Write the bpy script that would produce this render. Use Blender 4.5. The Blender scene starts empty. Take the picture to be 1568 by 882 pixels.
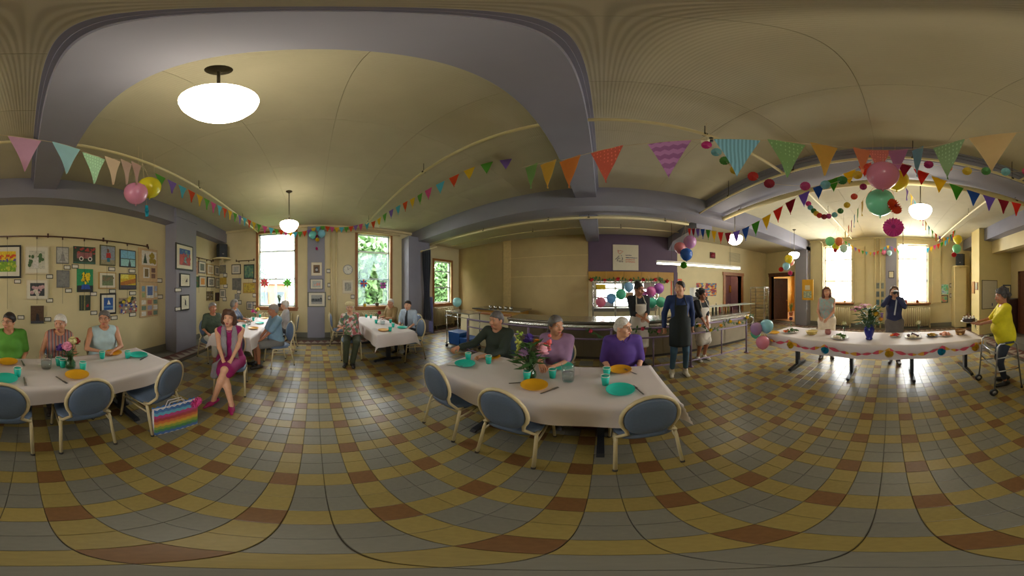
import bpy, math, random
import numpy as np
from mathutils import Vector, Matrix
random.seed(7); np.random.seed(7)
SC = bpy.context.scene
COL = SC.collection
PI = math.pi
# ------------------------------------------------------------------ camera
# The photograph is a spherical (equirectangular) panorama cropped to 320 x 180 degrees.
# Room axes: +Y towards the kitchen, +X towards the bright windows, camera stands at the origin.
EYE = 1.65
cam = bpy.data.cameras.new('camera'); cam.type = 'PANO'
cam.panorama_type = 'EQUIRECTANGULAR'
cam.longitude_min, cam.longitude_max = math.radians(-160), math.radians(160)
cam.latitude_min, cam.latitude_max = math.radians(-90), math.radians(90)
cam.clip_start = 0.02
cam_o = bpy.data.objects.new('camera', cam); COL.objects.link(cam_o)
cam_o.location = (0, 0, EYE); cam_o.rotation_euler = (PI/2, 0, math.radians(28.3))
SC.camera = cam_o
# ------------------------------------------------------------------ world, light, exposure
world = bpy.data.worlds.new('sky'); SC.world = world; world.use_nodes = True
bg = world.node_tree.nodes['Background']
bg.inputs[0].default_value = (0.97, 0.98, 0.96, 1); bg.inputs[1].default_value = 25.0
LAMP_EMIT = 15.5
SC.view_settings.view_transform = 'Standard'; SC.view_settings.look = 'None'
SC.view_settings.gamma = 1.0; SC.view_settings.use_curve_mapping = False
SC.view_settings.exposure = 0.13
SC.cycles.use_denoising = True
SC.cycles.max_bounces = 8; SC.cycles.diffuse_bounces = 5; SC.cycles.transparent_max_bounces = 12
SC.cycles.caustics_reflective = False; SC.cycles.caustics_refractive = False
SC.cycles.sample_clamp_indirect = 8
def portal(name, loc, rot, sx, sz):          # guides the sky's own light through a window opening
    l = bpy.data.lights.new(name, 'AREA'); l.shape = 'RECTANGLE'; l.size = sx; l.size_y = sz
    l.cycles.is_portal = True
    o = bpy.data.objects.new(name, l); COL.objects.link(o); o.location = loc; o.rotation_euler = rot
for y0, y1, z0, z1 in ((-1.9, -.64, 1.02, 3.55), (1.44, 2.63, 1.02, 3.55), (4.6, 5.55, 1.0, 2.8)):
    portal('sky_portal', (-6.2, (y0+y1)/2, (z0+z1)/2), (PI/2, 0, -PI/2), y1-y0, z1-z0)
for y0, y1 in ((1.6, 2.83), (-1.55, -.3)):
    portal('sky_portal', (7.68, (y0+y1)/2, 2.25), (PI/2, 0, PI/2), y1-y0, 2.45)
portal('sky_portal', (.75, 6.25, 1.42), (PI/2, 0, PI), 1.9, .85)
# ------------------------------------------------------------------ helpers
def lin(c):
    c = c/255.0
    return c/12.92 if c <= .04045 else ((c+.055)/1.055)**2.4
def rgb(r, g, b): return (lin(r), lin(g), lin(b), 1)
MATS = {}; LASTO = [None]
def M(name, c, rough=.6, metal=0, var=.10, scale=14, bump=0.0, emit=0, spec=.5, sheen=0, rnd=0.0):
    """Principled material with a noise-varied base colour; rnd adds a per-island value shift."""
    if name in MATS: return MATS[name]
    m = bpy.data.materials.new(name); m.use_nodes = True
    nt = m.node_tree; N = nt.nodes; L = nt.links; b = N['Principled BSDF']
    b.inputs['Roughness'].default_value = rough; b.inputs['Metallic'].default_value = metal
    b.inputs['Specular IOR Level'].default_value = spec
    col = rgb(*c)
    if var or rnd or bump:
        tc = N.new('ShaderNodeTexCoord'); nz = N.new('ShaderNodeTexNoise')
        nz.inputs['Scale'].default_value = scale; nz.inputs['Detail'].default_value = 3
        L.new(tc.outputs['Object'], nz.inputs['Vector'])
        hs = N.new('ShaderNodeHueSaturation'); hs.inputs['Color'].default_value = col
        mr = N.new('ShaderNodeMapRange'); mr.inputs[1].default_value = .25; mr.inputs[2].default_value = .75
        mr.inputs[3].default_value = 1-var; mr.inputs[4].default_value = 1+var
        L.new(nz.outputs['Fac'], mr.inputs[0])
        if rnd:
            gi = N.new('ShaderNodeNewGeometry'); m2 = N.new('ShaderNodeMapRange')
            m2.inputs[3].default_value = -rnd; m2.inputs[4].default_value = rnd
            L.new(gi.outputs['Random Per Island'], m2.inputs[0])
            oi = N.new('ShaderNodeObjectInfo'); m3 = N.new('ShaderNodeMapRange')
            m3.inputs[3].default_value = -rnd; m3.inputs[4].default_value = rnd
            L.new(oi.outputs['Random'], m3.inputs[0])
            a0 = N.new('ShaderNodeMath'); L.new(m2.outputs[0], a0.inputs[0]); L.new(m3.outputs[0], a0.inputs[1])
            ad = N.new('ShaderNodeMath'); L.new(mr.outputs[0], ad.inputs[0]); L.new(a0.outputs[0], ad.inputs[1])
            L.new(ad.outputs[0], hs.inputs['Value'])
        else: L.new(mr.outputs[0], hs.inputs['Value'])
        L.new(hs.outputs[0], b.inputs['Base Color'])
        if bump:
            bp = N.new('ShaderNodeBump'); bp.inputs['Strength'].default_value = bump; bp.inputs['Distance'].default_value = .01
            L.new(nz.outputs['Fac'], bp.inputs['Height']); L.new(bp.outputs[0], b.inputs['Normal'])
    else: b.inputs['Base Color'].default_value = col
    if sheen: b.inputs['Sheen Weight'].default_value = sheen
    if emit:
        b.inputs['Emission Color'].default_value = col; b.inputs['Emission Strength'].default_value = emit
    m.diffuse_color = col
    MATS[name] = m; return m
def glass(name, tint=(255, 255, 255), gloss=.08):
    if name in MATS: return MATS[name]
    m = bpy.data.materials.new(name); m.use_nodes = True; N = m.node_tree.nodes; L = m.node_tree.links
    N.remove(N['Principled BSDF']); out = N['Material Output']
    t = N.new('ShaderNodeBsdfTransparent'); t.inputs[0].default_value = rgb(*tint)
    g = N.new('ShaderNodeBsdfGlossy'); g.inputs['Roughness'].default_value = .06
    x = N.new('ShaderNodeMixShader'); x.inputs[0].default_value = gloss
    lw = N.new('ShaderNodeLayerWeight'); pw = N.new('ShaderNodeMath'); pw.operation = 'POWER'; pw.inputs[1].default_value = 2.5; L.new(lw.outputs['Facing'], pw.inputs[0])
    ma = N.new('ShaderNodeMath'); ma.operation = 'MULTIPLY_ADD'; ma.inputs[1].default_value = .45; ma.inputs[2].default_value = .04; L.new(pw.outputs[0], ma.inputs[0]); L.new(ma.outputs[0], x.inputs[0])
    L.new(t.outputs[0], x.inputs[1]); L.new(g.outputs[0], x.inputs[2]); L.new(x.outputs[0], out.inputs[0])
    MATS[name] = m; return m
def thin(name, c, fac=.4, rough=.3, var=.03):
    """Thin skin or cloth that lets some light through: principled mixed with translucency."""
    if name in MATS: return MATS[name]
    m = M(name, c, rough, var=var); N = m.node_tree.nodes; L = m.node_tree.links; out = N['Material Output']
    tr = N.new('ShaderNodeBsdfTranslucent'); tr.inputs[0].default_value = rgb(*c); x = N.new('ShaderNodeMixShader'); x.inputs[0].default_value = fac
    L.new(N['Principled BSDF'].outputs[0], x.inputs[1]); L.new(tr.outputs[0], x.inputs[2]); L.new(x.outputs[0], out.inputs[0]); return m
def sheer(name, c, opac=.55):
    if name in MATS: return MATS[name]
    m = bpy.data.materials.new(name); m.use_nodes = True; N = m.node_tree.nodes; L = m.node_tree.links
    N.remove(N['Principled BSDF']); out = N['Material Output']
    t = N.new('ShaderNodeBsdfTransparent'); d = N.new('ShaderNodeBsdfDiffuse'); s = N.new('ShaderNodeBsdfTranslucent')
    d.inputs[0].default_value = rgb(*c); s.inputs[0].default_value = rgb(*c)
    a = N.new('ShaderNodeMixShader'); a.inputs[0].default_value = .6; L.new(d.outputs[0], a.inputs[1]); L.new(s.outputs[0], a.inputs[2])
    x = N.new('ShaderNodeMixShader'); x.inputs[0].default_value = opac; L.new(t.outputs[0], x.inputs[1]); L.new(a.outputs[0], x.inputs[2])
    L.new(x.outputs[0], out.inputs[0]); MATS[name] = m; return m
def pattern(name, kind, cols, scale=10, rough=.7, axis='Generated'):
    """Flat printed / woven pattern: kind = voronoi | noise | wave | zigzag | dots | stripes."""
    if name in MATS: return MATS[name]
    m = bpy.data.materials.new(name); m.use_nodes = True; N = m.node_tree.nodes; L = m.node_tree.links; b = N['Principled BSDF']
    b.inputs['Roughness'].default_value = rough
    tc = N.new('ShaderNodeTexCoord'); ramp = N.new('ShaderNodeValToRGB'); ramp.color_ramp.interpolation = 'CONSTANT' if kind != 'noise' else 'LINEAR'
    els = ramp.color_ramp.elements
    while len(els) < len(cols): els.new(.5)
    for i, c in enumerate(cols):
        els[i].position = i/len(cols) if kind != 'noise' else .28+.44*i/max(1, len(cols)-1); els[i].color = rgb(*c)
    src = tc.outputs['Generated' if axis == 'Generated' else 'Object']
    if kind == 'voronoi':
        v = N.new('ShaderNodeTexVoronoi'); v.inputs['Scale'].default_value = scale; L.new(src, v.inputs['Vector'])
        sx = N.new('ShaderNodeSeparateColor'); L.new(v.outputs['Color'], sx.inputs[0]); L.new(sx.outputs[0], ramp.inputs[0])
    elif kind == 'noise':
        v = N.new('ShaderNodeTexNoise'); v.inputs['Scale'].default_value = scale; v.inputs['Detail'].default_value = 5
        L.new(src, v.inputs['Vector']); L.new(v.outputs['Fac'], ramp.inputs[0])
    elif kind == 'stripes':
        sp = N.new('ShaderNodeSeparateXYZ'); L.new(src, sp.inputs[0])
        w = N.new('ShaderNodeMath'); w.operation = 'MULTIPLY'; w.inputs[1].default_value = scale; L.new(sp.outputs[0], w.inputs[0])
        fr = N.new('ShaderNodeMath'); fr.operation = 'FRACT'; L.new(w.outputs[0], fr.inputs[0]); L.new(fr.outputs[0], ramp.inputs[0])
    elif kind == 'zigzag':
        sp = N.new('ShaderNodeSeparateXYZ'); L.new(src, sp.inputs[0])
        pp = N.new('ShaderNodeMath'); pp.operation = 'PINGPONG'; pp.inputs[1].default_value = .5
        mx = N.new('ShaderNodeMath'); mx.operation = 'MULTIPLY'; mx.inputs[1].default_value = scale; L.new(sp.outputs[0], mx.inputs[0]); L.new(mx.outputs[0], pp.inputs[0])
        ml = N.new('ShaderNodeMath'); ml.operation = 'MULTIPLY'; ml.inputs[1].default_value = .10; L.new(pp.outputs[0], ml.inputs[0])
        ad = N.new('ShaderNodeMath'); L.new(sp.outputs[2], ad.inputs[0]); L.new(ml.outputs[0], ad.inputs[1])
        fr = N.new('ShaderNodeMath'); fr.operation = 'FRACT'; L.new(ad.outputs[0], fr.inputs[0]); L.new(fr.outputs[0], ramp.inputs[0])
    elif kind == 'dots':
        v = N.new('ShaderNodeTexVoronoi'); v.inputs['Scale'].default_value = scale; v.inputs['Randomness'].default_value = .15; L.new(src, v.inputs['Vector'])
        ramp.color_ramp.elements[1].position = .62; 
        iv = N.new('ShaderNodeMath'); iv.operation = 'SUBTRACT'; iv.inputs[0].default_value = 1; L.new(v.outputs['Distance'], iv.inputs[1]); 
        ramp.color_ramp.elements[1].position = .74; L.new(iv.outputs[0], ramp.inputs[0])
    L.new(ramp.outputs[0], b.inputs['Base Color']); MATS[name] = m; return m
def rotz(a): c, s = math.cos(a), math.sin(a); return np.array([[c, -s, 0], [s, c, 0], [0, 0, 1]])
class MB:
    def __init__(s): s.v = []; s.f = []; s.m = []; s.n = 0
    def add(s, v, f, mi=0):
        v = np.asarray(v, float).reshape(-1, 3); s.v.append(v)
        s.f += [tuple(i+s.n for i in q) for q in f]; s.m += [mi]*len(f); s.n += len(v); return s
    def box(s, c, d, R=None, mi=0, taper=1.0):
        x, y, z = d[0]/2, d[1]/2, d[2]/2; t = taper
        v = np.array([(-x, -y, -z), (x, -y, -z), (x, y, -z), (-x, y, -z), (-x*t, -y*t, z), (x*t, -y*t, z), (x*t, y*t, z), (-x*t, y*t, z)])
        if R is not None: v = v @ (rotz(R) if np.isscalar(R) else np.asarray(R)).T
        return s.add(v+np.asarray(c), [(0, 3, 2, 1), (4, 5, 6, 7), (0, 1, 5, 4), (1, 2, 6, 5), (2, 3, 7, 6), (3, 0, 4, 7)], mi)
    def bb(s, x0, x1, y0, y1, z0, z1, mi=0): return s.box(((x0+x1)/2, (y0+y1)/2, (z0+z1)/2), (x1-x0, y1-y0, z1-z0), None, mi)
    def tube(s, pts, r, n=8, closed=False, mi=0, cap=True):
        P = [np.asarray(p, float) for p in pts]; k = len(P)
        rr = [r]*k if np.isscalar(r) else list(r)
        vs = []; nrm = None
        for i in range(k):
            a = P[(i-1) % k] if (i > 0 or closed) else P[i]; b = P[(i+1) % k] if (i < k-1 or closed) else P[i]
            t = b-a; t = t/(np.linalg.norm(t)+1e-12)
            if nrm is None:
                h = np.array([0, 0, 1.]) if abs(t[2]) < .9 else np.array([1., 0, 0]); nrm = np.cross(t, h)
            nrm = nrm-t*np.dot(nrm, t); nrm /= (np.linalg.norm(nrm)+1e-12); bi = np.cross(t, nrm)
            for j in range(n):
                a_ = 2*PI*j/n; vs.append(P[i]+rr[i]*(math.cos(a_)*nrm+math.sin(a_)*bi))
        f = []
        for i in range(k if closed else k-1):
            q = (i+1) % k
            for j in range(n): f.append((i*n+j, i*n+(j+1) % n, q*n+(j+1) % n, q*n+j))
        if cap and not closed: f.append(tuple(range(n-1, -1, -1))); f.append(tuple((k-1)*n+j for j in range(n)))
        return s.add(vs, f, mi)
    def cyl(s, p0, p1, r0, r1=None, n=12, mi=0): return s.tube([p0, p1], [r0, r0 if r1 is None else r1], n, mi=mi)
    def lathe(s, prof, c=(0, 0, 0), n=20, mi=0, sy=1.0):
        vs = []; f = []; k = len(prof)
        for r, z in prof:
            for j in range(n): a = 2*PI*j/n; vs.append((c[0]+r*math.cos(a), c[1]+sy*r*math.sin(a), c[2]+z))
        for i in range(k-1):
            for j in range(n): f.append((i*n+j, i*n+(j+1) % n, (i+1)*n+(j+1) % n, (i+1)*n+j))
        if prof[0][0] > 1e-4: f.append(tuple(range(n-1, -1, -1)))
        if prof[-1][0] > 1e-4: f.append(tuple((k-1)*n+j for j in range(n)))
        return s.add(vs, f, mi)
    def sph(s, c, r, n=14, m=9, mi=0, R=None):
        r = (r, r, r) if np.isscalar(r) else r; vs = [(0, 0, -1)]; f = []
        for i in range(1, m):
            p = -PI/2+PI*i/m
            for j in range(n): vs.append((math.cos(p)*math.cos(2*PI*j/n), math.cos(p)*math.sin(2*PI*j/n), math.sin(p)))
        vs.append((0, 0, 1)); t = len(vs)-1
        for j in range(n): f.append((0, 1+(j+1) % n, 1+j)); f.append((t, 1+(m-2)*n+j, 1+(m-2)*n+(j+1) % n))
        for i in range(m-2):
            for j in range(n): f.append((1+i*n+j, 1+i*n+(j+1) % n, 1+(i+1)*n+(j+1) % n, 1+(i+1)*n+j))
        v = np.array(vs)*np.array(r)
        if R is not None: v = v @ np.asarray(R).T
        return s.add(v+np.asarray(c), f, mi)
    def prism(s, poly, off, mi=0):
        p = np.asarray(poly, float); k = len(p); o = np.asarray(off, float)
        return s.add(np.vstack([p, p+o]), [tuple(range(k-1, -1, -1)), tuple(range(k, 2*k))]+[(i, (i+1) % k, k+(i+1) % k, k+i) for i in range(k)], mi)
    def build(s, name, mats, parent=None, smooth=False, world=False):
        me = bpy.data.meshes.new(name)
        me.from_pydata(np.vstack(s.v).tolist(), [], s.f)
        if not isinstance(mats, (list, tuple)): mats = [mats]
        for m in mats: me.materials.append(m)
        if len(mats) > 1: me.polygons.foreach_set('material_index', s.m)
        if smooth: me.polygons.foreach_set('use_smooth', [True]*len(s.f))
        me.update()
        return link(name, me, parent, world)
def link(name, me, parent=None, world=False):
    o = bpy.data.objects.new(name, me); COL.objects.link(o); LASTO[0] = o
    if parent is not None:
        o.parent = parent
        if world: o.matrix_parent_inverse = (Matrix.Translation(parent.location) @ parent.rotation_euler.to_matrix().to_4x4()).inverted()
    return o
def tag(o, label=None, cat=None, group=None, kind=None):
    if label: o['label'] = label
    if cat: o['category'] = cat
    if group: o['group'] = group
    if kind: o['kind'] = kind
    return o
def thing(name, label, cat, loc=(0, 0, 0), rz=0, group=None):
    o = bpy.data.objects.new(name, None); COL.objects.link(o); o.location = loc; o.rotation_euler = (0, 0, rz)
    o.empty_display_size = .1
    return tag(o, label, cat, group)
KIDS = {}; LASTP = {}
def copy_tree(o, parent=None):
    c = o.copy(); COL.objects.link(c); c.parent = parent
    for ch in o.children: copy_tree(ch, c)
    return c
def place(proto, loc, rz, label, group=None, used=set()):
    """First use moves the prototype itself, later uses copy it with its parts."""
    if proto.name not in used: used.add(proto.name); o = proto
    else: o = copy_tree(proto)
    o.location = loc; o.rotation_euler = (0, 0, rz); o['label'] = label
    if group: o['group'] = group
    return o
def struct(mb, name, mats, parent=None, smooth=False):
    o = mb.build(name, mats, parent, smooth)
    if parent is None: o['kind'] = 'structure'
    return o
# measuring: bearing / elevation read off the panorama -> a point of the room on a known plane
def ray(px, py):
    a = math.radians((px-922.7)/4.9); e = math.radians((441-py)/4.9)
    return np.array([math.sin(a)*math.cos(e), math.cos(a)*math.cos(e), math.sin(e)])
def at(px, py, **k):
    d = ray(px, py)
    if 'X' in k: t = k['X']/d[0]
    elif 'Y' in k: t = k['Y']/d[1]
    elif 'Z' in k: t = (k['Z']-EYE)/d[2]
    elif 'r' in k: t = k['r']/math.hypot(d[0], d[1])
    else: t = k['d']
    return d*t+np.array([0, 0, EYE])
# ================================================================== THE SETTING
XL, XR, YB, YF, ZC, ZK = -6.03, 7.5, -3.46, 6.05, 3.80, 3.47
cream = M('cream_wall_paint', (208, 194, 152), .75, var=.05, scale=2.5)
cream_hi = M('cream_gloss_trim', (212, 196, 150), .5, var=.04, scale=4)
ceil_m = M('ceiling_board_cream', (186, 177, 148), .8, var=.05, scale=3)
lilac = M('lilac_grey_paint', (136, 134, 146), .6, var=.05, scale=3)
purple = M('plum_wall_paint', (92, 74, 92), .7, var=.06, scale=3)
wood = M('oak_window_wood', (150, 96, 48), .5, var=.18, scale=9)
wood_d = M('dark_brown_wood', (92, 52, 32), .4, var=.2, scale=9)
base_m = M('grey_green_baseboard', (112, 110, 98), .6, var=.08, scale=5)
grout = M('floor_grout', (70, 64, 52), .8, var=.1)
tile_y = M('tile_yellow', (144, 126, 72), .34, var=.10, scale=40, rnd=.07)
tile_g = M('tile_grey', (118, 115, 105), .34, var=.07, scale=40, rnd=.05)
tile_b = M('tile_brown', (114, 80, 48), .34, var=.14, scale=40, rnd=.06)
tile_r = M('border_tile_dark_red', (92, 52, 46), .35, var=.12, scale=40)
tile_l = M('border_tile_light', (150, 140, 124), .35, var=.08, scale=40)
tile_d = M('border_tile_grey_green', (104, 102, 92), .35, var=.08, scale=20)
# ---- floor: grout slab, tiles of three colours laid in a plaid, patterned border along the walls
fl = MB().bb(XL-.2, XR+.2, YB-.2, YF+.2, -.12, -.008); fl.bb(2.2, 5.6, -4.6, YB-.2, -.12, -.008)
floor = struct(fl, 'floor', grout)
T = .138; PX, PY = -.129, -.158
BX0, BX1, BY0, BY1 = XL+.82, XR-.82, YB+.82, YF+.2
tiles = []
i0, i1 = int((BX0-PX)/T)-1, int((BX1-PX)/T)+1; j0, j1 = int((BY0-PY)/T)-1, int((BY1-PY)/T)+1
for i in range(i0, i1+1):
    for j in range(j0, j1+1):
        x, y = PX+i*T, PY+j*T
        if x-T/2 < BX0-.07 or x+T/2 > BX1+.07 or y-T/2 < BY0-.07 or y+T/2 > BY1: continue
        k = 2 if (i % 3 == 0 and j % 3 == 0) else (0 if (i % 3 == 0 or j % 3 == 0) else 1)
        tiles.append((math.hypot(x, y), x, y, k))
tiles.sort()
def tile_mesh(nm, m):
    g = .0012; h = T/2-g; b = .002
    mb = MB().add([(-h, -h, -.008), (h, -h, -.008), (h, h, -.008), (-h, h, -.008), (-h, -h, -b), (h, -h, -b), (h, h, -b), (-h, h, -b),
                   (-h+b, -h+b, 0), (h-b, -h+b, 0), (h-b, h-b, 0), (-h+b, h-b, 0)],
                  [(8, 9, 10, 11)]+[(q+p, q+(p+1) % 4, q+4+(p+1) % 4, q+4+p) for q in (0, 4) for p in range(4)])
    me = bpy.data.meshes.new(nm); me.from_pydata(np.vstack(mb.v).tolist(), [], mb.f); me.materials.append(m); return me, mb
TM = [tile_mesh('tile', m) for m in (tile_y, tile_g, tile_b)]
for r, x, y, k in tiles[:300]:
    o = link('tile', TM[k][0], floor); o.location = (x, y, 0)
far = MB(); fv = np.vstack(TM[0][1].v); ff = TM[0][1].f
for r, x, y, k in tiles[300:]: far.add(fv+np.array([x, y, 0]), ff, k)
tag(far.build('far_tiles', [tile_y, tile_g, tile_b], floor), kind='stuff')
# border: outer plain field, red line, band of red and light triangles, red line
bd = MB()
def strip(x0, x1, y0, y1, mi): bd.bb(x0, x1, y0, y1, -.008, -.0005, mi)
for (ax, w0) in (('x', XL), ('x', XR), ('y', YB)):
    s = 1 if w0 in (XL, YB) else -1
    lo, hi = (YB+.02, YF) if ax == 'x' else (XL+.02, XR-.02)
    for d0, d1, mi in ((.0, .40, 2), (.40, .44, 0), (.72, .76, 0)):
        a, b = sorted((w0+s*d0, w0+s*d1)); c0 = lo+(d0 if ax == 'x' else d0); c1 = hi-(0 if ax == 'x' else d0)
        strip(*((a, b, c0, c1) if ax == 'x' else (c0, c1, a, b)), mi)
    n = int((hi-lo-.8)/.2)
    for q in range(n):
        u = lo+.44+q*.2; w = .2; a, b = w0+s*.442, w0+s*.718
        tri = lambda P: [(p[1], p[0], 0) if ax == 'x' else (p[0], p[1], 0) for p in P]
        for P, mi in ((((u, a), (u+w, a), (u+w/2, b)), 0), (((u+w/2, b), (u+w*1.5, b), (u+w, a)), 1)):
            t = [(x, y, -.006) for x, y, _ in tri(P)]
            if np.cross(np.subtract(t[1], t[0]), np.subtract(t[2], t[0]))[2] < 0: t = t[::-1]
            bd.prism(t, (0, 0, .0055), mi)
tag(bd.build('border_tiles', [tile_r, tile_l, tile_d], floor), kind='stuff')
alc = MB().bb(2.2, 5.58, -4.3, YB, -.008, -.001); alc.build('alcove_tiles', tile_g, floor)
# ---- walls with openings
def wall(name, mat, ax, w, t, u0, u1, z0, z1, holes=()):
    """Wall slab on plane ax=w, thickness t going outwards, with rectangular holes (u0,u1,z0,z1)."""
    us = sorted({u0, u1, *[h[0] for h in holes], *[h[1] for h in holes]}); zs = sorted({z0, z1, *[h[2] for h in holes], *[h[3] for h in holes]})
    mb = MB(); a, b = sorted((w, w+t))
    for p, q in zip(us[:-1], us[1:]):
        run = None
        for c, d in zip(zs[:-1], zs[1:]):
            if any(h[0] <= p and q <= h[1] and h[2] <= c and d <= h[3] for h in holes):
                if run: (mb.bb(a, b, p, q, *run) if ax == 'x' else mb.bb(p, q, a, b, *run)); run = None
            else: run = (run[0] if run else c, d)
        if run: (mb.bb(a, b, p, q, *run) if ax == 'x' else mb.bb(p, q, a, b, *run))
    return struct(mb, name, mat)
W1a, W1b, W1c = (-1.90, -.64, 1.02, 3.56), (1.44, 2.63, 1.02, 3.56), (4.60, 5.55, 1.0, 2.8)
W2a, W2b = (1.60, 2.83, 1.04, 3.48), (-1.55, -.30, 1.04, 3.48)
DHALL = (4.30, 5.70, 0, 2.22)
wall('wall_left', cream, 'x', XL, -.22, YB-.2, YF+.2, 0, 4, (W1a, W1b, W1c))
wall('wall_right', cream, 'x', XR, .22, YB-.2, YF+.2, 0, 4, (W2a, W2b, DHALL))
PASS = (-.25, 1.75, 1.0, 1.84); DKIT = (4.78, 5.70, 0, 2.18)
wall('wall_front', cream, 'y', YF, .22, XL, XR, 0, 4, (PASS, DKIT))
wall('wall_back', cream, 'y', YB, -.2, XL, XR, 0, 4, ((2.2, 5.75, 0, 3.0),))
plum = MB().bb(-.47, 2.60, YF-.025, YF-.001, 2.2, ZK); plum.bb(2.46, 2.60, YF-.06, YF-.001, 0, 2.2)
struct(plum, 'wall_plum_band', purple)
# yellow cabinet band under the plum wall
yb = M('mustard_laminate', (172, 128, 50), .45, var=.08, scale=6)
band = MB()
for q in range(5): band.bb(-.47+q*.586+.004, -.47+(q+1)*.586-.004, YF-.05, YF-.001, 1.9, 2.195)
struct(band, 'wall_mustard_band', yb)
tanw = MB().bb(XL+.01, -.47, YF-.012, YF-.001, 0, ZK); struct(tanw, 'wall_tan_panel', M('tan_wall_paint', (178, 154, 104), .7, var=.05, scale=3))
wl = MB()
for z in (2.05, 2.75): wl.bb(-3.5, -.47, YF-.02, YF-.012, z, z+.015)
wl.bb(-3.62, -3.3, YF-.035, YF-.012, 0, ZK); struct(wl, 'wall_tan_moulding', M('tan_light_trim', (206, 178, 122), .6))
# alcove beyond the opening of the back wall, pier with the whiteboard
pier = MB().bb(5.58, 6.2, -4.5, -2.93, 0, ZC); struct(pier, 'wall_pier', M('pier_cream', (206, 188, 128), .7, var=.04, scale=3))
al = MB().bb(2.0, 5.58, -4.5, -4.3, 0, 3.3); al.bb(2.0, 2.2, -4.3, YB-.2, 0, 3.3); struct(al, 'wall_alcove', cream)
ac = MB().bb(2.0, 5.58, -4.5, YB-.2, 3.0, 3.1); struct(ac, 'ceiling_alcove', ceil_m)
hd = MB().bb(2.2, 5.60, YB-.2, YB+.02, 2.9, 3.34); struct(hd, 'trim_alcove_header', cream_hi)
# boxed pipe in the corner beside the pier
bx = MB().bb(XR-.45, XR, -3.1, -2.58, 0, 2.55); struct(bx, 'trim_pipe_box', cream_hi)
# ---- ceilings with board panels
cs = MB().bb(XL-.2, XR+.2, YB-.2, 4.0, ZC, ZC+.15); ceiling = struct(cs, 'ceiling', M('ceiling_joint', (150, 140, 110), .9))
def panels(x0, x1, y0, y1):
    nx = max(1, round((x1-x0)/1.22)); ny = max(1, round((y1-y0)/.82)); w, d = (x1-x0)/nx, (y1-y0)/ny
    mb = MB().box((0, 0, 0), (w-.003, d-.003, .012)); me = bpy.data.meshes.new('ceiling_board')
    me.from_pydata(np.vstack(mb.v).tolist(), [], mb.f); me.materials.append(ceil_m)
    for i in range(nx):
        for j in range(ny):
            o = link('ceiling_board', me, ceiling); o.location = (x0+(i+.5)*w, y0+(j+.5)*d, ZC-.004)
# fine beading on the boards
nt = ceil_m.node_tree; N = nt.nodes; L = nt.links
wv = N.new('ShaderNodeTexWave'); wv.inputs['Scale'].default_value = 14; wv.bands_direction = 'X'
tcx = N.new('ShaderNodeTexCoord'); L.new(tcx.outputs['Object'], wv.inputs['Vector'])
bpn = N.new('ShaderNodeBump'); bpn.inputs['Strength'].default_value = .12; bpn.inputs['Distance'].default_value = .01
L.new(wv.outputs['Fac'], bpn.inputs['Height']); L.new(bpn.outputs[0], N['Principled BSDF'].inputs['Normal'])
panels(XL, -.52, -3.13, 3.5); panels(-.12, 2.25, -3.13, 3.5); panels(2.85, XR, -3.13, 3.5)
kc = MB().bb(XL-.2, XR+.2, 4.0, YF+.2, ZK, ZK+.4); struct(kc, 'ceiling_kitchen', ceil_m)
# ---- beams, column, pilasters
def beam(x0, x1, y0, y1, z0, z1, name='ceiling_beam', mould=None):
    mb = MB().bb(x0, x1, y0, y1, z0, z1)
    if mould == 'x':
        for xa, s in ((x0, -1), (x1, 1)):
            for k, (d, za) in enumerate(((.045, 3.75), (.022, 3.70))): mb.bb(min(xa, xa+s*d), max(xa, xa+s*d), y0, y1, za, 3.795)
    return struct(mb, name, lilac)
beam(-.52, -.12, -3.13, 3.5, 3.54, ZC, mould='x'); beam(2.25, 2.85, -3.13, 3.5, 3.54, ZC, mould='x')
beam(XL, XR, YB, -3.13, 3.34, ZC); beam(XL, XR, 3.5, 4.0, 3.34, ZC)
mb = MB(); mb.bb(2.25, 2.72, 4.0, YF-.03, 3.22, ZK)
mb.prism([(2.25, YF-.03, 3.22), (2.25, YF-.5, 3.22), (2.25, YF-.03, 2.98)], (.47, 0, 0)); struct(mb, 'ceiling_beam', lilac)
mb = MB().bb(-.52, -.12, 4.0, YF-.03, 3.22, ZK); struct(mb, 'ceiling_beam', lilac)
mb = MB().bb(-4.08, -3.27, YB, -3.07, 0, 3.74); mb.bb(-4.10, -3.25, YB, -3.05, 3.5, 3.74); struct(mb, 'column_art', lilac)
mb = MB().bb(XL, -5.5, 3.1, 4.0, 0, 3.5); struct(mb, 'column_curtain', lilac)
mb = MB().bb(XL, XL+.10, -.23, .33, 0, 3.72); struct(mb, 'pilaster_column', lilac)
mb = MB().bb(XR-.42, XR, 3.5, 4.05, 0, 3.5); struct(mb, 'pier_column', lilac)
mb = MB().bb(XR-.10, XR, -.24, .2, 0, 3.72); struct(mb, 'pilaster_column', lilac)
# ---- baseboards
mb = MB(); mb.bb(XL, XL+.025, YB, 3.1, 0, .16); mb.bb(XL, XL+.025, 4.0, YF, 0, .16); struct(mb, 'baseboard_left', base_m)
mb = MB(); mb.bb(XR-.025, XR, -2.58, 3.5, 0, .16); mb.bb(XR-.025, XR, YF-.2, YF, 0, .16); struct(mb, 'baseboard_right', base_m)
mb = MB(); mb.bb(XL, 2.2, YB, YB+.025, 0, .16); mb.bb(6.2, XR, YB, YB+.025, 0, .16); struct(mb, 'baseboard_back', base_m)
# cornice strip where wall meets ceiling, pale cream
mb = MB(); mb.bb(XL, XL+.07, -3.13, 3.5, ZC-.09, ZC); mb.bb(XR-.07, XR, -3.13, 3.5, ZC-.09, ZC); struct(mb, 'cornice_trim', cream_hi)
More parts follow.
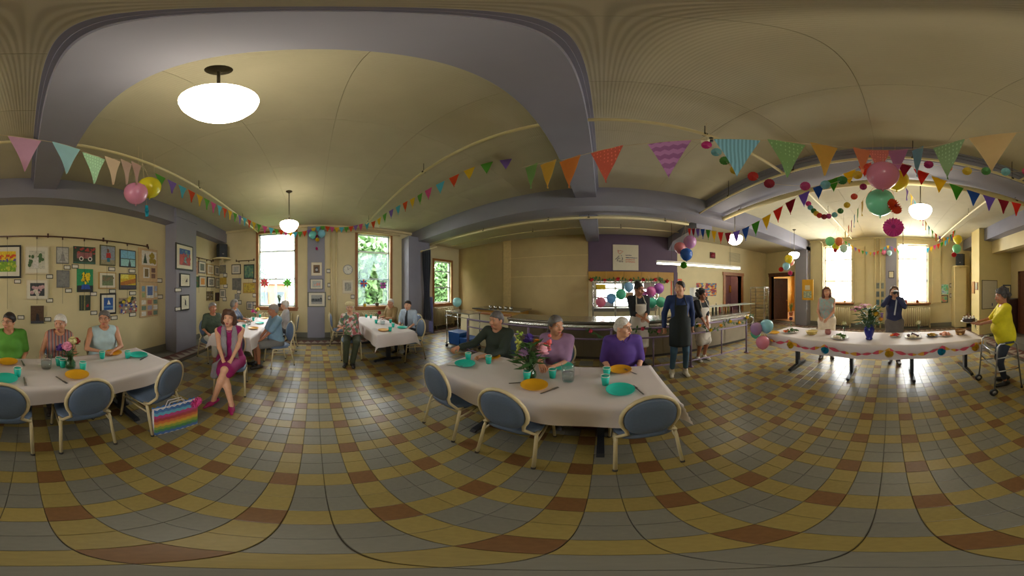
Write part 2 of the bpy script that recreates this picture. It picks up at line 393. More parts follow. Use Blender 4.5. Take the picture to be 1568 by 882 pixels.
# ---- windows
pane_m = glass('window_glass'); sash = M('pale_blue_sash', (206, 218, 220), .5); sheer_m = sheer('sheer_curtain_white', (150, 170, 174), .46)
sash_c = M('cream_sash', (222, 214, 186), .5)
def window(n, ax, w, hole, trans=True, trim_m=wood, sash_m=sash, curtain=True, sgn=1):
    y0, y1, z0, z1 = hole
    p = bpy.data.objects.new('window_%d' % n, None); COL.objects.link(p); p.location = (w, (y0+y1)/2, z0) if ax == 'x' else ((y0+y1)/2, w, z0)
    p['kind'] = 'structure'
    def B(d0, d1, u0, u1, a, b, mb):
        lo, hi = sorted((w+sgn*d0, w+sgn*d1)); (mb.bb(lo, hi, u0, u1, a, b) if ax == 'x' else mb.bb(u0, u1, lo, hi, a, b))
    m = MB(); t = .085
    B(0, .035, y0-t, y0, z0-.02, z1+t, m); B(0, .035, y1, y1+t, z0-.02, z1+t, m); B(0, .04, y0-t, y1+t, z1, z1+t, m)
    m.build('casing', trim_m, p, world=True)
    m = MB(); B(-.05, .09, y0-t-.02, y1+t+.02, z0-.06, z0, m); B(0, .03, y0-t, y1+t, z0-.13, z0-.06, m); m.build('sill', trim_m, p, world=True)
    m = MB(); zt = z0+(z1-z0)*.74; q = .05
    for a, b in ((y0, y0+q), (y1-q, y1)): B(-.13, -.08, a, b, z0, z1, m)
    for a in (z0, zt, z1-q, z0+(z1-z0)*.36): B(-.13, -.08, y0, y1, a, a+q, m)
    m.build('sash', sash_m, p, world=True)
    zs = [z0, z0+(z1-z0)*.36, zt, z1]
    for a, b in zip(zs[:-1], zs[1:]):
        m = MB(); B(-.108, -.102, y0+q, y1-q, a+.04, b+.01, m); m.build('pane', pane_m, p, world=True)
    if curtain and ax == 'x':
        m = MB(); m.cyl((w-sgn*.03, y0, zt-.02), (w-sgn*.03, y1, zt-.02), .008); m.build('curtain_rod', sash_c, p, world=True)
        for s in (0, 1):
            vs = []; nu, nv = 28, 14
            for j in range(nv+1):
                v = j/nv; z = zt-.02-v*(zt-z0-.06); h = (y1-y0)*.5
                g = 1-.62*max(0, min(1, (v-.05)/.7))**1.5 if v < .75 else .38+.12*(v-.75)/.25
                for i in range(nu+1):
                    u = i/nu; y = (y0+.02+u*h*g) if s == 0 else (y1-.02-u*h*g)
                    vs.append((w-sgn*(.035+.014*math.sin(u*34+j*.25)), y, z))
            f = [(j*(nu+1)+i, j*(nu+1)+i+1, (j+1)*(nu+1)+i+1, (j+1)*(nu+1)+i) for j in range(nv) for i in range(nu)]
            MB().add(vs, f).build('sheer_curtain', sheer_m, p, True, True)
    return p
window(1, 'x', XL, W1a); window(2, 'x', XL, W1b); window(3, 'x', XL, W1c, curtain=False)
window(4, 'x', XR, W2a, trim_m=cream_hi, sash_m=sash_c, curtain=False, sgn=-1); window(5, 'x', XR, W2b, trim_m=cream_hi, sash_m=sash_c, curtain=False, sgn=-1)
for h in (W2a, W2b):
    m = MB(); m.bb(XR-.10, XR+.03, h[0]-.1, h[1]+.1, h[2]-.07, h[2]+.002); m.bb(XR-.03, XR, h[0]-.06, h[1]+.06, h[2]-.12, h[2]-.07); struct(m, 'window_sill', wood)
# folded panelled shutters beside the bright windows
for (u, wd, nm) in ((1.05, .42, 'a'), (-2.12, .40, 'b')):
    m = MB(); m.bb(XR-.05, XR, u, u+wd, 1.0, 3.4)
    for z0, z1 in ((1.06, 1.9), (2.0, 2.85), (2.92, 3.34)):
        m.bb(XR-.062, XR-.05, u+.05, u+wd-.05, z0, z1); 
        for a, b, c, d in ((u+.03, u+.06, z0, z1), (u+wd-.06, u+wd-.03, z0, z1), (u+.03, u+wd-.03, z0-.02, z0+.01), (u+.03, u+wd-.03, z1-.01, z1+.02)): m.bb(XR-.075, XR-.05, a, b, c, d)
    struct(m, 'window_shutter', cream_hi)
# pass-through window behind the counter
window(6, 'y', YF, PASS, trim_m=M('brushed_steel', (150, 148, 142), .35, .9, .05), sash_m=M('steel_bar', (120, 118, 112), .4, .8, .05), curtain=False, sgn=-1)
m = MB()
for x in (.42, 1.08): m.bb(x-.03, x+.03, YF-.03, YF+.1, 1.0, 1.84)
struct(m, 'window_mullion', M('steel_bar', (0, 0, 0)))
# vertical heating pipes on both window walls
m = MB()
for y in (.55, .72): m.cyl((XL+.06, y, 0), (XL+.06, y, ZC-.1), .035)
m.cyl((XL+.06, 3.0, 3.6), (XL+.06, -.0, 3.6), .03)
struct(m, 'trim_heating_pipes', cream_hi, smooth=True)
m = MB()
for y in (.42, .62): m.cyl((XR-.06, y, 0), (XR-.06, y, ZC-.1), .035)
m.tube([(XR-.3, 2.9, ZC-.12), (XR-.06, 2.9, ZC-.2), (XR-.06, 2.9, 0)], .04)
m.cyl((XR-.2, 4.16, 0), (XR-.2, 4.16, ZK), .05)
struct(m, 'trim_heating_pipes', cream_hi, smooth=True)
# ---- door to the hall (right wall), hall beyond
m = MB(); y0, y1, _, z1 = DHALL
for a, b in ((y0-.12, y0), (y1, y1+.12)): m.bb(XR-.04, XR+.22, a, b, 0, z1+.14)
m.bb(XR-.05, XR+.22, y0-.15, y1+.15, z1, z1+.16); m.bb(XR-.07, XR-.04, y0-.17, y1+.17, z1+.13, z1+.18)
d1 = struct(m, 'door_1', wood_d)
dl = MB(); c, s = math.cos(.72), math.sin(.72)
def leaf_pt(u, w): return (XR+.2+u*s*.9+w*c, y1-.02-u*c*.9+w*s)
R = rotz(math.atan2(-c, s))
dl.box((XR+.2+.36*s, y1-.02-.36*c, 1.08), (.72, .045, 2.14), R)
for z, h in ((.5, .7), (1.35, .75), (1.95, .28)):
    for k in (.2, .53): dl.box((XR+.2+k*s-.028*c, y1-.02-k*c-.028*s, z), (.24, .02, h), R)
dl.build('door_leaf', wood_d, d1); kb = MB().sph((XR+.2+.66*s-.05*c, y1-.02-.66*c-.05*s, 1.0), .03); kb.build('door_knob', M('brass', (170, 130, 60), .3, 1), d1, True)
hall = MB(); hx = XR+.22; y0, y1 = 3.6, 6.6
hall.bb(hx, hx+3.6, y1, y1+.1, 0, 2.7); hall.bb(hx, hx+3.6, y0-.1, y0, 0, 2.7); struct(hall, 'wall_hall', M('hall_yellow_paint', (206, 164, 70), .6, var=.05))
he = wall('wall_hall_end', M('hall_oak_panel', (176, 118, 40), .5, var=.12, scale=4), 'x', hx+3.6, .15, y0, y1, 0, 2.7, ((5.35, 5.95, 1.25, 2.2),))
m = MB().bb(hx, hx+3.7, y0, y1, -.1, 0); struct(m, 'floor_hall', M('hall_floor_beige', (190, 150, 110), .3, var=.1, scale=4))
m = MB().bb(hx, hx+3.7, y0, y1, 2.7, 2.8); struct(m, 'ceiling_hall', ceil_m)
portal('sky_portal', (hx+3.8, 5.65, 1.7), (PI/2, 0, PI/2), .6, .95)
def small_lamp(x, y, z, label, e):
    t = thing('ceiling_light', label, 'light', (x, y, z)); MB().lathe([(0, 0), (.14, 0), (.15, -.03), (0, -.03)], n=20).build('mount', cream_hi, t, True); MB().lathe([(.145, -.03), (.13, -.08), (.07, -.12), (0, -.13)], n=20).build('diffuser', M('warm_diffuser_%d' % e, (255, 214, 140), .3, var=0, emit=e), t, True)
small_lamp(hx+1.5, 5.2, 2.7, 'warm lit ceiling light in the hall beyond the open door', 60); small_lamp(5.24, YF+.75, 2.6, 'added unseen ceiling light that brightens the plum store room', 30)  # the store room light is out of view, added to brighten that room
m = MB(); 
for a, b, c_, d_ in ((5.28, 5.35, 1.18, 2.27), (5.95, 6.02, 1.18, 2.27), (5.28, 6.02, 1.18, 1.25), (5.28, 6.02, 2.2, 2.27)): m.bb(hx+3.56, hx+3.62, a, b, c_, d_)
struct(m, 'window_hall_casing', wood)
# ---- kitchen door opening (front wall), small plum room beyond
x0, x1, _, z1 = DKIT; m = MB()
for a, b in ((x0-.11, x0), (x1, x1+.11)): m.bb(a, b, YF-.04, YF+.22, 0, z1+.1)
m.bb(x0-.14, x1+.14, YF-.05, YF+.22, z1, z1+.14); struct(m, 'door_2', wood)
m = MB().bb(x0-.4, x1+.4, YF+1.2, YF+1.3, 0, 2.7); m.bb(x0-.5, x0-.4, YF+.22, YF+1.3, 0, 2.7); m.bb(x1+.4, x1+.5, YF+.22, YF+1.3, 0, 2.7)
struct(m, 'wall_store_room', M('plum_room_paint', (150, 120, 150), .7)); m = MB().bb(x0-.5, x1+.5, YF+.2, YF+1.3, 2.6, 2.7); m.bb(x0-.5, x1+.5, YF+.2, YF+1.3, -.1, 0); struct(m, 'ceiling_store_room', lilac)
# brown door at the end of the alcove
m = MB().bb(4.0, 4.98, -4.3, -4.25, 0, 2.15)
for a in (4.1, 4.55):
    for z in ((.2, 1.0), (1.1, 1.95)): m.bb(a, a+.34, -4.255, -4.235, *z)
m.bb(3.9, 4.0, -4.3, -4.23, 0, 2.25); m.bb(4.98, 5.08, -4.3, -4.23, 0, 2.25); m.bb(3.9, 5.08, -4.3, -4.23, 2.15, 2.25); struct(m, 'door_3', wood_d)
# ---- outdoors seen through the left windows
m = MB().bb(-40, XL-.3, -25, 25, -1.6, -1.5); struct(m, 'ground_outside', M('lawn_green', (86, 110, 60), .9, var=.2))
def tree(c, rad, label):
    t = thing('street_tree', label, 'tree', (c[0], c[1], -1.5), group='trees outside')
    m = MB().cyl((c[0], c[1], -1.5), (c[0], c[1], c[2]), .16, .09, 8); m.build('trunk', wood_d, t, True, True)
    m = MB(); rng = np.random.RandomState(int(abs(c[1]*100))+3)
    for k in range(7000):
        d = rng.randn(3); d = d/np.linalg.norm(d)*rad*rng.rand()**.4; p = np.array(c)+d*np.array([1, 1, 1.1]); a = rng.randn(3); a /= np.linalg.norm(a); b = np.cross(a, rng.randn(3)); b /= np.linalg.norm(b)
        s = .11*rad/1.6; m.add([p, p+a*s+b*s*.5, p+a*s*2, p+a*s-b*s*.5], [(0, 1, 2, 3)])
    o = m.build('foliage', M('tree_leaf', (70, 104, 56), .6, var=.25, scale=3, rnd=.2), t, False, True); o['kind'] = 'stuff'
tree((-11.2, 2.7, 2.4), 3.1, 'leafy green tree seen through the window beside the clock')
tree((-16.5, 5.2, 1.6), 2.4, 'broad green tree farther along outside the window beside the clock')
tree((-11.5, -5.6, 2.2), 2.3, 'tall green tree added to block sky light beside the red pinwheel window')  # added tree, cuts the sky light reaching the left windows
tree((-10.6, 9.4, 2.0), 2.2, 'green tree added to block sky light outside the left kitchen window')  # second added tree, dims the sky on the kitchen end
b = thing('brick_house', 'red brick house across the street seen through the window with the red pinwheel', 'building', (-18, -3.6, -1.5))
m = MB().bb(-21, -17, -6.2, -2.4, -1.5, 2.0); m.build('brick_wall', M('red_brick', (168, 104, 84), .8, var=.2, scale=6), b, world=True)
m = MB().bb(-21.2, -16.8, -6.4, -2.2, 2.0, 2.25); m.build('roof', M('slate', (90, 92, 96), .7), b, world=True)
for y in (-5.2, -3.6):
    m = MB().bb(-16.98, -16.9, y, y+.8, 0, 1.3); m.build('house_window', M('house_glass', (70, 80, 90), .2), b, world=True)
p = thing('utility_pole', 'grey wooden utility pole with crossbars outside the window with the red pinwheel', 'pole', (-14, -3.0, -1.5))
m = MB().cyl((-14, -3.0, -1.5), (-14, -3.0, 3.4), .09); m.build('mast', M('pole_grey', (120, 112, 104), .8), p, world=True)
for z in (3.2, 2.2):
    m = MB().bb(-14.05, -13.95, -3.6, -2.4, z, z+.1); m.build('crossbar', M('pole_grey', (0, 0, 0)), p, world=True)
# ================================================================== LAMPS, PIPES
brass_d = M('dark_bronze', (70, 62, 46), .4, .8); globe_m = M('opal_glass_lit', (255, 244, 218), .3, var=0, emit=LAMP_EMIT)
def lamp(x, y, ztop, zg, label):
    t = thing('pendant_lamp', label, 'lamp', (x, y, ztop), group='opal globe ceiling lamps')
    h = ztop-zg
    MB().lathe([(0, 0), (.07, 0), (.068, -.015), (.03, -.04), (.014, -.06), (0, -.06)]).build('ceiling_rose', brass_d, t, True)
    MB().cyl((0, 0, -.05), (0, 0, -h+.16), .009).build('rod', brass_d, t, True)
    MB().lathe([(0, -h+.17), (.02, -h+.165), (.03, -h+.13), (.062, -h+.11), (.068, -h+.085), (0, -h+.085)]).build('fitter', brass_d, t, True)
    MB().lathe([(.062, -h+.09), (.14, -h+.078), (.178, -h+.058), (.19, -h+.028), (.184, -h-.01), (.160, -h-.062), (.125, -h-.108), (.07, -h-.138), (.03, -h-.148), (0, -h-.15)], n=32).build('globe', globe_m, t, True)
    return t
lamp(-.745, -.43, ZC, 2.99, 'large lit globe lamp beside the lilac ceiling beam, nearest overhead')
lamp(-3.65, -.51, ZC, 2.96, 'lit globe lamp hanging before the window with the red pinwheel')
lamp(2.92, -.48, ZC, 2.97, 'lit globe lamp over the long buffet table with the blue vase')
lamp(2.84, 3.23, ZC, 2.83, 'lit globe lamp above the railing near the apron-wearing woman')
lamp(5.62, 3.26, ZC, 2.84, 'lit globe lamp by the pier with the mustard noticeboard')
lamp(6.3, -.43, ZC, 3.05, 'lit globe lamp right in front of the bright window with two plant pots')
pipe_m = M('cream_pipe_paint', (206, 190, 140), .45, var=.05)
def pipe(name, pts, r, label, hang=(), rod_top=ZC):
    t = thing(name, label, 'pipe', tuple(pts[0])); MB().tube(pts, r, 10).build('pipe_run', pipe_m, t, True, True)
    for p in hang:
        MB().cyl(p, (p[0], p[1], rod_top), .005, n=6).build('hanger_rod', brass_d, t, True, True)
        MB().lathe([(r+.006, -.012), (r+.012, 0), (r+.006, .012)], p, 10).build('clamp', brass_d, t, True, True)
pipe('sprinkler_pipe', [(XL+.1, -1.9, 3.6), (XR-.3, -1.9, 3.6)], .022, 'long cream sprinkler pipe above the picture wall side of the room', [(x, -1.9, 3.6) for x in (-4.6, -2.6, .4, 4.2)])
pipe('sprinkler_pipe', [(XL+.9, 1.49, 3.6), (XR-.6, 1.49, 3.6)], .022, 'long cream sprinkler pipe above the table by the counter', [(x, 1.49, 3.6) for x in (-4.9, -2.2, .93, 4.2)])
pipe('thick_pipe', [(2.72, -3.1, 3.44), (2.72, 5.8, 3.40)], .055, 'thick cream pipe slung under the wide lilac beam', [(2.72, y, 3.44) for y in (-2.2, .6, 2.9)], 3.54)
pipe('thin_pipe', [(2.05, -3.1, 3.43), (2.05, 4.3, 3.40)], .02, 'thin cream pipe beside the wide lilac beam', [(2.05, y, 3.42) for y in (-1.6, -.25, 1.2, 2.5)])
pipe('kitchen_pipe', [(-5.4, 3.95, 3.25), (2.0, 3.95, 3.25)], .03, 'cream pipe hung under the beam over the kitchen counter', [(x, 3.95, 3.25) for x in (-3, -1.2, -.3, 1.4)], 3.34)
pipe('kitchen_pipe', [(-5.4, 5.0, 3.36), (2.2, 5.0, 3.36)], .016, 'slender cream pipe on the kitchen ceiling before the plum wall', [(x, 5.0, 3.36) for x in (-2, .5)], ZK)
# small clear bulb under the pipe near the start of the pastel bunting
b = thing('bare_bulb', 'small clear bulb with black socket under the ceiling pipe', 'bulb', (.93, 1.49, 3.5))
MB().sph((0, 0, -.02), .05).build('bulb_glass', M('bulb_clear', (226, 214, 180), .2), b, True); MB().cyl((.07, 0, .0), (.07, 0, .06), .025).build('socket', M('black_plastic', (30, 30, 32), .4), b, True)
# hanging fluorescent fixture over the counter
f = thing('fluorescent_light', 'long lit fluorescent tube fixture hanging over the steel counter', 'light', (2.8, 4.55, 2.28))
MB().bb(-1.42, 1.42, -.055, .055, .03, .09).build('housing', M('white_enamel', (226, 224, 214), .4), f)
for s in (-.03, .03): MB().cyl((-1.40, s, .012), (1.40, s, .012), .016).build('tube', M('fluorescent_tube', (255, 250, 230), .3, var=0, emit=9), f, True)
for x in (-1, 1): MB().cyl((x, 0, .09), (x, 0, ZK-2.28), .004, n=6).build('hanger', brass_d, f)
# ================================================================== CHAIRS
frame_m = M('beige_chair_enamel', (206, 190, 150), .35, var=.04); pad_m = M('blue_grey_vinyl', (92, 108, 132), .5, var=.06, bump=.08, scale=60)
cap_m = M('rubber_cap', (60, 56, 52), .7)
def make_chair():
    t = thing('banquet_chair', 'x', 'chair', group='stacking banquet chairs')
    m = MB(); n = 28; pr = []
    for k in range(n):                      # rounded-square seat pad, crowned
        a = 2*PI*k/n; c, s = math.cos(a), math.sin(a); q = (abs(c)**4+abs(s)**4)**-.25
        pr.append((c*q*.215, s*q*.215+.005))
    rings = [(1.0, .425), (1.0, .445), (.97, .462), (.8, .474), (.4, .480)]; vs = [(x*r, y*r, z) for r, z in rings for x, y in pr]
    fc = [(i*n+j, i*n+(j+1) % n, (i+1)*n+(j+1) % n, (i+1)*n+j) for i in range(4) for j in range(n)]+[tuple(range(n-1, -1, -1)), tuple(4*n+j for j in range(n))]
    MB().add(vs, fc).build('seat', pad_m, t, True)
    # oval back pad, leaning back
    def bp(u, w, d): z = .712+w; y = -.235-(z-.45)*.13+d; return (u, y, z)
    n = 28; el = [(.168*math.copysign(abs(math.cos(2*PI*k/n))**.85, math.cos(2*PI*k/n)), .197*math.copysign(abs(math.sin(2*PI*k/n))**.85, math.sin(2*PI*k/n))) for k in range(n)]
    vs = []; rings = [(.5, -.026), (.9, -.022), (1, -.006), (1, .010), (.9, .026), (.5, .034)]
    for r, d in rings: vs += [bp(u*r, w*r, d) for u, w in el]
    fc = [(i*n+j, (i+1)*n+j, (i+1)*n+(j+1) % n, i*n+(j+1) % n) for i in range(5) for j in range(n)]+[tuple(range(n)), tuple(5*n+j for j in range(n-1, -1, -1))]
    MB().add(vs, fc).build('backrest', pad_m, t, True)
    hoop = [(-.20, -.13, .435), (-.195, -.19, .45), (-.135, -.225, .51)]
    for k in range(17):
        a = PI*1.20-(PI*1.40)*k/16; hoop.append((.184*math.cos(a), *bp(0, .214*math.sin(a)+.0, 0)[1:]))
    hoop += [(.135, -.225, .51), (.195, -.19, .45), (.20, -.13, .435)]
    MB().tube(hoop, .0145, 8).build('back_frame', frame_m, t, True)
    for s in (-1, 1):
        MB().tube([(s*.215, .24, 0), (s*.205, .195, .395), (s*.20, .18, .425)], .014, 8).build('leg', frame_m, t, True); MB().cyl((s*.2152, .2415, 0), (s*.2145, .238, .022), .0165).build('foot_cap', cap_m, LASTO[0], True)
        MB().tube([(s*.215, -.26, 0), (s*.205, -.185, .36), (s*.20, -.165, .42)], .014, 8).build('leg', frame_m, t, True); MB().cyl((s*.2152, -.2615, 0), (s*.2145, -.256, .022), .0165).build('foot_cap', cap_m, LASTO[0], True)
        MB().tube([(s*.20, .185, .42), (s*.20, -.17, .415)], .0115, 8).build('side_rail', frame_m, t, True)
        MB().tube([(s*.207, .19, .36), (s*.205, -.19, .33)], .009, 8).build('stretcher', frame_m, t, True)
    return t
chair0 = make_chair()
def face(dx, dy): return math.atan2(-dx, dy)
CH = [((.17, -1.54), (0, -1), 'empty blue-grey chair by the turquoise plate, tucked under the table before the picture wall'),
 ((-.46, -1.54), (0, -1), 'empty blue-grey chair between two others, back to us before the picture wall'),
 ((-1.20, -1.49), (.06, -1), 'blue-grey chair with the rainbow zigzag gift bag leaning behind it'),
 ((.24, -2.52), (0, 1), 'chair under the seated person in the bright green top'),
 ((-.42, -2.55), (0, 1), 'chair under the white-haired person with the peony vase in front'),
 ((-1.10, -2.52), (0, 1), 'chair under the person in the pale blue sleeveless blouse'),
 ((-1.29, 1.28), (.02, 1), 'empty chair at the turquoise-plate corner of the table facing the blue bins'),
 ((-.62, 1.28), (0, 1), 'empty chair in front of the mustard plate, facing the green-shirted person'),
 ((.28, 1.33), (-.03, 1), 'empty chair nearest the draped table corner facing the violet polo shirt'),
 ((-1.42, 2.24), (0, -1), 'chair under the person in the dark green sweater'),
 ((-.56, 2.24), (0, -1), 'chair under the person in the lilac T-shirt'),
 ((.22, 2.24), (0, -1), 'chair under the man in the violet polo shirt'),
 ((-2.43, -1.18), (.95, .3), 'chair under the person in the magenta dress, out on the open floor'),
 ((-3.45, -2.18), (.45, .9), 'chair under the person in the dark green tunic and white trousers'),
 ((-4.55, -2.2), (0, 1), 'chair under the grey-haired person half hidden behind the magenta dress'),
 ((-3.70, -.74), (.55, -.83), 'chair under the grey-haired man in the light blue shirt and shorts'),
 ((-4.75, -.72), (0, -1), 'chair under the white-haired person behind the light blue shirt'),
 ((-4.10, .82), (.98, -.12), 'chair under the person in the floral blouse and beret'),
 ((-5.15, .72), (.25, 1), 'empty chair behind the floral blouse near the wall pipes'),
 ((-5.05, 2.32), (0, -1), 'chair under the white-haired man in the beige shirt'),
 ((-4.20, 2.42), (.2, -1), 'chair under the man in the dark tie'),
 ((-3.55, 2.05), (-.05, -1), 'empty chair at the table end beside the man in the dark tie')]
for (c, d, lb) in CH: place(chair0, (c[0], c[1], 0), face(*d), lb, 'stacking banquet chairs')
# ================================================================== TABLES AND CLOTHS
blackm = M('black_enamel', (34, 36, 42), .35, var=.05); chrome = M('chrome', (190, 192, 196), .2, 1, .03)
cloth_m = M('paper_cloth_white', (210, 200, 198), .7, var=.03, scale=5, bump=.05)
def make_table(label, cx, cy, lx, ly, posts, along='x', h=.745, group='folding dining tables'):
    rz = 0 if along == 'x' else PI/2
    t = thing('dining_table', label, 'table', (cx, cy, 0), rz, group)
    MB().bb(-lx/2+.02, lx/2-.02, -ly/2+.02, ly/2-.02, h-.03, h).build('tabletop', M('table_laminate', (170, 160, 140), .5), t)
    for u in posts:
        m = MB().bb(u-.03, u+.03, -.045, .045, .05, h-.03); m.bb(u-.05, u+.05, -.2, .2, h-.06, h-.03); m.build('pedestal', blackm, t)
        m = MB()
        for s in (-1, 1): m.prism([(u-.028, 0, .02), (u-.028, 0, .08), (u-.028, s*.30, .05), (u-.028, s*.33, .02)], (.056, 0, 0))
        m.build('foot', blackm, t)
        for s in (-1, 1): MB().cyl((u, s*.29, 0), (u, s*.29, .03), .022).build('glide', blackm, t)
    return t
def cloth(label, cx, cy, lx, ly, drop, along='x', h=.752, seed=1, name='tablecloth'):
    rng = np.random.RandomState(seed); rz = 0 if along == 'x' else PI/2
    a, b = lx/2, ly/2; st = .04; us = np.unique(np.concatenate([np.linspace(-a-drop, -a, 7), np.linspace(-a, a, int(lx/st)), np.linspace(a, a+drop, 7)])); ws = np.unique(np.concatenate([np.linspace(-b-drop, -b, 7), np.linspace(-b, b, int(ly/st)), np.linspace(b, b+drop, 7)]))
    vs = []; ph = rng.rand(4)*6
    cr = [(rng.uniform(-a, a), rng.uniform(-b, b), rng.uniform(0, PI)) for _ in range(7)]
    for u in us:
        for w in ws:
            ox, oy = max(0, abs(u)-a), max(0, abs(w)-b); x, y, z = u, w, h
            su, sw = math.copysign(1, u), math.copysign(1, w)
            if ox == 0 and oy == 0:
                for (p, q, an) in cr:       # soft creases in the paper
                    dd = (u-p)*math.sin(an)-(w-q)*math.cos(an); ll = abs((u-p)*math.cos(an)+(w-q)*math.sin(an))
                    z += .006*math.exp(-(dd/.018)**2)*max(0, 1-ll/.45)
            elif ox > 0 and oy > 0:
                o = max(ox, oy); mn = min(ox, oy); x = su*(a+.015+.24*mn+.1*ox); y = sw*(b+.015+.24*mn+.1*oy); z = h-(o+.35*mn)
            elif ox > 0:
                x = su*(a+.012+.10*ox+.012*math.sin(w*13+ph[0])*ox/drop); z = h-ox
            else:
                y = sw*(b+.012+.10*oy+.014*math.sin(u*11+ph[1])*oy/drop); z = h-oy
            vs.append((x, y, z))
    nw = len(ws); f = [(i*nw+j, (i+1)*nw+j, (i+1)*nw+j+1, i*nw+j+1) for i in range(len(us)-1) for j in range(nw-1)]
    o = MB().add(vs, f).build(name, cloth_m, None, True); o.location = (cx, cy, 0); o.rotation_euler = (0, 0, rz)
    return tag(o, label, 'tablecloth', 'white paper tablecloths')
make_table('long dining table under white paper before the picture wall', -.30, -1.84, 2.4, .74, (-.75, .75))
cloth('white paper cloth on the table before the picture wall', -.30, -1.84, 2.4, .74, .17, seed=1)
make_table('dining table under white paper in front of the kitchen railing', -.515, 1.56, 2.07, .76, (-.55, .5))
cloth('white paper cloth on the table before the kitchen railing', -.515, 1.56, 2.07, .76, .20, seed=2)
make_table('dining table by the window with the red pinwheel', -4.15, -1.50, 2.3, .78, (-.7, .7))
cloth('white paper cloth on the table by the red pinwheel window', -4.15, -1.50, 2.3, .78, .24, seed=3)
make_table('dining table by the window beside the round clock', -4.35, 1.55, 2.3, .80, (-.7, .7))
cloth('white paper cloth on the table by the round clock', -4.35, 1.55, 2.3, .80, .24, seed=4)
make_table('half of the buffet table with the cake-bearer at its end', 3.19, -.61, 1.87, .82, (-.76, .24), 'y', group='buffet tables')
make_table('half of the buffet table with balloons tied to its corner', 3.19, 1.265, 1.87, .82, (-.58, .5), 'y', group='buffet tables')
cloth('long white cloth covering both buffet tables', 3.19, .325, 3.75, .84, .23, 'y', seed=5)
# ================================================================== TABLEWARE
yel = M('mustard_paper', (222, 160, 20), .5, var=.03); teal = M('turquoise_paper', (30, 190, 172), .5, var=.03); white = M('white_matt', (232, 228, 218), .6, var=.02)
steel = M('cutlery_steel', (150, 146, 140), .3, .9, .03); clear = glass('clear_glass'); clear_g = glass('green_glass', (200, 225, 205))
def plate_proto(nm, m, r=.115):
    mb = MB().lathe([(0, .003), (.62*r, .003), (.72*r, .008), (.98*r, .02), (r, .021), (r, .018), (.72*r, .004), (.6*r, 0), (0, 0)], n=28)
    o = mb.build(nm, m, None, True); return tag(o, 'x', 'plate', 'paper plates')
plY = plate_proto('mustard_plate', yel); plT = plate_proto('turquoise_plate', teal)
def cup_proto():
    t = thing('paper_cup', 'x', 'cup', group='turquoise paper cups')
    MB().lathe([(0, 0), (.027, 0), (.038, .095)], n=18).build('cup_wall', teal, t, True)
    MB().lathe([(.0385, .094), (.040, .097), (.0385, .1), (.036, .098), (.026, .012), (0, .012)], n=18).build('cup_inside', white, t, True); return t
cup0 = cup_proto()
def fork_proto():
    m = MB().bb(-.006, .006, -.09, .03, .001, .004); m.bb(-.011, .011, .03, .05, .001, .004)
    for k in (-.009, -.003, .003, .009): m.bb(k-.0015, k+.0015, .05, .09, .001, .004)
    return tag(m.build('fork', steel), 'x', 'fork', 'steel forks')
fork0 = fork_proto()
def jug(p, label):
    t = thing('glass_jug', label, 'jug', tuple(p), group='water jugs')
    MB().lathe([(0, 0), (.05, 0), (.058, .05), (.06, .16), (.064, .19), (.060, .19), (.055, .05), (.045, .01), (0, .01)], n=20).build('jug_body', clear, t, True)
    MB().tube([(.06, 0, .16), (.1, 0, .15), (.105, 0, .08), (.06, 0, .05)], .007).build('jug_handle', clear, t, True)
    MB().lathe([(0, .012), (.052, .012), (.054, .09), (0, .09)], n=20).build('water', glass('water', (225, 235, 235)), t, True)
petal = {}
def pm(c): 
    k = 'petal_%d_%d_%d' % c; return M(k, c, .6, var=.12, scale=40)
leaf_m = M('leaf_green', (62, 98, 48), .5, var=.25, scale=30)
def flower(t, c, r, col, kind='round', rng=random):
    m = MB(); c = np.asarray(c, float)
    if kind == 'round':
        for k in range(26):
            a, b = rng.uniform(0, 2*PI), rng.uniform(-.5, 1.2); d = np.array([math.cos(a)*math.cos(b), math.sin(a)*math.cos(b), math.sin(b)])
            u = np.cross(d, [0.3, .2, 1]); u /= np.linalg.norm(u)+1e-9; w = np.cross(d, u); s = r*.55
            m.add([c+d*r*.25, c+d*r*.8+u*s, c+d*r*1.02, c+d*r*.8-u*s], [(0, 1, 2, 3)])
        m.sph(c, r*.7, 8, 6)
    elif kind == 'lily':
        for k in range(6):
            a = 2*PI*k/6+.3; d = np.array([math.cos(a), math.sin(a), .35]); u = np.array([-math.sin(a), math.cos(a), 0])
            m.add([c, c+d*r*.55+u*r*.25, c+d*r*1.2-np.array([0, 0, r*.3]), c+d*r*.55-u*r*.25, c+d*r*.55+np.array([0, 0, .02])], [(0, 1, 4), (1, 2, 4), (2, 3, 4), (3, 0, 4)])
        m.sph(c, r*.2, 8, 6)
    else:
        for k in range(14):
            p = c+np.array([rng.uniform(-.4, .4)*r, rng.uniform(-.4, .4)*r, rng.uniform(-1.6, 1.2)*r]); m.sph(p, r*.3, 6, 5)
    m.build('blossom', pm(col), t, True, True)
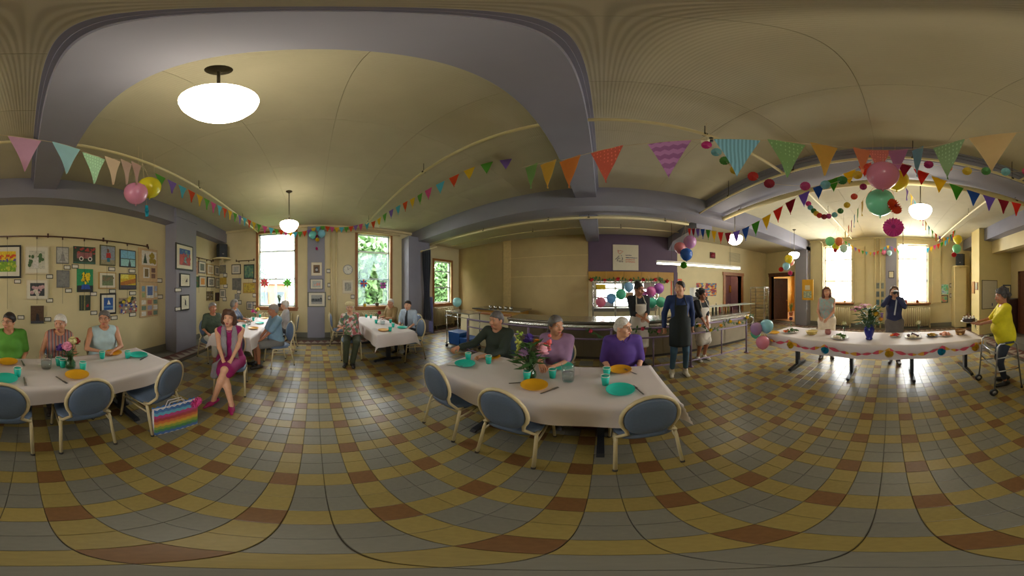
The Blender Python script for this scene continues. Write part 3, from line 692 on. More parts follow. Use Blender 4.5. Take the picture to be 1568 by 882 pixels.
def bouquet(name, p, label, body, vmat, flowers, leaves=22, spread=.1, neck=.16, seed=3):
    """vase profile, blossoms [(dx,dy,dz,r,col,kind)], leaves around."""
    rng = random.Random(seed); t = thing(name, label, 'vase', tuple(p), group='vases of flowers'); p = np.asarray(p, float)
    MB().lathe(body, p, 22).build('vase_body', vmat, t, True, True)
    st = MB(); lf = MB(); mx = max(f[2] for f in flowers)
    for dx, dy, dz, r, col, kd in flowers:
        st.tube([p+[0, 0, .03], p+[dx*.3, dy*.3, neck], p+[dx, dy, dz-r*.5]], .003, 5); flower(t, p+[dx, dy, dz], r, col, kd, rng)
    for k in range(leaves):
        a = rng.uniform(0, 2*PI); rr = rng.uniform(.2, 1)*spread; z = rng.uniform(neck*.9, mx*.95); s = rng.uniform(.035, .07)*(spread/.1)**.5
        d = np.array([math.cos(a), math.sin(a), rng.uniform(-.2, .8)]); d /= np.linalg.norm(d); u = np.cross(d, [0, 0, 1]); c = p+[rr*math.cos(a), rr*math.sin(a), z]
        lf.add([c-d*s, c+u*s*.35, c+d*s, c-u*s*.35, c+np.array([0, 0, s*.15])], [(0, 1, 4), (1, 2, 4), (2, 3, 4), (3, 0, 4)])
        st.tube([p+[0, 0, .05], c-d*s], .002, 4)
    st.build('stems', leaf_m, t, True, True); o = lf.build('leaves', leaf_m, t, False, True); return t
Z0 = .7565
def on(px, py, z=Z0): return tuple(at(px, py, Z=z))
PL = [(plY, 12, 555, 'mustard paper plate before the person in the bright green top'), (plT, 8, 581, 'turquoise paper plate at the near edge of the picture-wall table, by the first chair'),
 (plY, 118, 575, 'mustard paper plate beside the peony vase, above the middle chair'), (plY, 173.5, 541, 'mustard paper plate before the pale blue blouse'),
 (plT, 212, 544.5, 'turquoise paper plate near the end of the picture-wall table'), (plY, 818, 591, 'mustard paper plate on the near edge between two empty chairs'),
 (plY, 950, 567, 'mustard paper plate in front of the violet polo shirt'), (plT, 950, 598, 'turquoise paper plate above the corner chair of the railing-side table'),
 (plT, 712, 558, 'turquoise paper plate at the bin-side end of the railing-side table'), (plY, 752, 547, 'mustard paper plate before the dark green sweater'), (plT, 862, 562, 'turquoise paper plate before the lilac T-shirt'),
 (plY, 388, 503, 'mustard paper plate near the table corner behind the magenta dress'), (plY, 405, 487.5, 'mustard paper plate at the window end of the red pinwheel table'), (plT, 398, 495, 'turquoise paper plate before the light blue shirt'),
 (plY, 587, 506, 'mustard paper plate beside the floral blouse'), (plT, 616, 502, 'turquoise paper plate before the dark tie'), (plY, 1185, 510, 'mustard plate alone at the balloon end of the buffet')]
for pr, x, y, lb in PL: place(pr, on(x, y), 0, lb)
CU = [(27, 576, 'turquoise cup on the picture-wall table between mustard and turquoise plates'), (90, 559, 'turquoise cup close to the water jug and peony vase'), (96, 562, 'second turquoise cup right beside the peony vase'),
 (127, 566, 'turquoise cup on the far side of the peony vase from the jug'), (156.5, 548.5, 'turquoise cup in front of the pale blue blouse, beside the mustard plate'), (195.5, 548, 'turquoise cup beside the turquoise plate near the table end'),
 (927, 589, 'turquoise cup standing in front of its twin by the violet polo shirt'), (929, 576, 'turquoise cup standing behind its twin by the violet polo shirt'), (717, 551, 'turquoise cup held by the dark green sweater'),
 (748, 556, 'turquoise cup beside the mustard plate of the dark green sweater'), (807, 581, 'turquoise cup just behind the mustard plate between empty chairs'), (846, 578, 'turquoise cup at the middle of the railing-side table'),
 (373.5, 503, 'turquoise cup nearest the magenta dress'), (361, 503, 'turquoise cup half hidden by the magenta dress'), (388, 491, 'turquoise cup beside the jug on the red pinwheel table'), (398, 486, 'turquoise cup at the window end of the red pinwheel table'),
 (597.5, 507, 'turquoise cup next to the mustard plate on the clock table'), (602, 501, 'turquoise cup behind the near cup on the clock table'), (598, 494.5, 'turquoise cup before the dark tie, past the jug'), (576, 495, 'turquoise cup at the floral sleeve on the clock table'),
 (568, 487, 'turquoise cup at the far end of the clock table by the wall pipes'), (561, 486, 'turquoise cup farthest along the clock table')]
for x, y, lb in CU: place(cup0, on(x, y), random.uniform(0, 6), lb)
FK = [(38, 584, .1, 'fork beside the turquoise plate on the picture-wall table'), (94, 582, .4, 'fork beside the mustard plate above the middle chair'), (35, 556, .2, 'fork before the bright green top'), (221, 548, -1.2, 'fork beside the turquoise plate at the table end'),
 (965, 569, .6, 'fork beside the plate of the violet polo shirt'), (977, 597, .3, 'fork beside the turquoise plate above the corner chair'), (795, 586, -.9, 'fork left of the mustard plate between empty chairs'), (842, 598, -.6, 'fork near the table edge past the mustard plate'), (696, 560, -1, 'fork at the bin-side end of the railing-side table')]
for x, y, a, lb in FK: place(fork0, on(x, y), a, lb)
jug(on(71, 564), 'clear water jug beside the peony vase on the picture-wall table'); jug(on(870, 583), 'clear water jug in the middle of the railing-side table')
jug(on(381, 497), 'clear water jug on the red pinwheel table'); jug(on(586, 497), 'clear water jug on the clock table')
VG = [(0, 0), (.05, 0), (.06, .03), (.055, .07), (.028, .11), (.03, .14), (.042, .165), (.038, .165), (.025, .12), (.05, .06), (.045, .01), (0, .01)]
bouquet('flower_vase', on(108, 563), 'glass vase with pink peony, cream and purple flowers on the picture-wall table', VG, clear_g,
 [(.05, .04, .27, .058, (232, 150, 186), 'round'), (-.03, -.03, .31, .05, (214, 206, 150), 'round'), (.10, -.05, .23, .05, (88, 52, 140), 'round'), (-.08, -.06, .29, .05, (176, 40, 40), 'round'), (.03, -.06, .24, .025, (160, 178, 70), 'spike')], 22, .09)
bouquet('flower_vase', on(812, 578), 'big mixed bouquet with pink peony and lilac asters on the railing-side table', VG, clear_g,
 [(.10, .06, .30, .075, (222, 160, 176), 'round'), (-.05, -.03, .28, .055, (160, 124, 168), 'round'), (-.06, .10, .38, .06, (76, 48, 130), 'round'), (.14, .10, .37, .06, (226, 96, 96), 'spike'), (-.15, .08, .40, .05, (150, 176, 70), 'spike'), (.02, .12, .34, .045, (222, 140, 40), 'round'), (-.12, .0, .32, .05, (186, 190, 90), 'spike')], 60, .17, seed=9)
bouquet('flower_vase', on(391, 489), 'vase with magenta and yellow flowers on the red pinwheel table', VG, clear, [(.05, -.05, .24, .06, (190, 30, 120), 'round'), (-.03, .06, .29, .055, (224, 196, 40), 'round'), (.03, .02, .2, .04, (206, 120, 150), 'round')], 26, .09, seed=4)
bouquet('flower_vase', on(578.5, 493), 'vase with one red rose on the clock table', VG, clear, [(.03, .03, .24, .06, (150, 16, 40), 'round'), (-.05, -.04, .18, .03, (170, 180, 90), 'round')], 22, .08, seed=5)
# ---- buffet food
def platter(px, py, label, r, items, base=white, rim=.02):
    p = np.array(on(px, py)); t = thing('food_platter', label, 'platter', tuple(p), group='buffet dishes')
    MB().lathe([(0, 0), (.6*r, 0), (.95*r, rim), (r, rim+.002), (.95*r, rim+.004), (.6*r, .006), (0, .006)], p, 26).build('dish', base, t, True, True)
    rng = random.Random(int(px))
    for nm, col, n, sz, (dx, dy), sp in items:
        m = MB()
        for k in range(n):
            a, q = rng.uniform(0, 2*PI), sp*rng.random()**.6; h = .012+(sp-q)*.5*rng.random()
            m.sph(p+[dx+q*math.cos(a), dy+q*math.sin(a), h+sz*.5], (sz*rng.uniform(.7, 1.2), sz*rng.uniform(.7, 1.2), sz*rng.uniform(.5, .9)), 7, 5)
        o = m.build(nm, M('food_%d_%d_%d' % col, col, .5, var=.25, scale=60), t, True, True); o['kind'] = 'stuff'
platter(1210, 508.5, 'vegetable platter with carrots and greens at the balloon end of the buffet', .16, [('carrots', (214, 100, 30), 24, .02, (-.05, .05), .06), ('greens', (58, 96, 34), 30, .022, (.04, -.02), .12), ('radishes', (220, 205, 190), 14, .016, (.0, -.09), .05)])
platter(1243, 511.5, 'yellow bowl of crisps on the buffet', .12, [('crisps', (214, 190, 110), 46, .02, (0, 0), .09)], M('chip_bowl', (206, 184, 110), .5), .06)
platter(1286, 517.5, 'white platter of green salad and dips before the teal top', .16, [('salad', (80, 116, 40), 40, .022, (.05, .0), .11), ('dip', (226, 210, 180), 8, .03, (-.08, .03), .05)])
platter(1370, 515, 'platter of strawberries and orange fruit near the photographer', .11, [('strawberries', (190, 30, 26), 24, .02, (.02, -.02), .07), ('orange_pieces', (232, 120, 30), 16, .018, (-.03, .04), .05)])
platter(1398, 516.5, 'platter of dark grapes with cheese rounds', .15, [('grapes', (70, 24, 34), 50, .018, (.05, 0), .10), ('cheese', (232, 214, 180), 6, .035, (-.09, .02), .06)])
platter(1427, 514.5, 'tray of olives and golden bites before the patterned border', .12, [('bites', (180, 140, 50), 34, .02, (0, 0), .09)], M('black_tray', (50, 44, 40), .4))
platter(1447.5, 513.5, 'clear tray of sliced cold meat', .13, [('meat_slices', (206, 136, 110), 26, .03, (0, 0), .09)], M('clear_tray', (214, 206, 200), .2))
platter(1470.5, 512, 'wicker basket of bread at the far end of the buffet', .11, [('bread', (206, 170, 110), 26, .032, (0, 0), .075)], M('wicker', (140, 100, 50), .7, var=.3, scale=60), .09)
t = thing('pink_mug', 'dusty pink mug beside the green salad platter', 'mug', on(1268, 511.5)); MB().lathe([(0, 0), (.05, 0), (.062, .04), (.058, .09), (.053, .09), (.055, .04), (.045, .01), (0, .01)]).build('mug_body', M('dusty_pink', (164, 100, 96), .4), t, True)
MB().tube([(.055, 0, .075), (.09, 0, .07), (.09, 0, .03), (.056, 0, .025)], .006).build('mug_handle', M('dusty_pink', (0, 0, 0)), t, True)
m = MB(); p = np.array(on(1245, 506)); m.box(p+[0, 0, .01], (.14, .12, .02), .4); m.box(p+[.01, .0, .028], (.12, .12, .015), .6); tag(m.build('paper_napkins', white), 'folded white paper napkins behind the crisp bowl', 'napkins')
VB = [(0, 0), (.06, 0), (.062, .015), (.05, .03), (.085, .12), (.095, .18), (.07, .23), (.06, .25), (.075, .27), (.07, .27), (.055, .25), (.085, .18), (.07, .11), (.04, .035), (0, .03)]
bouquet('flower_vase', on(1331, 519), 'cobalt blue vase with a tall bouquet of pink lilies and yellow flowers', VB, M('cobalt_glaze', (30, 36, 130), .2, var=.05),
 [(.0, .16, .54, .12, (206, 130, 156), 'lily'), (.04, .07, .58, .11, (214, 150, 172), 'lily'), (-.02, .24, .50, .10, (198, 120, 150), 'lily'), (-.06, -.12, .45, .06, (226, 180, 30), 'round'), (.0, -.2, .36, .05, (228, 150, 40), 'round'), (-.02, -.22, .42, .045, (140, 110, 180), 'spike'), (.06, -.05, .50, .05, (226, 190, 60), 'round'), (.1, -.17, .5, .04, (226, 210, 130), 'round')], 120, .24, .27, seed=12)
VS = [(0, 0), (.03, 0), (.034, .04), (.022, .1), (.026, .12), (.022, .12), (.018, .1), (.03, .04), (0, .008)]
for (x, y, lb, col) in ((1211, 506, 'slim glass vase with one plum flower in the vegetable platter', (80, 20, 60)), (1293, 511, 'slim glass vase with white flowers beside the salad platter', (222, 220, 170)), (1407, 510, 'slim glass vase with white flowers behind the grapes', (222, 218, 176)), (1494, 506, 'slim glass vase with white flowers at the cake end of the buffet', (222, 218, 190))):
    bouquet('bud_vase', on(x, y), lb, VS, clear, [(0, 0, .21, .05, col, 'round'), (.04, .03, .19, .035, col, 'round')] if x != 1211 else [(0, 0, .25, .05, col, 'round')], 8, .04, .11, seed=int(x))
# ================================================================== PEOPLE: tapered-limb distance fields meshed by surface nets
def surfnets(F, org, h):
    ins = F < 0; nx, ny, nz = F.shape
    c = [ins[i:nx-1+i, j:ny-1+j, k:nz-1+k] for i in (0, 1) for j in (0, 1) for k in (0, 1)]
    tot = sum(x.astype(np.int8) for x in c); act = (tot > 0) & (tot < 8)
    I = np.argwhere(act); n = len(I); idx = -np.ones(act.shape, np.int64); idx[act] = np.arange(n)
    pos = np.zeros((n, 3)); cnt = np.zeros(n)
    cor = [(i, j, k) for i in (0, 1) for j in (0, 1) for k in (0, 1)]
    for a in cor:
        for ax in range(3):
            if a[ax] == 1: continue
            b = list(a); b[ax] = 1
            fa = F[I[:, 0]+a[0], I[:, 1]+a[1], I[:, 2]+a[2]]; fb = F[I[:, 0]+b[0], I[:, 1]+b[1], I[:, 2]+b[2]]
            m = (fa < 0) != (fb < 0); t = np.where(m, fa/np.where(m, fa-fb, 1), 0)
            p = np.tile(np.array(a, float), (n, 1)); p[:, ax] += t
            pos += p*m[:, None]; cnt += m
    V = org+(I+pos/cnt[:, None])*h
    Q = []
    for ax in range(3):
        sl0 = [slice(1, -1)]*3; sl1 = [slice(1, -1)]*3; sl0[ax] = slice(0, -1); sl1[ax] = slice(1, None)
        s0, s1 = ins[tuple(sl0)], ins[tuple(sl1)]; ch = np.argwhere(s0 != s1)
        if len(ch) == 0: continue
        off = np.array([1, 1, 1]); off[ax] = 0; e = ch+off; u, w = [(1, 2), (2, 0), (0, 1)][ax]
        def cell(du, dw): q = e.copy(); q[:, u] += du; q[:, w] += dw; return idx[q[:, 0], q[:, 1], q[:, 2]]
        q = np.stack([cell(-1, -1), cell(0, -1), cell(0, 0), cell(-1, 0)], 1)
        fl = ~s0[ch[:, 0], ch[:, 1], ch[:, 2]]; q[fl] = q[fl][:, ::-1]; Q.append(q)
    return V, np.vstack(Q)
def cone(a, b, ra, rb=None, k=.025, s=(1, 1, 1)): return (np.asarray(a, float), np.asarray(b, float), ra, ra if rb is None else rb, k, np.asarray(s, float))
def ell(c, r, k=.02): r = np.asarray(r, float); m = r.max(); return (np.asarray(c, float), np.asarray(c, float), m, m, k, r/m)
def field(prims, h, cut=None, pad=.03):
    lo = np.min([np.minimum(p[0], p[1])-max(p[2], p[3])*p[5] for p in prims], 0)-pad; hi = np.max([np.maximum(p[0], p[1])+max(p[2], p[3])*p[5] for p in prims], 0)+pad
    n = np.ceil((hi-lo)/h).astype(int)+1; F = np.full(n, 1.0)
    ax = [lo[i]+np.arange(n[i])*h for i in range(3)]
    for a, b, ra, rb, k, s in prims:
        e = max(ra, rb)*s+k+2*h; l = np.clip(((np.minimum(a, b)-e-lo)/h).astype(int), 0, n-1); u = np.clip(((np.maximum(a, b)+e-lo)/h).astype(int)+2, 1, n)
        X, Y, Z = (ax[i][l[i]:u[i]] for i in range(3))
        px, py, pz = (X-a[0])[:, None, None]/s[0], (Y-a[1])[None, :, None]/s[1], (Z-a[2])[None, None, :]/s[2]
        d = (b-a)/s; dd = float(d@d)
        if dd > 1e-12: t = np.clip((px*d[0]+py*d[1]+pz*d[2])/dd, 0, 1); D = np.sqrt((px-t*d[0])**2+(py-t*d[1])**2+(pz-t*d[2])**2)-(ra+(rb-ra)*t)
        else: D = np.sqrt(px**2+py**2+pz**2)-ra
        D = D*s.min() if s.min() > .5 else D*((s.min()+1)/2*.8)
        v = F[l[0]:u[0], l[1]:u[1], l[2]:u[2]]
        if k > 0: hh = np.clip(.5+.5*(v-D)/k, 0, 1); v[...] = v+(D-v)*hh-k*hh*(1-hh)
        else: v[...] = np.minimum(v, D)
    if cut is not None: F = cut(F, *np.meshgrid(*ax, indexing='ij'))
    F[0] = F[-1] = 1; F[:, 0] = F[:, -1] = 1; F[:, :, 0] = F[:, :, -1] = 1
    return surfnets(F, lo, h)
def meshobj(name, V, Q, mats, parent, mi=None):
    me = bpy.data.meshes.new(name); me.vertices.add(len(V)); me.vertices.foreach_set('co', np.asarray(V, np.float32).ravel())
    nq = len(Q); me.loops.add(nq*4); me.loops.foreach_set('vertex_index', np.asarray(Q, np.int32).ravel())
    me.polygons.add(nq); me.polygons.foreach_set('loop_start', np.arange(nq, dtype=np.int32)*4)
    for m in (mats if isinstance(mats, (list, tuple)) else [mats]): me.materials.append(m)
    if mi is not None: me.polygons.foreach_set('material_index', np.asarray(mi, np.int32))
    me.polygons.foreach_set('use_smooth', np.ones(nq, bool)); me.update(); me.validate()
    return link(name, me, parent)
# ---- head (centre at origin, y forward) and hand templates
def head_tpl(w, jaw, nose):
    P = [ell((0, -.012, .028), (.074*w, .092, .088), .02), ell((0, .012, -.035), (.060*w, .070, .068), .03), ell((0, .040, -.082), (.036*jaw, .036, .030), .03),
         cone((0, .080, .018), (0, .101+nose, -.024), .008, .013, .012), ell((0, .088, -.030), (.018, .012, .010), .008),
         cone((-.04, .075, .036), (.04, .075, .036), .010, .010, .018), ell((-.044*w, .058, -.028), (.022, .022, .022), .02), ell((.044*w, .058, -.028), (.022, .022, .022), .02),
         ell((-.076*w, -.008, -.008), (.010, .022, .034), .006), ell((.076*w, -.008, -.008), (.010, .022, .034), .006), ell((0, .078, -.062), (.024, .012, .012), .010),
         cone((0, -.018, -.06), (0, -.035, -.19), .050*w, .056*w, .03)]
    return field(P, .0065)
HEADS = {'f': head_tpl(.96, .85, 0), 'm': head_tpl(1.03, 1.1, .004)}
def hand_tpl(curl):
    """Wrist at origin, hand along +y, palm facing -z, thumb towards +x."""
    P = [cone((0, -.03, 0), (0, .02, 0), .026, .030, .02, (1, 1, .75)), cone((-.016, .04, 0), (-.022, .085, 0), .020, .019, .015, (1, 1, .7)), cone((.016, .04, 0), (.022, .085, 0), .021, .018, .015, (1, 1, .7))]
    for x, ln in ((-.033, .058), (-.011, .072), (.011, .078), (.032, .068)):
        a, p = 0, np.array([x, .088, 0.])
        for k, fr in enumerate((.45, .32, .23)):
            a += curl*(.7 if k == 0 else .9); q = p+ln*fr*1.05*np.array([x*.6 if k == 0 else 0, math.cos(a), -math.sin(a)])
            P.append(cone(p, q, .0088-.0008*k, .0082-.001*k, .004)); p = q
    P += [cone((.026, .022, -.004), (.052, .050, -.012), .0125, .0105, .01), cone((.052, .050, -.012), (.060, .082, -.020-.01*curl), .010, .0082, .004)]
    return field(P, .0052)
HANDS = {'relax': hand_tpl(.38), 'grip': hand_tpl(1.0), 'flat': hand_tpl(.12)}
skins = {'a': M('skin_light', (216, 164, 134), .5, var=.06, scale=25), 'b': M('skin_tan', (198, 142, 110), .5, var=.06, scale=25), 'c': M('skin_warm', (176, 118, 88), .5, var=.06, scale=25)}
hairs = {'white': (206, 200, 192), 'grey': (138, 132, 128), 'dark': (38, 30, 28), 'brown': (78, 52, 38), 'saltpepper': (96, 90, 88), 'auburn': (92, 52, 40), 'darkgrey': (62, 58, 58)}
eye_w = M('eye_white', (196, 184, 174), .3, var=0); eye_d = M('eye_iris', (42, 32, 26), .3, var=0); lip_m = M('lips', (176, 84, 80), .5)
def unit(v): v = np.asarray(v, float); return v/(np.linalg.norm(v)+1e-12)
def frame3(y, up): y = unit(y); x = unit(np.cross(y, up)); z = np.cross(x, y); return np.stack([x, y, z], 1)
def ik(a, b, l1, l2, pole):
    d = b-a; L_ = np.linalg.norm(d); mx = (l1+l2)*.995
    if L_ > mx: b = a+d*mx/L_; d = b-a; L_ = mx
    c = (l1*l1-l2*l2+L_*L_)/(2*L_); hgt = math.sqrt(max(l1*l1-c*c, 1e-6)); u = d/L_; p = np.asarray(pole, float)-u*np.dot(pole, u); p = unit(p)
    return a+u*c+p*hgt, b
CLO = {}
def person(label, loc, facing, sex='f', sit=True, S=1.0, fat=1.0, skin='a', hair='grey', style='short', lean=0.0, twist=0.0, look=(0, 0, 0), hands=None, feet=None, knees=None, top=None, sleeve=.45,
           bottom=None, leg='trousers', shoe=None, hp='relax', extra=None, hres=.013, glasses=False, tilt=0.0, neckline=True, seat=.465, topmat=None, botmat=None, turn=None, swd=1.0):
    """Local frame: x to the person's right, y forward, z up; origin on the floor under the pelvis."""
    t = thing('person', label, 'person', (loc[0], loc[1], 0), face(*facing), 'people at the celebration'); A = np.array
    dz = (seat+.085-.92*S) if sit else 0.0
    def J(x, y, z): return A([x*S, y*S, z*S+dz])
    pel = J(0, 0, .95); hipL, hipR = J(-.088*(.6+.4*fat), 0, .91), J(.088*(.6+.4*fat), 0, .91)
    cl, sl = math.cos(lean), math.sin(lean); ct, st_ = math.cos(tilt), math.sin(tilt); cw, sw = math.cos(twist), math.sin(twist)
    def T(x, y, z, tw=1.0):            # torso point: tilt, lean and twist about the pelvis
        p = J(x, y, z)-pel; p = A([p[0]*math.cos(twist*tw)-p[1]*math.sin(twist*tw), p[0]*math.sin(twist*tw)+p[1]*math.cos(twist*tw), p[2]])
        p = A([p[0], p[1]*cl+p[2]*sl, -p[1]*sl+p[2]*cl]); p = A([p[0]*ct+p[2]*st_, p[1], -p[0]*st_+p[2]*ct]); return p+pel
    wm = 1.0 if sex == 'm' else .90; sh = .176*wm*swd
    waist, chest, upch, neck = T(0, .005, 1.08, .4), T(0, .012, 1.24, .8), T(0, 0, 1.36), T(0, -.005, 1.46)
    SL, SR = T(-sh, -.005, 1.395), T(sh, -.005, 1.395); hc = T(0, .03, 1.575)
    # legs
    if knees is None: knees = [(-.10, .44, .50), (.10, .44, .50)] if sit else None
    if feet is None: feet = [(-.10, .42, .085), (.10, .42, .085)] if sit else [(-.095, -.01, .085), (.095, .01, .085)]
    legs = []
    for i, (hp_, f) in enumerate(((hipL, feet[0]), (hipR, feet[1]))):
        an = A(f, float); 
        if knees is not None: kn = A(knees[i], float)
        else: kn, an = ik(hp_, an, .43*S, .42*S, (0, 1, 0))
        legs.append((hp_, kn, an))
    # arms
    if hands is None: hands = [(-.12, .33, .60), (.12, .33, .60)] if sit else [(-.27*wm, .05, .78*S), (.27*wm, .05, .78*S)]
    arms = []
    for i, (s_, hd) in enumerate(((SL, hands[0]), (SR, hands[1]))):
        sg = -1 if i == 0 else 1
        el_, wr = ik(s_, A(hd[:3], float), .285*S, .245*S, A(hd[3:6] if len(hd) >= 6 else (sg*.3, -.35, -1)))
        arms.append((s_, el_, wr))
    f = fat; tor = [cone(pel+A([-.055*f, 0, -.02]), pel+A([.055*f, 0, -.02]), .115*f, .115*f, .04, (1, .88, .95)), cone(pel, waist, .118*f, .108*f, .05, (1.12, .82, 1)), cone(waist, chest, .108*f, .122*(.5+.5*f), .05, (1.14, .80, 1)),
                    cone(chest, upch, .122*(.5+.5*f), .105, .05, (1.2, .76, 1)), cone(SL*.72+upch*.28, SR*.72+upch*.28, .062, .062, .05)]
    if sex == 'f': tor += [ell(T(-.068, .095*(.7+.3*f), 1.245), (.058, .05, .06), .035), ell(T(.068, .095*(.7+.3*f), 1.245), (.058, .05, .06), .035)]
    if f > 1.12: tor.append(ell(pel+(waist-pel)*.75+A([0, .05*f, 0]), (.14*f, .115*f, .13), .06))
    armp = []; q = .92 if sex == 'f' else 1.05
    for s_, e_, w_ in arms: armp.append([cone(s_, e_, .052*q*(.6+.4*f), .041*q, .03), cone(e_, w_, .041*q, .027*q, .02)])
    legp = []
    for h_, k_, a_ in legs: legp.append([cone(h_, k_, .082*(.55+.45*f), .056, .035), cone(k_, k_+(a_-k_)*.35, .054, .053, .02), cone(k_+(a_-k_)*.35, a_, .053, .036, .02)])
    body = tor+[cone(upch, neck+A([0, 0, .02]), .062, .05, .03)]+[p for a in armp for p in a]+[p for l in legp for p in l]
    shrink = [(a, b, ra-.006, rb-.006, k, s) for a, b, ra, rb, k, s in body]
    fdirs = []
    for i, (h_, k_, a_) in enumerate(legs):
        d = A(turn[i], float) if turn is not None else A([(-.15 if i == 0 else .15), 1, 0]); d = unit(d); fdirs.append(d)
        shrink.append(cone(a_-d*.02+A([0, 0, -.03]), a_+d*.12+A([0, 0, min(-.045, -a_[2]+.03)]), .032, .028, .02, (1, 1, .85)) if not (shoe and shoe[1] == 'heels') else cone(a_-d*.02+A([0, 0, -.025]), a_+d*.09+A([0, 0, -.058]), .030, .022, .02, (1, 1, .8)))
    V, Q = field(shrink, hres); Vs, Qs = [V], [Q]; n = len(V)
    # head
    ya, pi_, ro = look; cy_, sy_ = math.cos(ya), math.sin(ya); cp, sp = math.cos(pi_), math.sin(pi_); cr, sr = math.cos(ro), math.sin(ro)
    HR = A([[cy_, -sy_, 0], [sy_, cy_, 0], [0, 0, 1]]) @ A([[1, 0, 0], [0, cp, -sp], [0, sp, cp]]) @ A([[cr, 0, sr], [0, 1, 0], [-sr, 0, cr]]); HS = (1.04 if sex == 'm' else 1.01)*S**.5
    V, Q = HEADS[sex]; Vs.append((V*HS) @ HR.T+hc); Qs.append(Q+n); n += len(V)
    def H(x, y, z): return HR @ (A([x, y, z])*HS)+hc
    hpo = hp if isinstance(hp, (list, tuple)) else (hp, hp)
    for i, (s_, e_, w_) in enumerate(arms):
        V, Q = HANDS[hpo[i]]; V = V*(.98 if sex == 'm' else .90); sg = 1 if i == 0 else -1
        hd = hands[i]; dr = unit(A(hd[6:9], float)) if len(hd) >= 9 else unit(unit(w_-e_)+A([sg*.25, .15, -.1])); up = A(hd[9:12], float) if len(hd) >= 12 else A([0, 0, 1.])
        R = frame3(dr, up); Vm = V*A([1, 1, 1]) if sg == 1 else V*A([-1, 1, 1])      # left thumb towards +x, right thumb towards -x
        Vs.append(Vm @ R.T+w_); Qs.append((Q if sg == 1 else Q[:, ::-1])+n); n += len(V)
    bo = meshobj('body', np.vstack(Vs), np.vstack(Qs), skins[skin], t); to = t
    # eyes, lips
    for sx in (-1, 1):
        m = MB(); m.sph(H(sx*.031, .0665, .012), .0115*HS, 10, 7); m.sph(H(sx*.031, .0748, .012), .0056*HS, 8, 5, 1); m.build('eye', [eye_w, eye_d], bo, True)
    m = MB(); m.sph(H(0, .0915, -.058), (.021*HS, .007*HS, .0055*HS), 10, 6, 0, HR); m.sph(H(0, .0895, -.066), (.017*HS, .007*HS, .0055*HS), 10, 6, 0, HR); m.build('lips', lip_m, bo, True)
    # hair
    hm = M('hair_'+hair, hairs[hair], .55, var=.25, scale=50, bump=.3); P = []
    for sx in (-1, 1): MB().tube([H(sx*.017, .083, .032), H(sx*.032, .084, .038), H(sx*.049, .072, .031)], .0042, 5).build('eyebrow', hm, bo, True)
    if style != 'cap':
        P = [ell(H(0, -.016, .040), (.086, .102, .088), .02)]
        if style == 'short': P += [ell(H(0, -.05, -.01), (.078, .058, .07), .03)]
        if style == 'crop': P = [ell(H(0, -.017, .042), (.083, .102, .083), .02), ell(H(0, -.05, -.01), (.074, .055, .06), .03)]
        if style == 'volume': P += [ell(H(-.06, -.02, .0), (.045, .065, .08), .03), ell(H(.06, -.02, .0), (.045, .065, .08), .03), ell(H(0, -.06, -.02), (.085, .06, .085), .03), ell(H(.02, .02, .10), (.07, .06, .04), .03)]
        if style == 'wavy': P += [ell(H(sx*q_[0], q_[1], q_[2]), (.036, .04, .04), .025) for sx in (-1, 1) for q_ in ((.075, .0, .04), (.082, -.015, -.01), (.084, -.02, -.055), (.062, -.05, -.075), (.05, .015, .095))]+[ell(H(0, -.07, -.03), (.085, .055, .085), .03), ell(H(.01, .0, .105), (.07, .07, .035), .03)]
        if style == 'bun': P += [ell(H(0, -.105, .02), (.048, .045, .048), .01)]
        if style == 'bun_top': P += [ell(H(0, -.06, .13), (.05, .05, .04), .01)]
        if style == 'long': P += [cone(H(-.062, -.02, .03), H(-.085, -.01, -.20), .042, .034, .03), cone(H(.062, -.02, .03), H(.085, -.01, -.20), .042, .034, .03), cone(H(0, -.07, .0), H(0, -.08, -.22), .07, .06, .04)]
        if style == 'tail': P += [ell(H(0, -.05, -.01), (.078, .058, .07), .03), cone(H(0, -.11, .02), H(.02, -.15, -.17), .035, .02, .02)]
        if style == 'curly':
            rg = np.random.RandomState(5); P += [ell(H(*(A([.10, .10, .10])*unit(d)*A([1, 1.05, 1])+A([0, -.03, .03]))), (.034, .034, .034), .012) for d in rg.randn(34, 3) if not (d[1] > .3*abs(d[2]) and d[2] < .6*abs(d[1]))]
        P = [(a, b, ra*HS, rb*HS, k, s) for a, b, ra, rb, k, s in P]; Ri = HR.T
        fz = .062 if style != 'crop' else .058
        def cut(F, X, Y, Z):
            q = np.stack([X-hc[0], Y-hc[1], Z-hc[2]], -1) @ Ri.T/HS; x, y, z = q[..., 0], q[..., 1], q[..., 2]
            rg = np.sin(x*95+y*40)*np.cos(z*80+y*60)*.0022; fc = np.maximum(np.maximum(.018-y+np.clip(-.02-z, 0, .1)*.2, z-(fz-.35*np.abs(x)*np.abs(x)/.07)), np.abs(x)-.072)
            return np.maximum(F+rg, -fc)
        V, Q = field(P, .0085, cut); meshobj('hair', V, Q, hm, t)
    if glasses:
        m = MB()
        for sx in (-1, 1):
            m.tube([H(sx*.031+.022*math.cos(k*PI/6), .088, .010+.017*math.sin(k*PI/6)) for k in range(12)], .0019, 5, True); m.tube([H(sx*.053, .087, .014), H(sx*.078, .0, .012)], .0019, 5)
        m.tube([H(-.009, .089, .012), H(.009, .089, .012)], .0019, 5); m.build('glasses', M('glasses_frame', (46, 38, 34), .3), t, True)
    # clothes
    infl = lambda ps, e, k=None: [(a, b, ra+e, rb+e, (k or kk), s) for a, b, ra, rb, kk, s in ps]
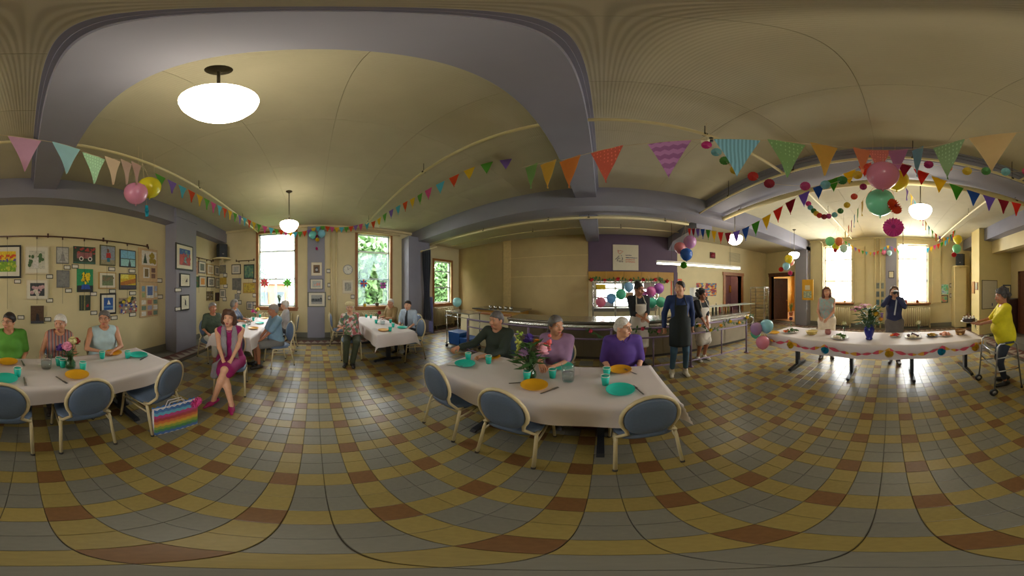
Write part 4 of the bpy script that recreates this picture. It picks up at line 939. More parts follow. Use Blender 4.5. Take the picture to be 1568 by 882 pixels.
    if top is not None:
        P = infl(tor, .010)
        if leg in ('skirt', 'dress'): P += [cone(pel+A([0, 0, .05]), pel+A([0, 0, -.06]), .13*f, .13*f, .04, (1.15, .95, 1))]
        elif not sit: P += [cone(pel+A([0, 0, .04]), pel+A([0, 0, -.06]), .13*f, .135*f, .05, (1.15, .9, 1))]
        for (s_, e_, w_) in arms:
            r0, r1 = .052*q*(.6+.4*f)+.010, .041*q+.011
            if sleeve > 0:
                a = min(sleeve, .5)/.5; P.append(cone(s_, s_+(e_-s_)*a, r0, r0+(r1-r0)*a+.006*(a < 1), .03))
                if sleeve > .5: b = (sleeve-.5)/.5; P.append(cone(e_, e_+(w_-e_)*b, r1, r1-.012*b, .02))
        nk = neck+A([0, .055, .045])
        def cutn(F, X, Y, Z):       # open neckline
            return np.maximum(F, -(np.sqrt((X-neck[0])**2+((Y-neck[1]-.03)*.9)**2+((Z-neck[2]-.02)*.8)**2)-.078)) if neckline else F
        V, Q = field(P, hres, cutn); to = meshobj('top', V, Q, topmat or M('cloth_%d_%d_%d' % top, top, .8, var=.10, scale=14, bump=.35), t)
    if bottom is not None:
        bmt = botmat or M('cloth_%d_%d_%d' % bottom, bottom, .8, var=.10, scale=14, bump=.3)
        P = [cone(pel+A([-.055*f, 0, -.02]), pel+A([.055*f, 0, -.02]), .123*f, .123*f, .04, (1, .88, .95))]
        for (h_, k_, a_) in legs:
            r0 = .082*(.55+.45*f)+.012
            if leg == 'trousers': P += [cone(h_, k_, r0, .070, .03), cone(k_, a_+A([0, 0, .015]), .068, .056, .02)]
            elif leg == 'slim': P += [cone(h_, k_, r0-.004, .062, .03), cone(k_, k_+(a_-k_)*.8, .060, .046, .02)]
            elif leg == 'capri': P += [cone(h_, k_, r0, .070, .03), cone(k_, k_+(a_-k_)*.55, .070, .066, .02)]
            elif leg == 'shorts': P += [cone(h_, h_+(k_-h_)*.86, r0+.004, .080, .03)]
            elif leg in ('skirt', 'dress'): P += [cone(h_, h_+(k_-h_)*(.88 if sit else .98), r0+.006, .078 if sit else .10, .09)]
        if leg in ('skirt', 'dress'):
            kL, kR = legs[0][1], legs[1][1]; m0 = (hipL+hipR)/2; m1 = (kL+kR)/2; P.append(cone(m0, m0+(m1-m0)*.86, .12*f, .09, .08, (1.15, 1, .9)))
        V, Q = field(P, hres); meshobj('dress_skirt' if leg in ('skirt', 'dress') else 'trousers', V, Q, bmt, t)
    if shoe is not None:
        sm, kind = M('shoe_%d_%d_%d' % shoe[0], shoe[0], .45, var=.08), shoe[1]
        for (h_, k_, a_), d in zip(legs, fdirs):
            d = unit(d); z0 = a_[2]-.085
            heel = a_-d*.045; toe = a_+d*.15
            if kind == 'heels':
                P = [cone(heel+A([0, 0, -.035]), a_+d*.06+A([0, 0, -.058]), .040, .036, .02, (1, 1, .8)), cone(a_+d*.06+A([0, 0, -.050]), toe+A([0, 0, -.066]), .037, .018, .02, (1, 1, .7)), cone(heel+A([0, 0, -.04]), heel+A([0, 0, -.082]), .012, .007, .005)]
                def cut(F, X, Y, Z): return np.maximum(F, np.minimum(Z-(a_[2]-.012), .03))
            else:
                hi_ = .02 if kind == 'boot' else -.015
                P = [cone(heel+A([0, 0, -.045]), toe+A([0, 0, -.055]), .042, .034, .02, (1, 1, .9)), cone(a_+A([0, 0, -.04]), a_+A([0, 0, hi_]), .046, .044, .03)]
                def cut(F, X, Y, Z): return np.maximum(F, z0+.001-Z)
            V, Q = field(P, .009, cut); meshobj('shoe', V, Q, sm, t)
    d = dict(t=t, top=to, T=T, H=H, J=J, hc=hc, pel=pel, waist=waist, chest=chest, upch=upch, neck=neck, SL=SL, SR=SR, legs=legs, arms=arms, S=S, hres=hres, f=f)
    if extra: extra(d)
    return d
def apron(col, z_hem, bib=True, long=False, wide=1.0):
    def fn(d):
        t, S = d['t'], d['S']; A = np.array; am = M('apron_%d_%d_%d' % col, col, .8, var=.06, scale=10, bump=.25)
        zt = d['chest'][2]+.06*S if bib else d['waist'][2]; zw = d['waist'][2]-.02; vs = []; nu, nv = 18, 24; zh = z_hem
        for j in range(nv+1):
            z = zt+(zh-zt)*j/nv; ww = .115 if z > zw+.06 else (.115+(.215*wide-.115)*min(1, (zw+.06-z)/.08)); 
            dep = (.135 if z > d['waist'][2]+.1 else (.135+.02*min(1, (d['waist'][2]+.1-z)/.25)))*(.6+.4*d['f'])+.012+max(0, (d['pel'][2]-.1-z))*.06
            for i in range(nu+1):
                u = -1+2*i/nu; a = u*ww/.19; x = .19*(.65+.35*d['f'])*math.sin(a)*1.0; y = dep*math.cos(a*.92)+.006*math.sin(u*9)*max(0, min(1, (zw-z)/.3)); vs.append((x, y+.01, z))
        f = [(j*(nu+1)+i, (j+1)*(nu+1)+i, (j+1)*(nu+1)+i+1, j*(nu+1)+i+1) for j in range(nv) for i in range(nu)]
        o = MB().add(vs, f).build('apron', am, t, True); sm = o.modifiers.new('thick', 'SOLIDIFY'); sm.thickness = .006
        if bib:
            m = MB()
            for s in (-1, 1): p = d['upch']; m.tube([A([s*.10, vs[0][1]+.03, zt-.01]), A([s*.085, p[1]+.105, p[2]+.0]), A([s*.07, p[1]+.06, p[2]+.085]), d['neck']+A([s*.058, -.03, .005])], .011, 6)
            m.build('apron_strap', am, o, True)
        m = MB().tube([A([.205*math.cos(k*PI/12)*(.65+.35*d['f'])*1.02, -.015+.155*math.sin(k*PI/12)*-1, zw]) for k in range(13)], .012, 6); m.build('apron_tie', am, o, True)
    return fn
# ---- seated at the picture-wall table
person('seated woman in bright green T-shirt and glasses, dark hair tied back, picture wall behind', (.24, -2.48), (-.1, 1), hair='dark', style='bun', skin='b', fat=1.3, swd=1.12, top=(88, 150, 52), bottom=(60, 60, 70), shoe=((50, 46, 44), 'shoe'), glasses=True, look=(-.55, 0, 0), lean=.06, hands=[(-.16, .26, .70), (.18, .28, .72)], sleeve=.4)
person('seated woman with white hair in striped sleeveless top, turned behind the peony vase', (-.42, -2.50), (.1, 1), hair='white', style='short', skin='b', S=.97, top=(140, 120, 120), sleeve=0, bottom=(70, 66, 70), shoe=((60, 50, 46), 'shoe'), look=(-.35, -.1, 0), lean=.12, tilt=-.06, hands=[(-.2, .30, .68), (.22, .30, .72)], topmat=pattern('striped_top', 'stripes', [(150, 132, 128), (96, 88, 100), (170, 96, 80)], 9))
person('seated woman in pale blue sleeveless blouse with grey cropped hair and glasses', (-1.10, -2.48), (.12, 1), hair='saltpepper', style='crop', skin='b', fat=1.35, swd=1.2, top=(176, 200, 208), sleeve=0, bottom=(90, 96, 110), shoe=((60, 54, 50), 'shoe'), glasses=True, look=(-.45, 0, 0), lean=.05, hands=[(-.02, .33, .78, -1, -.2, -.7), (.10, .32, .79, 1, -.2, -.7)])
# ---- woman on the open floor
def scarf(d):
    A = np.array; m = MB(); n = d['neck']; c = d['chest']; w = d['waist']; vs = []
    for s in (-1, 1):
        path = [n+A([s*.02, -.075, .02]), n+A([s*.075, -.02, .015]), n+A([s*.075, .055, -.04]), c+A([s*.075, .135, .06]), c+A([s*.07, .155, -.06]), w+A([s*.075, .15, .0]), w+A([s*.09, .165, -.10])]
        P = [cone(p, q, .030 if i < 2 else .040, .034 if i < 2 else .042, .012, (1, .45, 1)) for i, (p, q) in enumerate(zip(path[:-1], path[1:]))]
        if s == 1: P += [cone(path[-1], A([.19, .20, .52]), .042, .05, .02, (1, .6, 1)), cone(A([.19, .20, .52]), A([.215, .2, .36]), .05, .055, .02, (1, .6, 1))]
        V, Q = field(P, .009); meshobj('scarf', V, Q, pattern('grey_magenta_scarf', 'noise', [(150, 148, 152), (132, 128, 136), (146, 140, 146), (170, 60, 120)], 9), d['t'])
    m.tube([n+A([.06*math.cos(k), .05+.05*math.sin(k), -.02-.05*max(0, math.sin(k))]) for k in np.linspace(0, PI, 12)], .0035, 5); m.build('necklace', M('silver', (200, 196, 190), .3, 1), d['t'], True)
person('smiling woman in magenta dress and grey scarf, sitting cross-legged on the open floor', (-2.39, -1.17), (.93, .36), hair='brown', style='wavy', skin='a', fat=1.1, swd=1.14, top=(140, 14, 92), sleeve=0, bottom=(140, 14, 92), leg='dress', shoe=((150, 14, 90), 'heels'), look=(-.12, .02, -.06), tilt=.05,
 knees=[(.035, .47, .60), (.04, .44, .50)], feet=[(.165, .50, .135), (-.05, .53, .085)], turn=[(.6, .8, -.12), (-.1, 1, 0)], hands=[(-.02, .37, .67, -1, -.3, -.8), (.06, .36, .66, 1, -.3, -.8)], hp='relax', extra=scarf, hres=.011, lean=-.02)
# ---- table by the red pinwheel window
person('seated woman in dark green tunic and white trousers, short grey hair, beside the column', (-3.45, -2.15), (.62, .78), hair='grey', style='short', skin='c', fat=1.1, top=(58, 72, 56), sleeve=.45, bottom=(206, 204, 196), leg='capri', shoe=((150, 40, 40), 'shoe'), look=(.0, 0, 0), hands=[(-.06, .34, .64), (.22, .30, .72)], topmat=pattern('green_print_tunic', 'noise', [(40, 56, 46), (66, 80, 62), (54, 66, 58)], 12))
person('grey-haired woman mostly hidden behind the magenta dress, forearms on the table', (-4.55, -2.15), (.15, 1), hair='grey', style='volume', skin='b', top=(96, 106, 130), sleeve=.5, bottom=(60, 60, 66), shoe=((50, 50, 50), 'shoe'), look=(.1, 0, 0), hands=[(-.10, .42, .79), (.16, .42, .79)], hres=.016)
def belt(d):
    A = np.array; w = d['pel']; m = MB().tube([w+A([.165*math.cos(k), .14*math.sin(k), .08]) for k in np.linspace(0, 2*PI, 20)[:-1]], .014, 6, True); m.box(w+A([.05, .15, .08]), (.12, .05, .08)); m.build('belt_pouch', M('black_nylon', (36, 36, 40), .6), d['t'], True)
person('grey-haired man in light blue shirt and grey shorts, sitting sideways at the pinwheel table', (-3.68, -.76), (.55, -.83), 'm', hair='grey', style='crop', skin='c', fat=1.15, top=(116, 148, 172), sleeve=.45, bottom=(112, 112, 110), leg='shorts', shoe=((54, 48, 44), 'shoe'), look=(-.25, -.12, 0), lean=.10, hands=[(-.05, .36, .60), (.10, .34, .60)], extra=belt)
person('white-haired woman sitting behind the man in the light blue shirt', (-4.75, -.75), (.1, -1), hair='white', style='short', skin='a', top=(196, 192, 196), sleeve=.5, bottom=(80, 80, 90), shoe=((60, 60, 60), 'shoe'), look=(-.2, 0, 0), hands=[(-.12, .36, .70), (.12, .36, .70)], hres=.016)
# ---- table by the clock
def beret(d):
    V, Q = field([ell(d['H'](0, -.02, .092), (.108, .115, .052), .02), ell(d['H'](0, -.012, .062), (.094, .106, .042), .02)], .009); meshobj('beret', V, Q, M('cream_felt', (206, 192, 150), .9, bump=.3), d['t'])
person('seated woman in floral blouse, cream beret and dark green trousers', (-4.06, .84), (.97, -.22), hair='white', style='short', skin='a', fat=1.15, top=(190, 176, 164), sleeve=.9, bottom=(58, 64, 44), leg='trousers', shoe=((40, 38, 38), 'shoe'), glasses=True, look=(.05, 0, 0), tilt=.08, hands=[(.20, .30, .80), (.28, .22, .82)], feet=[(-.02, .50, .085), (.12, .46, .085)], extra=beret,
 topmat=pattern('floral_blouse', 'voronoi', [(206, 196, 190), (176, 96, 96), (92, 116, 110), (206, 150, 150), (110, 130, 90), (214, 206, 196)], 11))
person('white-haired man in beige shirt at the far end of the clock table', (-5.05, 2.28), (.35, -1), 'm', hair='white', style='crop', skin='b', fat=1.15, top=(158, 130, 88), sleeve=.6, bottom=(70, 66, 60), shoe=((40, 38, 36), 'shoe'), look=(.2, 0, 0), hands=[(-.14, .36, .78), (.14, .36, .78)], hres=.016, lean=.08)
def tie(d):
    A = np.array; n = d['neck']; c = d['chest']; m = MB(); q = [(n+A([0, .075, -.05]), .016), (c+A([0, .122, .05]), .030), (c+A([0, .125, -.1]), .038), (d['waist']+A([0, .145, .0]), .044), (d['waist']+A([0, .15, -.05]), .004)]
    vs = []
    for p, w in q: vs += [p+A([-w, 0, 0]), p+A([w, 0, 0]), p+A([w, .008, 0]), p+A([-w, .008, 0])]
    m.add(vs, [(i*4+k, i*4+(k+1) % 4, i*4+4+(k+1) % 4, i*4+4+k) for i in range(4) for k in range(4)]+[(3, 2, 1, 0)]); m.sph(n+A([0, .078, -.04]), (.02, .014, .02), 8, 6); m.build('tie', M('dark_tie', (36, 40, 48), .6), d['t'])
    m = MB(); 
    for s in (-1, 1): m.add([n+A([0, .082, -.03]), n+A([s*.07, .04, .01]), n+A([s*.075, .05, -.035]), n+A([s*.03, .095, -.065])], [(0, 1, 2, 3) if s > 0 else (3, 2, 1, 0)])
    m.build('collar', M('cloth_170_186_206', (170, 186, 206)), d['top'])
person('dark-haired man in light blue dress shirt and dark tie at the clock table', (-4.20, 2.38), (.62, -.95), 'm', hair='dark', style='crop', skin='a', top=(170, 186, 206), sleeve=.55, bottom=(40, 42, 50), shoe=((28, 26, 26), 'shoe'), look=(.15, -.05, 0), lean=.08, hands=[(-.16, .30, .66), (.16, .30, .66)], extra=tie, feet=[(-.12, .36, .085), (.14, .40, .085)])
# ---- table before the railing
person('seated person in dark green sweater reaching for a turquoise cup', (-1.40, 2.22), (.05, -1), 'm', hair='saltpepper', style='short', skin='b', fat=1.25, top=(44, 54, 44), sleeve=.92, bottom=(50, 50, 54), shoe=((40, 40, 40), 'shoe'), look=(-.2, -.1, 0), lean=.10, hands=[(-.05, .42, .79), (.42, .40, .80)], hp=('relax', 'grip'))
person('seated woman in lilac T-shirt with greying hair tied back, looking aside', (-.55, 2.19), (.05, -1), hair='saltpepper', style='tail', skin='b', fat=1.05, top=(150, 116, 152), sleeve=.42, bottom=(70, 66, 76), shoe=((60, 56, 56), 'shoe'), look=(.75, -.05, 0), lean=.10, hands=[(-.02, .38, .79), (.10, .38, .80)], hp='relax')
def polo(d):
    A = np.array; n = d['neck']; m = MB(); cm = M('cloth_84_56_140', (84, 56, 140))
    for s in (-1, 1): m.add([n+A([0, .085, -.05]), n+A([s*.072, .03, .015]), n+A([s*.085, .04, -.025]), n+A([s*.035, .10, -.085])], [(0, 1, 2, 3) if s > 0 else (3, 2, 1, 0)])
    o = m.build('collar', cm, d['top']); o.modifiers.new('t', 'SOLIDIFY').thickness = .006
person('white-haired man in violet polo shirt and glasses, tattooed forearm, looking aside', (.24, 2.20), (.02, -1), 'm', hair='white', style='crop', skin='a', fat=1.08, S=.97, top=(84, 56, 140), sleeve=.46, bottom=(60, 60, 66), shoe=((50, 48, 46), 'shoe'), glasses=True, look=(.85, -.03, 0), lean=.06, hands=[(-.14, .26, .70), (.15, .22, .66)], extra=polo, hres=.012)
# ---- serving staff by the railing
person('dark-haired man in black shirt and white apron behind the railing, hands clasped', (.72, 3.62), (.15, -1), 'm', False, 1.03, hair='dark', style='bun_top', skin='c', fat=1.05, top=(30, 32, 38), sleeve=.62, bottom=(30, 30, 34), leg='shorts', shoe=((40, 40, 42), 'shoe'), glasses=True, look=(.5, -.1, 0), hands=[(-.02, .30, 1.10), (.03, .30, 1.09)], extra=apron((206, 198, 186), .46, wide=1.2))
person('young man in navy shirt and long black apron leaning on the railing', (1.33, 2.98), (-.25, -1), 'm', False, 1.045, hair='dark', style='crop', skin='a', top=(36, 56, 104), sleeve=.95, bottom=(62, 92, 116), leg='slim', shoe=((206, 198, 180), 'boot'), look=(-.6, 0, 0), hands=[(-.26, -.10, .93, -.5, -.8, -.6), (.27, -.06, .93, .5, -.8, -.6)], hp='grip', extra=apron((26, 34, 34), .62, wide=1.25), feet=[(-.10, .03, .085), (.14, .02, .085)])
person('woman in black top and white apron behind the railing, white sneakers', (2.06, 3.46), (.1, -1), 'f', False, .95, hair='dark', style='curly', skin='c', fat=1.12, top=(30, 30, 36), sleeve=.6, bottom=(196, 188, 178), leg='skirt', shoe=((222, 218, 208), 'shoe'), glasses=True, look=(.45, -.1, 0), hands=[(.04, .28, .92), (.10, .28, .91)], extra=apron((222, 214, 202), .52, wide=1.25))
# ---- behind the buffet
person('woman with long auburn hair in teal sleeveless top and white skirt behind the buffet', (3.92, 1.42), (-1, -.3), 'f', False, .99, hair='auburn', style='long', skin='b', fat=1.05, top=(136, 168, 162), sleeve=0, bottom=(214, 200, 176), leg='skirt', shoe=((60, 46, 42), 'shoe'), look=(.1, .05, 0), hands=[(-.04, .25, 1.0), (.14, .23, 1.02)], topmat=pattern('teal_print', 'noise', [(126, 166, 164), (140, 174, 168), (176, 150, 142), (132, 166, 160)], 14), feet=[(-.12, 0, .085), (.12, .05, .085)])
def camera_extra(d):
    A = np.array; c = thing; h = d['H']
    m = MB().tube([d['neck']+A([-.05, .06, .0]), d['chest']+A([-.03, .14, .06]), d['waist']+A([.0, .15, .02])], .016, 6); m.build('striped_shirt_front', M('pale_stripe', (196, 200, 214), .7), d['t'], True)
person('photographer with long brown hair in navy blazer and grey skirt, camera raised', (3.86, -.08), (-1, .0), 'f', False, 1.0, hair='brown', style='long', skin='a', top=(34, 40, 78), sleeve=.95, bottom=(92, 86, 84), leg='skirt', shoe=((60, 44, 42), 'shoe'), hands=[(-.05, .20, 1.47, -.8, .2, -1, .5, .3, 1), (.075, .20, 1.50, .8, .2, -1, -.3, .3, 1)], hp='grip', look=(0, .05, 0), extra=camera_extra, feet=[(-.08, .05, .085), (.08, -.05, .085)])
cm = thing('photo_camera', 'black camera with silver top held before the photographer\'s face', 'camera', (3.86-.185, -.08, 1.555), face(-1, 0))
MB().bb(-.068, .068, -.02, .03, -.035, .03).build('camera_body', M('camera_black', (26, 26, 28), .4), cm)
MB().bb(-.068, .068, -.02, .03, .03, .045).build('top_plate', M('camera_silver', (200, 198, 196), .3, .8), cm); MB().bb(-.02, .02, -.01, .035, .045, .065).build('viewfinder', M('camera_black', (0, 0, 0)), cm)
m = MB(); m.cyl((0, .03, 0), (0, .09, 0), .034, .031, 18); m.cyl((0, .09, 0), (0, .094, 0), .027, .027, 18); m.build('lens', M('camera_black', (0, 0, 0)), cm, True)
# ---- woman with the walker and the cake
def shirt_front(d):
    for z in np.linspace(1.34, 1.02, 6): MB().sph(d['T'](0, .158, z), .008, 8, 5).build('button', M('shell_button', (214, 200, 120), .4), d['top'], True)
person('woman in yellow blouse and dark leggings inside a walker, holding up a cake', (2.36, -1.70), (.28, 1), 'f', False, .965, hair='darkgrey', style='curly', skin='c', fat=1.3, top=(214, 200, 24), sleeve=.5, bottom=(44, 50, 62), leg='slim', shoe=((30, 30, 32), 'shoe'), look=(-.05, -.12, 0), hands=[(.02, .40, 1.09, -.5, -.5, -1, .5, 1, .1, .3, -.2, -1), (.22, .40, 1.09, .6, -.4, -1, -.2, 1, .1, 0, -.2, -1)], hp='flat', extra=shirt_front, feet=[(-.09, .03, .085), (.11, -.04, .085)], lean=.05)
ck = thing('birthday_cake', 'dark chocolate cake with white cream on a white plate, carried in both hands', 'cake', (2.68, -1.22, 1.10))
MB().lathe([(0, 0), (.09, 0), (.135, .014), (.137, .017), (.09, .006), (0, .006)], n=26).build('cake_plate', white, ck, True)
MB().lathe([(0, .008), (.10, .008), (.104, .03), (.10, .065), (0, .07)], n=24).build('sponge', M('chocolate', (48, 28, 24), .5, var=.2, scale=50, bump=.5), ck, True)
for k in range(9):
    a = 2*PI*k/9; m = MB().lathe([(.018, 0), (.02, .008), (.01, .02), (0, .028)], (.078*math.cos(a), .078*math.sin(a), .066), 10); m.build('cream_swirl', white, ck, True)
    if k % 2 == 0: MB().sph((.078*math.cos(a), .078*math.sin(a), .1), .009, 8, 6).build('cherry', M('cherry_red', (120, 16, 20), .3), ck, True)
MB().cyl((.02, 0, .068), (.02, 0, .14), .004, n=6).build('candle', M('candle_pink', (232, 170, 150), .5), ck)
# walker
alu = M('aluminium', (176, 178, 182), .3, .9, .03); wk = thing('walker', 'folding aluminium walker with front wheels around the woman in yellow', 'walker', (2.36, -1.58, 0), face(.10, 1))
for s in (-1, 1):
    m = MB().tube([(s*.28, .22, .05), (s*.265, .16, .80), (s*.262, .12, .84), (s*.262, -.12, .84), (s*.265, -.16, .80), (s*.275, -.24, .02)], .0125, 8); m.build('side_frame', alu, wk, True)
    MB().tube([(s*.267, .17, .62), (s*.267, -.18, .62)], .010, 8).build('side_bar', alu, wk, True); MB().tube([(s*.272, .20, .40), (s*.272, -.20, .40)], .010, 8).build('side_bar', alu, wk, True)
    MB().cyl((s*.262, -.11, .842), (s*.262, .04, .842), .017).build('hand_grip', M('grip_grey', (60, 66, 66), .7), wk, True)
    m = MB(); m.cyl((s*.28-.018, .225, .06), (s*.28+.018, .225, .06), .06, .06, 18); m.build('wheel', M('wheel_black', (36, 36, 38), .6), wk, True); MB().cyl((s*.28-.02, .225, .06), (s*.28+.02, .225, .06), .03).build('hub', alu, LASTO[0], True)
    MB().cyl((s*.276, -.24, 0), (s*.276, -.24, .05), .018).build('rubber_tip', M('wheel_black', (0, 0, 0)), wk, True)
MB().tube([(-.262, .165, .70), (0, .18, .70), (.262, .165, .70)], .0115, 8).build('front_bar', alu, wk, True); MB().tube([(-.267, .185, .50), (0, .2, .50), (.267, .185, .50)], .0115, 8).build('front_bar', alu, wk, True)
# ================================================================== KITCHEN SIDE
steel_p = M('brushed_steel_panel', (150, 140, 122), .32, .85, .06, 6); steel_t = M('steel_top', (176, 172, 160), .25, .9, .04)
ct = thing('serving_counter', 'long stainless steel serving counter behind the railing', 'counter', (.9, 4.3, 0))
m = MB().bb(-2.2, 4.0, 3.98, 4.62, .08, .88); m.build('counter_body', steel_p, ct, world=True)
for k in range(7): MB().bb(-2.18+k*.885, -2.18+(k+1)*.885-.02, 3.965, 3.98, .12, .86).build('front_panel', steel_p, ct, world=True)
MB().bb(-2.2, 4.0, 4.02, 4.6, 0, .08).build('plinth', M('dark_plinth', (54, 48, 42), .6), ct, world=True)
MB().bb(-2.24, 4.04, 3.9, 4.66, .88, .92).build('counter_top', steel_t, ct, world=True)
for k in range(3): MB().cyl((-2.1, 3.72+k*.07, .84), (4.0, 3.72+k*.07, .84), .013).build('tray_rail', steel_t, ct, True, True)
for x in (-1.9, -.4, 1.1, 2.6, 3.9): MB().bb(x, x+.03, 3.72, 3.98, .8, .828).build('rail_bracket', steel_t, ct, world=True)
gs = thing('sneeze_guard', 'glass shelf on steel posts above the end of the serving counter', 'shelf', (3.1, 4.2, .92))
for x in (2.35, 3.9): MB().bb(x-.015, x+.015, 4.2, 4.23, .92, 1.14).build('post', steel_t, gs, world=True)
MB().bb(2.3, 4.35, 3.98, 4.42, 1.14, 1.15).build('glass_shelf', M('pale_glass', (196, 206, 196), .12, 0, .02), gs, world=True)
# steel shelving in the pass-through, with oven-like cabinet
sh = thing('steel_shelving', 'steel wire shelving standing in front of the bright kitchen window', 'shelving', (.45, 5.7, 0))
for x in (-.3, .4, 1.08, 1.75):
    for y in (5.5, 5.9): MB().bb(x-.015, x+.015, y-.015, y+.015, 0, 1.86).build('upright', steel_t, sh, world=True)
for z in (.25, .7, 1.08, 1.36, 1.6, 1.84):
    m = MB(); m.bb(-.3, 1.75, 5.49, 5.51, z, z+.02); m.bb(-.3, 1.75, 5.89, 5.91, z, z+.02)
    for k in range(22): m.cyl((-.28+k*.095, 5.5, z+.01), (-.28+k*.095, 5.9, z+.01), .004, n=5)
    m.build('wire_shelf', steel_t, sh, world=True)
for x, z, w_, h_, col, lb in ((-.05, 1.62, .3, .13, (206, 176, 40), 'yellow tub on the upper shelf by the kitchen window'), (.75, 1.62, .34, .16, (150, 146, 140), 'grey steel box on the upper shelf by the kitchen window'), (1.45, 1.62, .36, .18, (120, 110, 100), 'brown carton on the upper shelf behind the magenta balloon'), (.15, 1.10, .4, .12, (176, 170, 160), 'pale tray on the middle shelf under the pink balloon'), (1.35, 1.10, .4, .16, (90, 96, 110), 'dark blue crate on the middle shelf under the turquoise balloon'), (.8, 1.38, .3, .12, (190, 150, 110), 'tan basket on the third shelf behind the apron-wearing man')):
    t = thing('storage_box', lb, 'box', (x, 5.7, z), group='boxes on the kitchen shelving'); bm_ = M('box_%d_%d_%d' % col, col, .5); MB().box((0, 0, h_/2), (w_*.92, .28, h_), taper=1.07).build('box_body', bm_, t); MB().box((0, 0, h_+.006), (w_, .31, .014)).build('rim', bm_, t)
# cream half wall, steel trolley with blue bins at the left of the kitchen
hw = MB().bb(-3.9, -2.26, 4.0, 4.12, 0, .93); hw.bb(-3.93, -2.24, 3.97, 4.15, .93, .97, 1); o = hw.build('half_wall', [cream, wood]); o['kind'] = 'structure'
tr = thing('steel_trolley', 'steel trolley by the half wall, blue bins on its lower shelf', 'trolley', (-3.3, 3.5, 0))
for x in (-3.75, -2.95):
    for y in (3.3, 3.72):
        MB().cyl((x, y, .08), (x, y, 1.02), .014).build('post', steel_t, tr, True, True); MB().cyl((x-.012, y, .045), (x+.012, y, .045), .045, n=14).build('caster', M('wheel_black', (0, 0, 0)), tr, True, True)
for z in (.10, 1.0): MB().bb(-3.78, -2.92, 3.27, 3.75, z, z+.03).build('shelf', steel_t, tr, world=True)
MB().tube([(-3.78, 3.3, .86), (-3.84, 3.3, .88), (-3.84, 3.72, .88), (-3.78, 3.72, .86)], .011).build('push_handle', chrome, tr, True, True)
MB().tube([(-3.78, 3.30, .90), (-2.95, 3.30, .90)], .009).build('side_rail', chrome, tr, True, True)
blue_p = M('blue_plastic', (22, 74, 140), .4, var=.05)
def bin_(x, y, z, w, d, h, label):
    t = thing('storage_bin', label, 'bin', (x, y, z)); MB().box((0, 0, h*.44), (w*.93, d*.93, h*.88), taper=1.06).build('bin_body', blue_p, t); MB().box((0, 0, h*.92), (w*1.02, d*1.02, h*.12), taper=.97).build('lid', blue_p, t)
bin_(-3.50, 3.50, .13, .42, .38, .34, 'taller blue plastic bin on the trolley shelf'); bin_(-3.10, 3.50, .13, .34, .40, .24, 'lower blue plastic bin beside the taller one on the trolley')
# steel worktop further back
wt = thing('steel_worktop', 'grey steel worktop beneath the left kitchen window', 'worktop', (-3.4, 5.4, 0))
MB().bb(-4.3, -2.4, 5.0, 5.9, .9, .94).build('top_sheet', steel_t, wt, world=True); MB().bb(-4.2, -2.5, 5.1, 5.85, 0, .9).build('cupboard', M('mustard_laminate', (0, 0, 0)), wt, world=True)
for k in range(5): t = MB().lathe([(0, 0), (.05, 0), (.06, .1), (.055, .1), (.04, .01), (0, .01)], (-3.6+k*.2, 5.15, .94), 14); tag(t.build('steel_pot', steel_t, None, True), ['first', 'second', 'third', 'fourth', 'fifth'][k]+' steel pot from the radiator in the row on the grey worktop', 'pot', 'pots on the worktop')
# ---- railing
rail_m = M('plum_enamel', (112, 92, 116), .4, var=.05); rl = thing('guard_railing', 'plum coloured tubular guard railing decked with flowers', 'railing', (.9, 3.2, 0)); RY = 3.2
for x in (-2.9, -1.37, .15, 1.67, 3.19):
    MB().cyl((x, RY, 0), (x, RY, .93), .022).build('post', rail_m, rl, True, True); MB().cyl((x, RY, 0), (x, RY, .012), .06, n=16).build('base_plate', rail_m, LASTO[0], True)
for x in (-2.13, -.61, .91, 2.43): MB().cyl((x, RY, .14), (x, RY, .73), .015).build('baluster', rail_m, rl, True, True)
for z, r in ((.91, .021), (.73, .017), (.14, .015)): MB().cyl((-2.9, RY, z), (3.19, RY, z), r).build('rail', rail_m, rl, True, True)
MB().tube([(3.19, RY, .91), (3.36, RY, .915), (3.44, RY, .87), (3.45, RY, .80), (3.38, RY, .735), (3.19, RY, .73)], .018).build('end_loop', M('loop_steel', (150, 146, 140), .3, .8), rl, True, True)
def garland_rail(x0, x1, label, cols, n, seed):
    rg = random.Random(seed); t = thing('flower_garland', label, 'garland', (x0, RY-.03, .9)); m = MB(); pts = []
    for k in range(n*3+1): u = k/(n*3); pts.append((x0+(x1-x0)*u, RY-.03, .86+.06*math.cos(u*n*2.1)-.05*math.sin(u*5)))
    MB().tube(pts, .005, 5).build('vine', leaf_m, t, True, True)
    for k, p in enumerate(pts):
        if k % 3 == 1: flower(t, np.array(p)+[0, -.02, 0], .045, cols[k//3 % len(cols)], 'round', rg)
        for q in range(2):
            a = rg.uniform(0, 6); d = np.array([math.cos(a), -.2, math.sin(a)]); u_ = unit(np.cross(d, [0, 1, 0])); c = np.array(p)
            m.add([c, c+d*.04+u_*.02, c+d*.08, c+d*.04-u_*.02], [(0, 1, 2, 3)])
    m.build('leaves', leaf_m, t, False, True)
garland_rail(1.75, 3.35, 'garland of yellow flowers and leaves on the railing beyond the apron-wearing woman', [(226, 170, 20), (230, 200, 30)], 6, 1)
garland_rail(-.3, 1.2, 'garland of pink and yellow flowers on the railing behind the violet polo', [(206, 60, 90), (214, 110, 130), (222, 200, 40)], 5, 2)
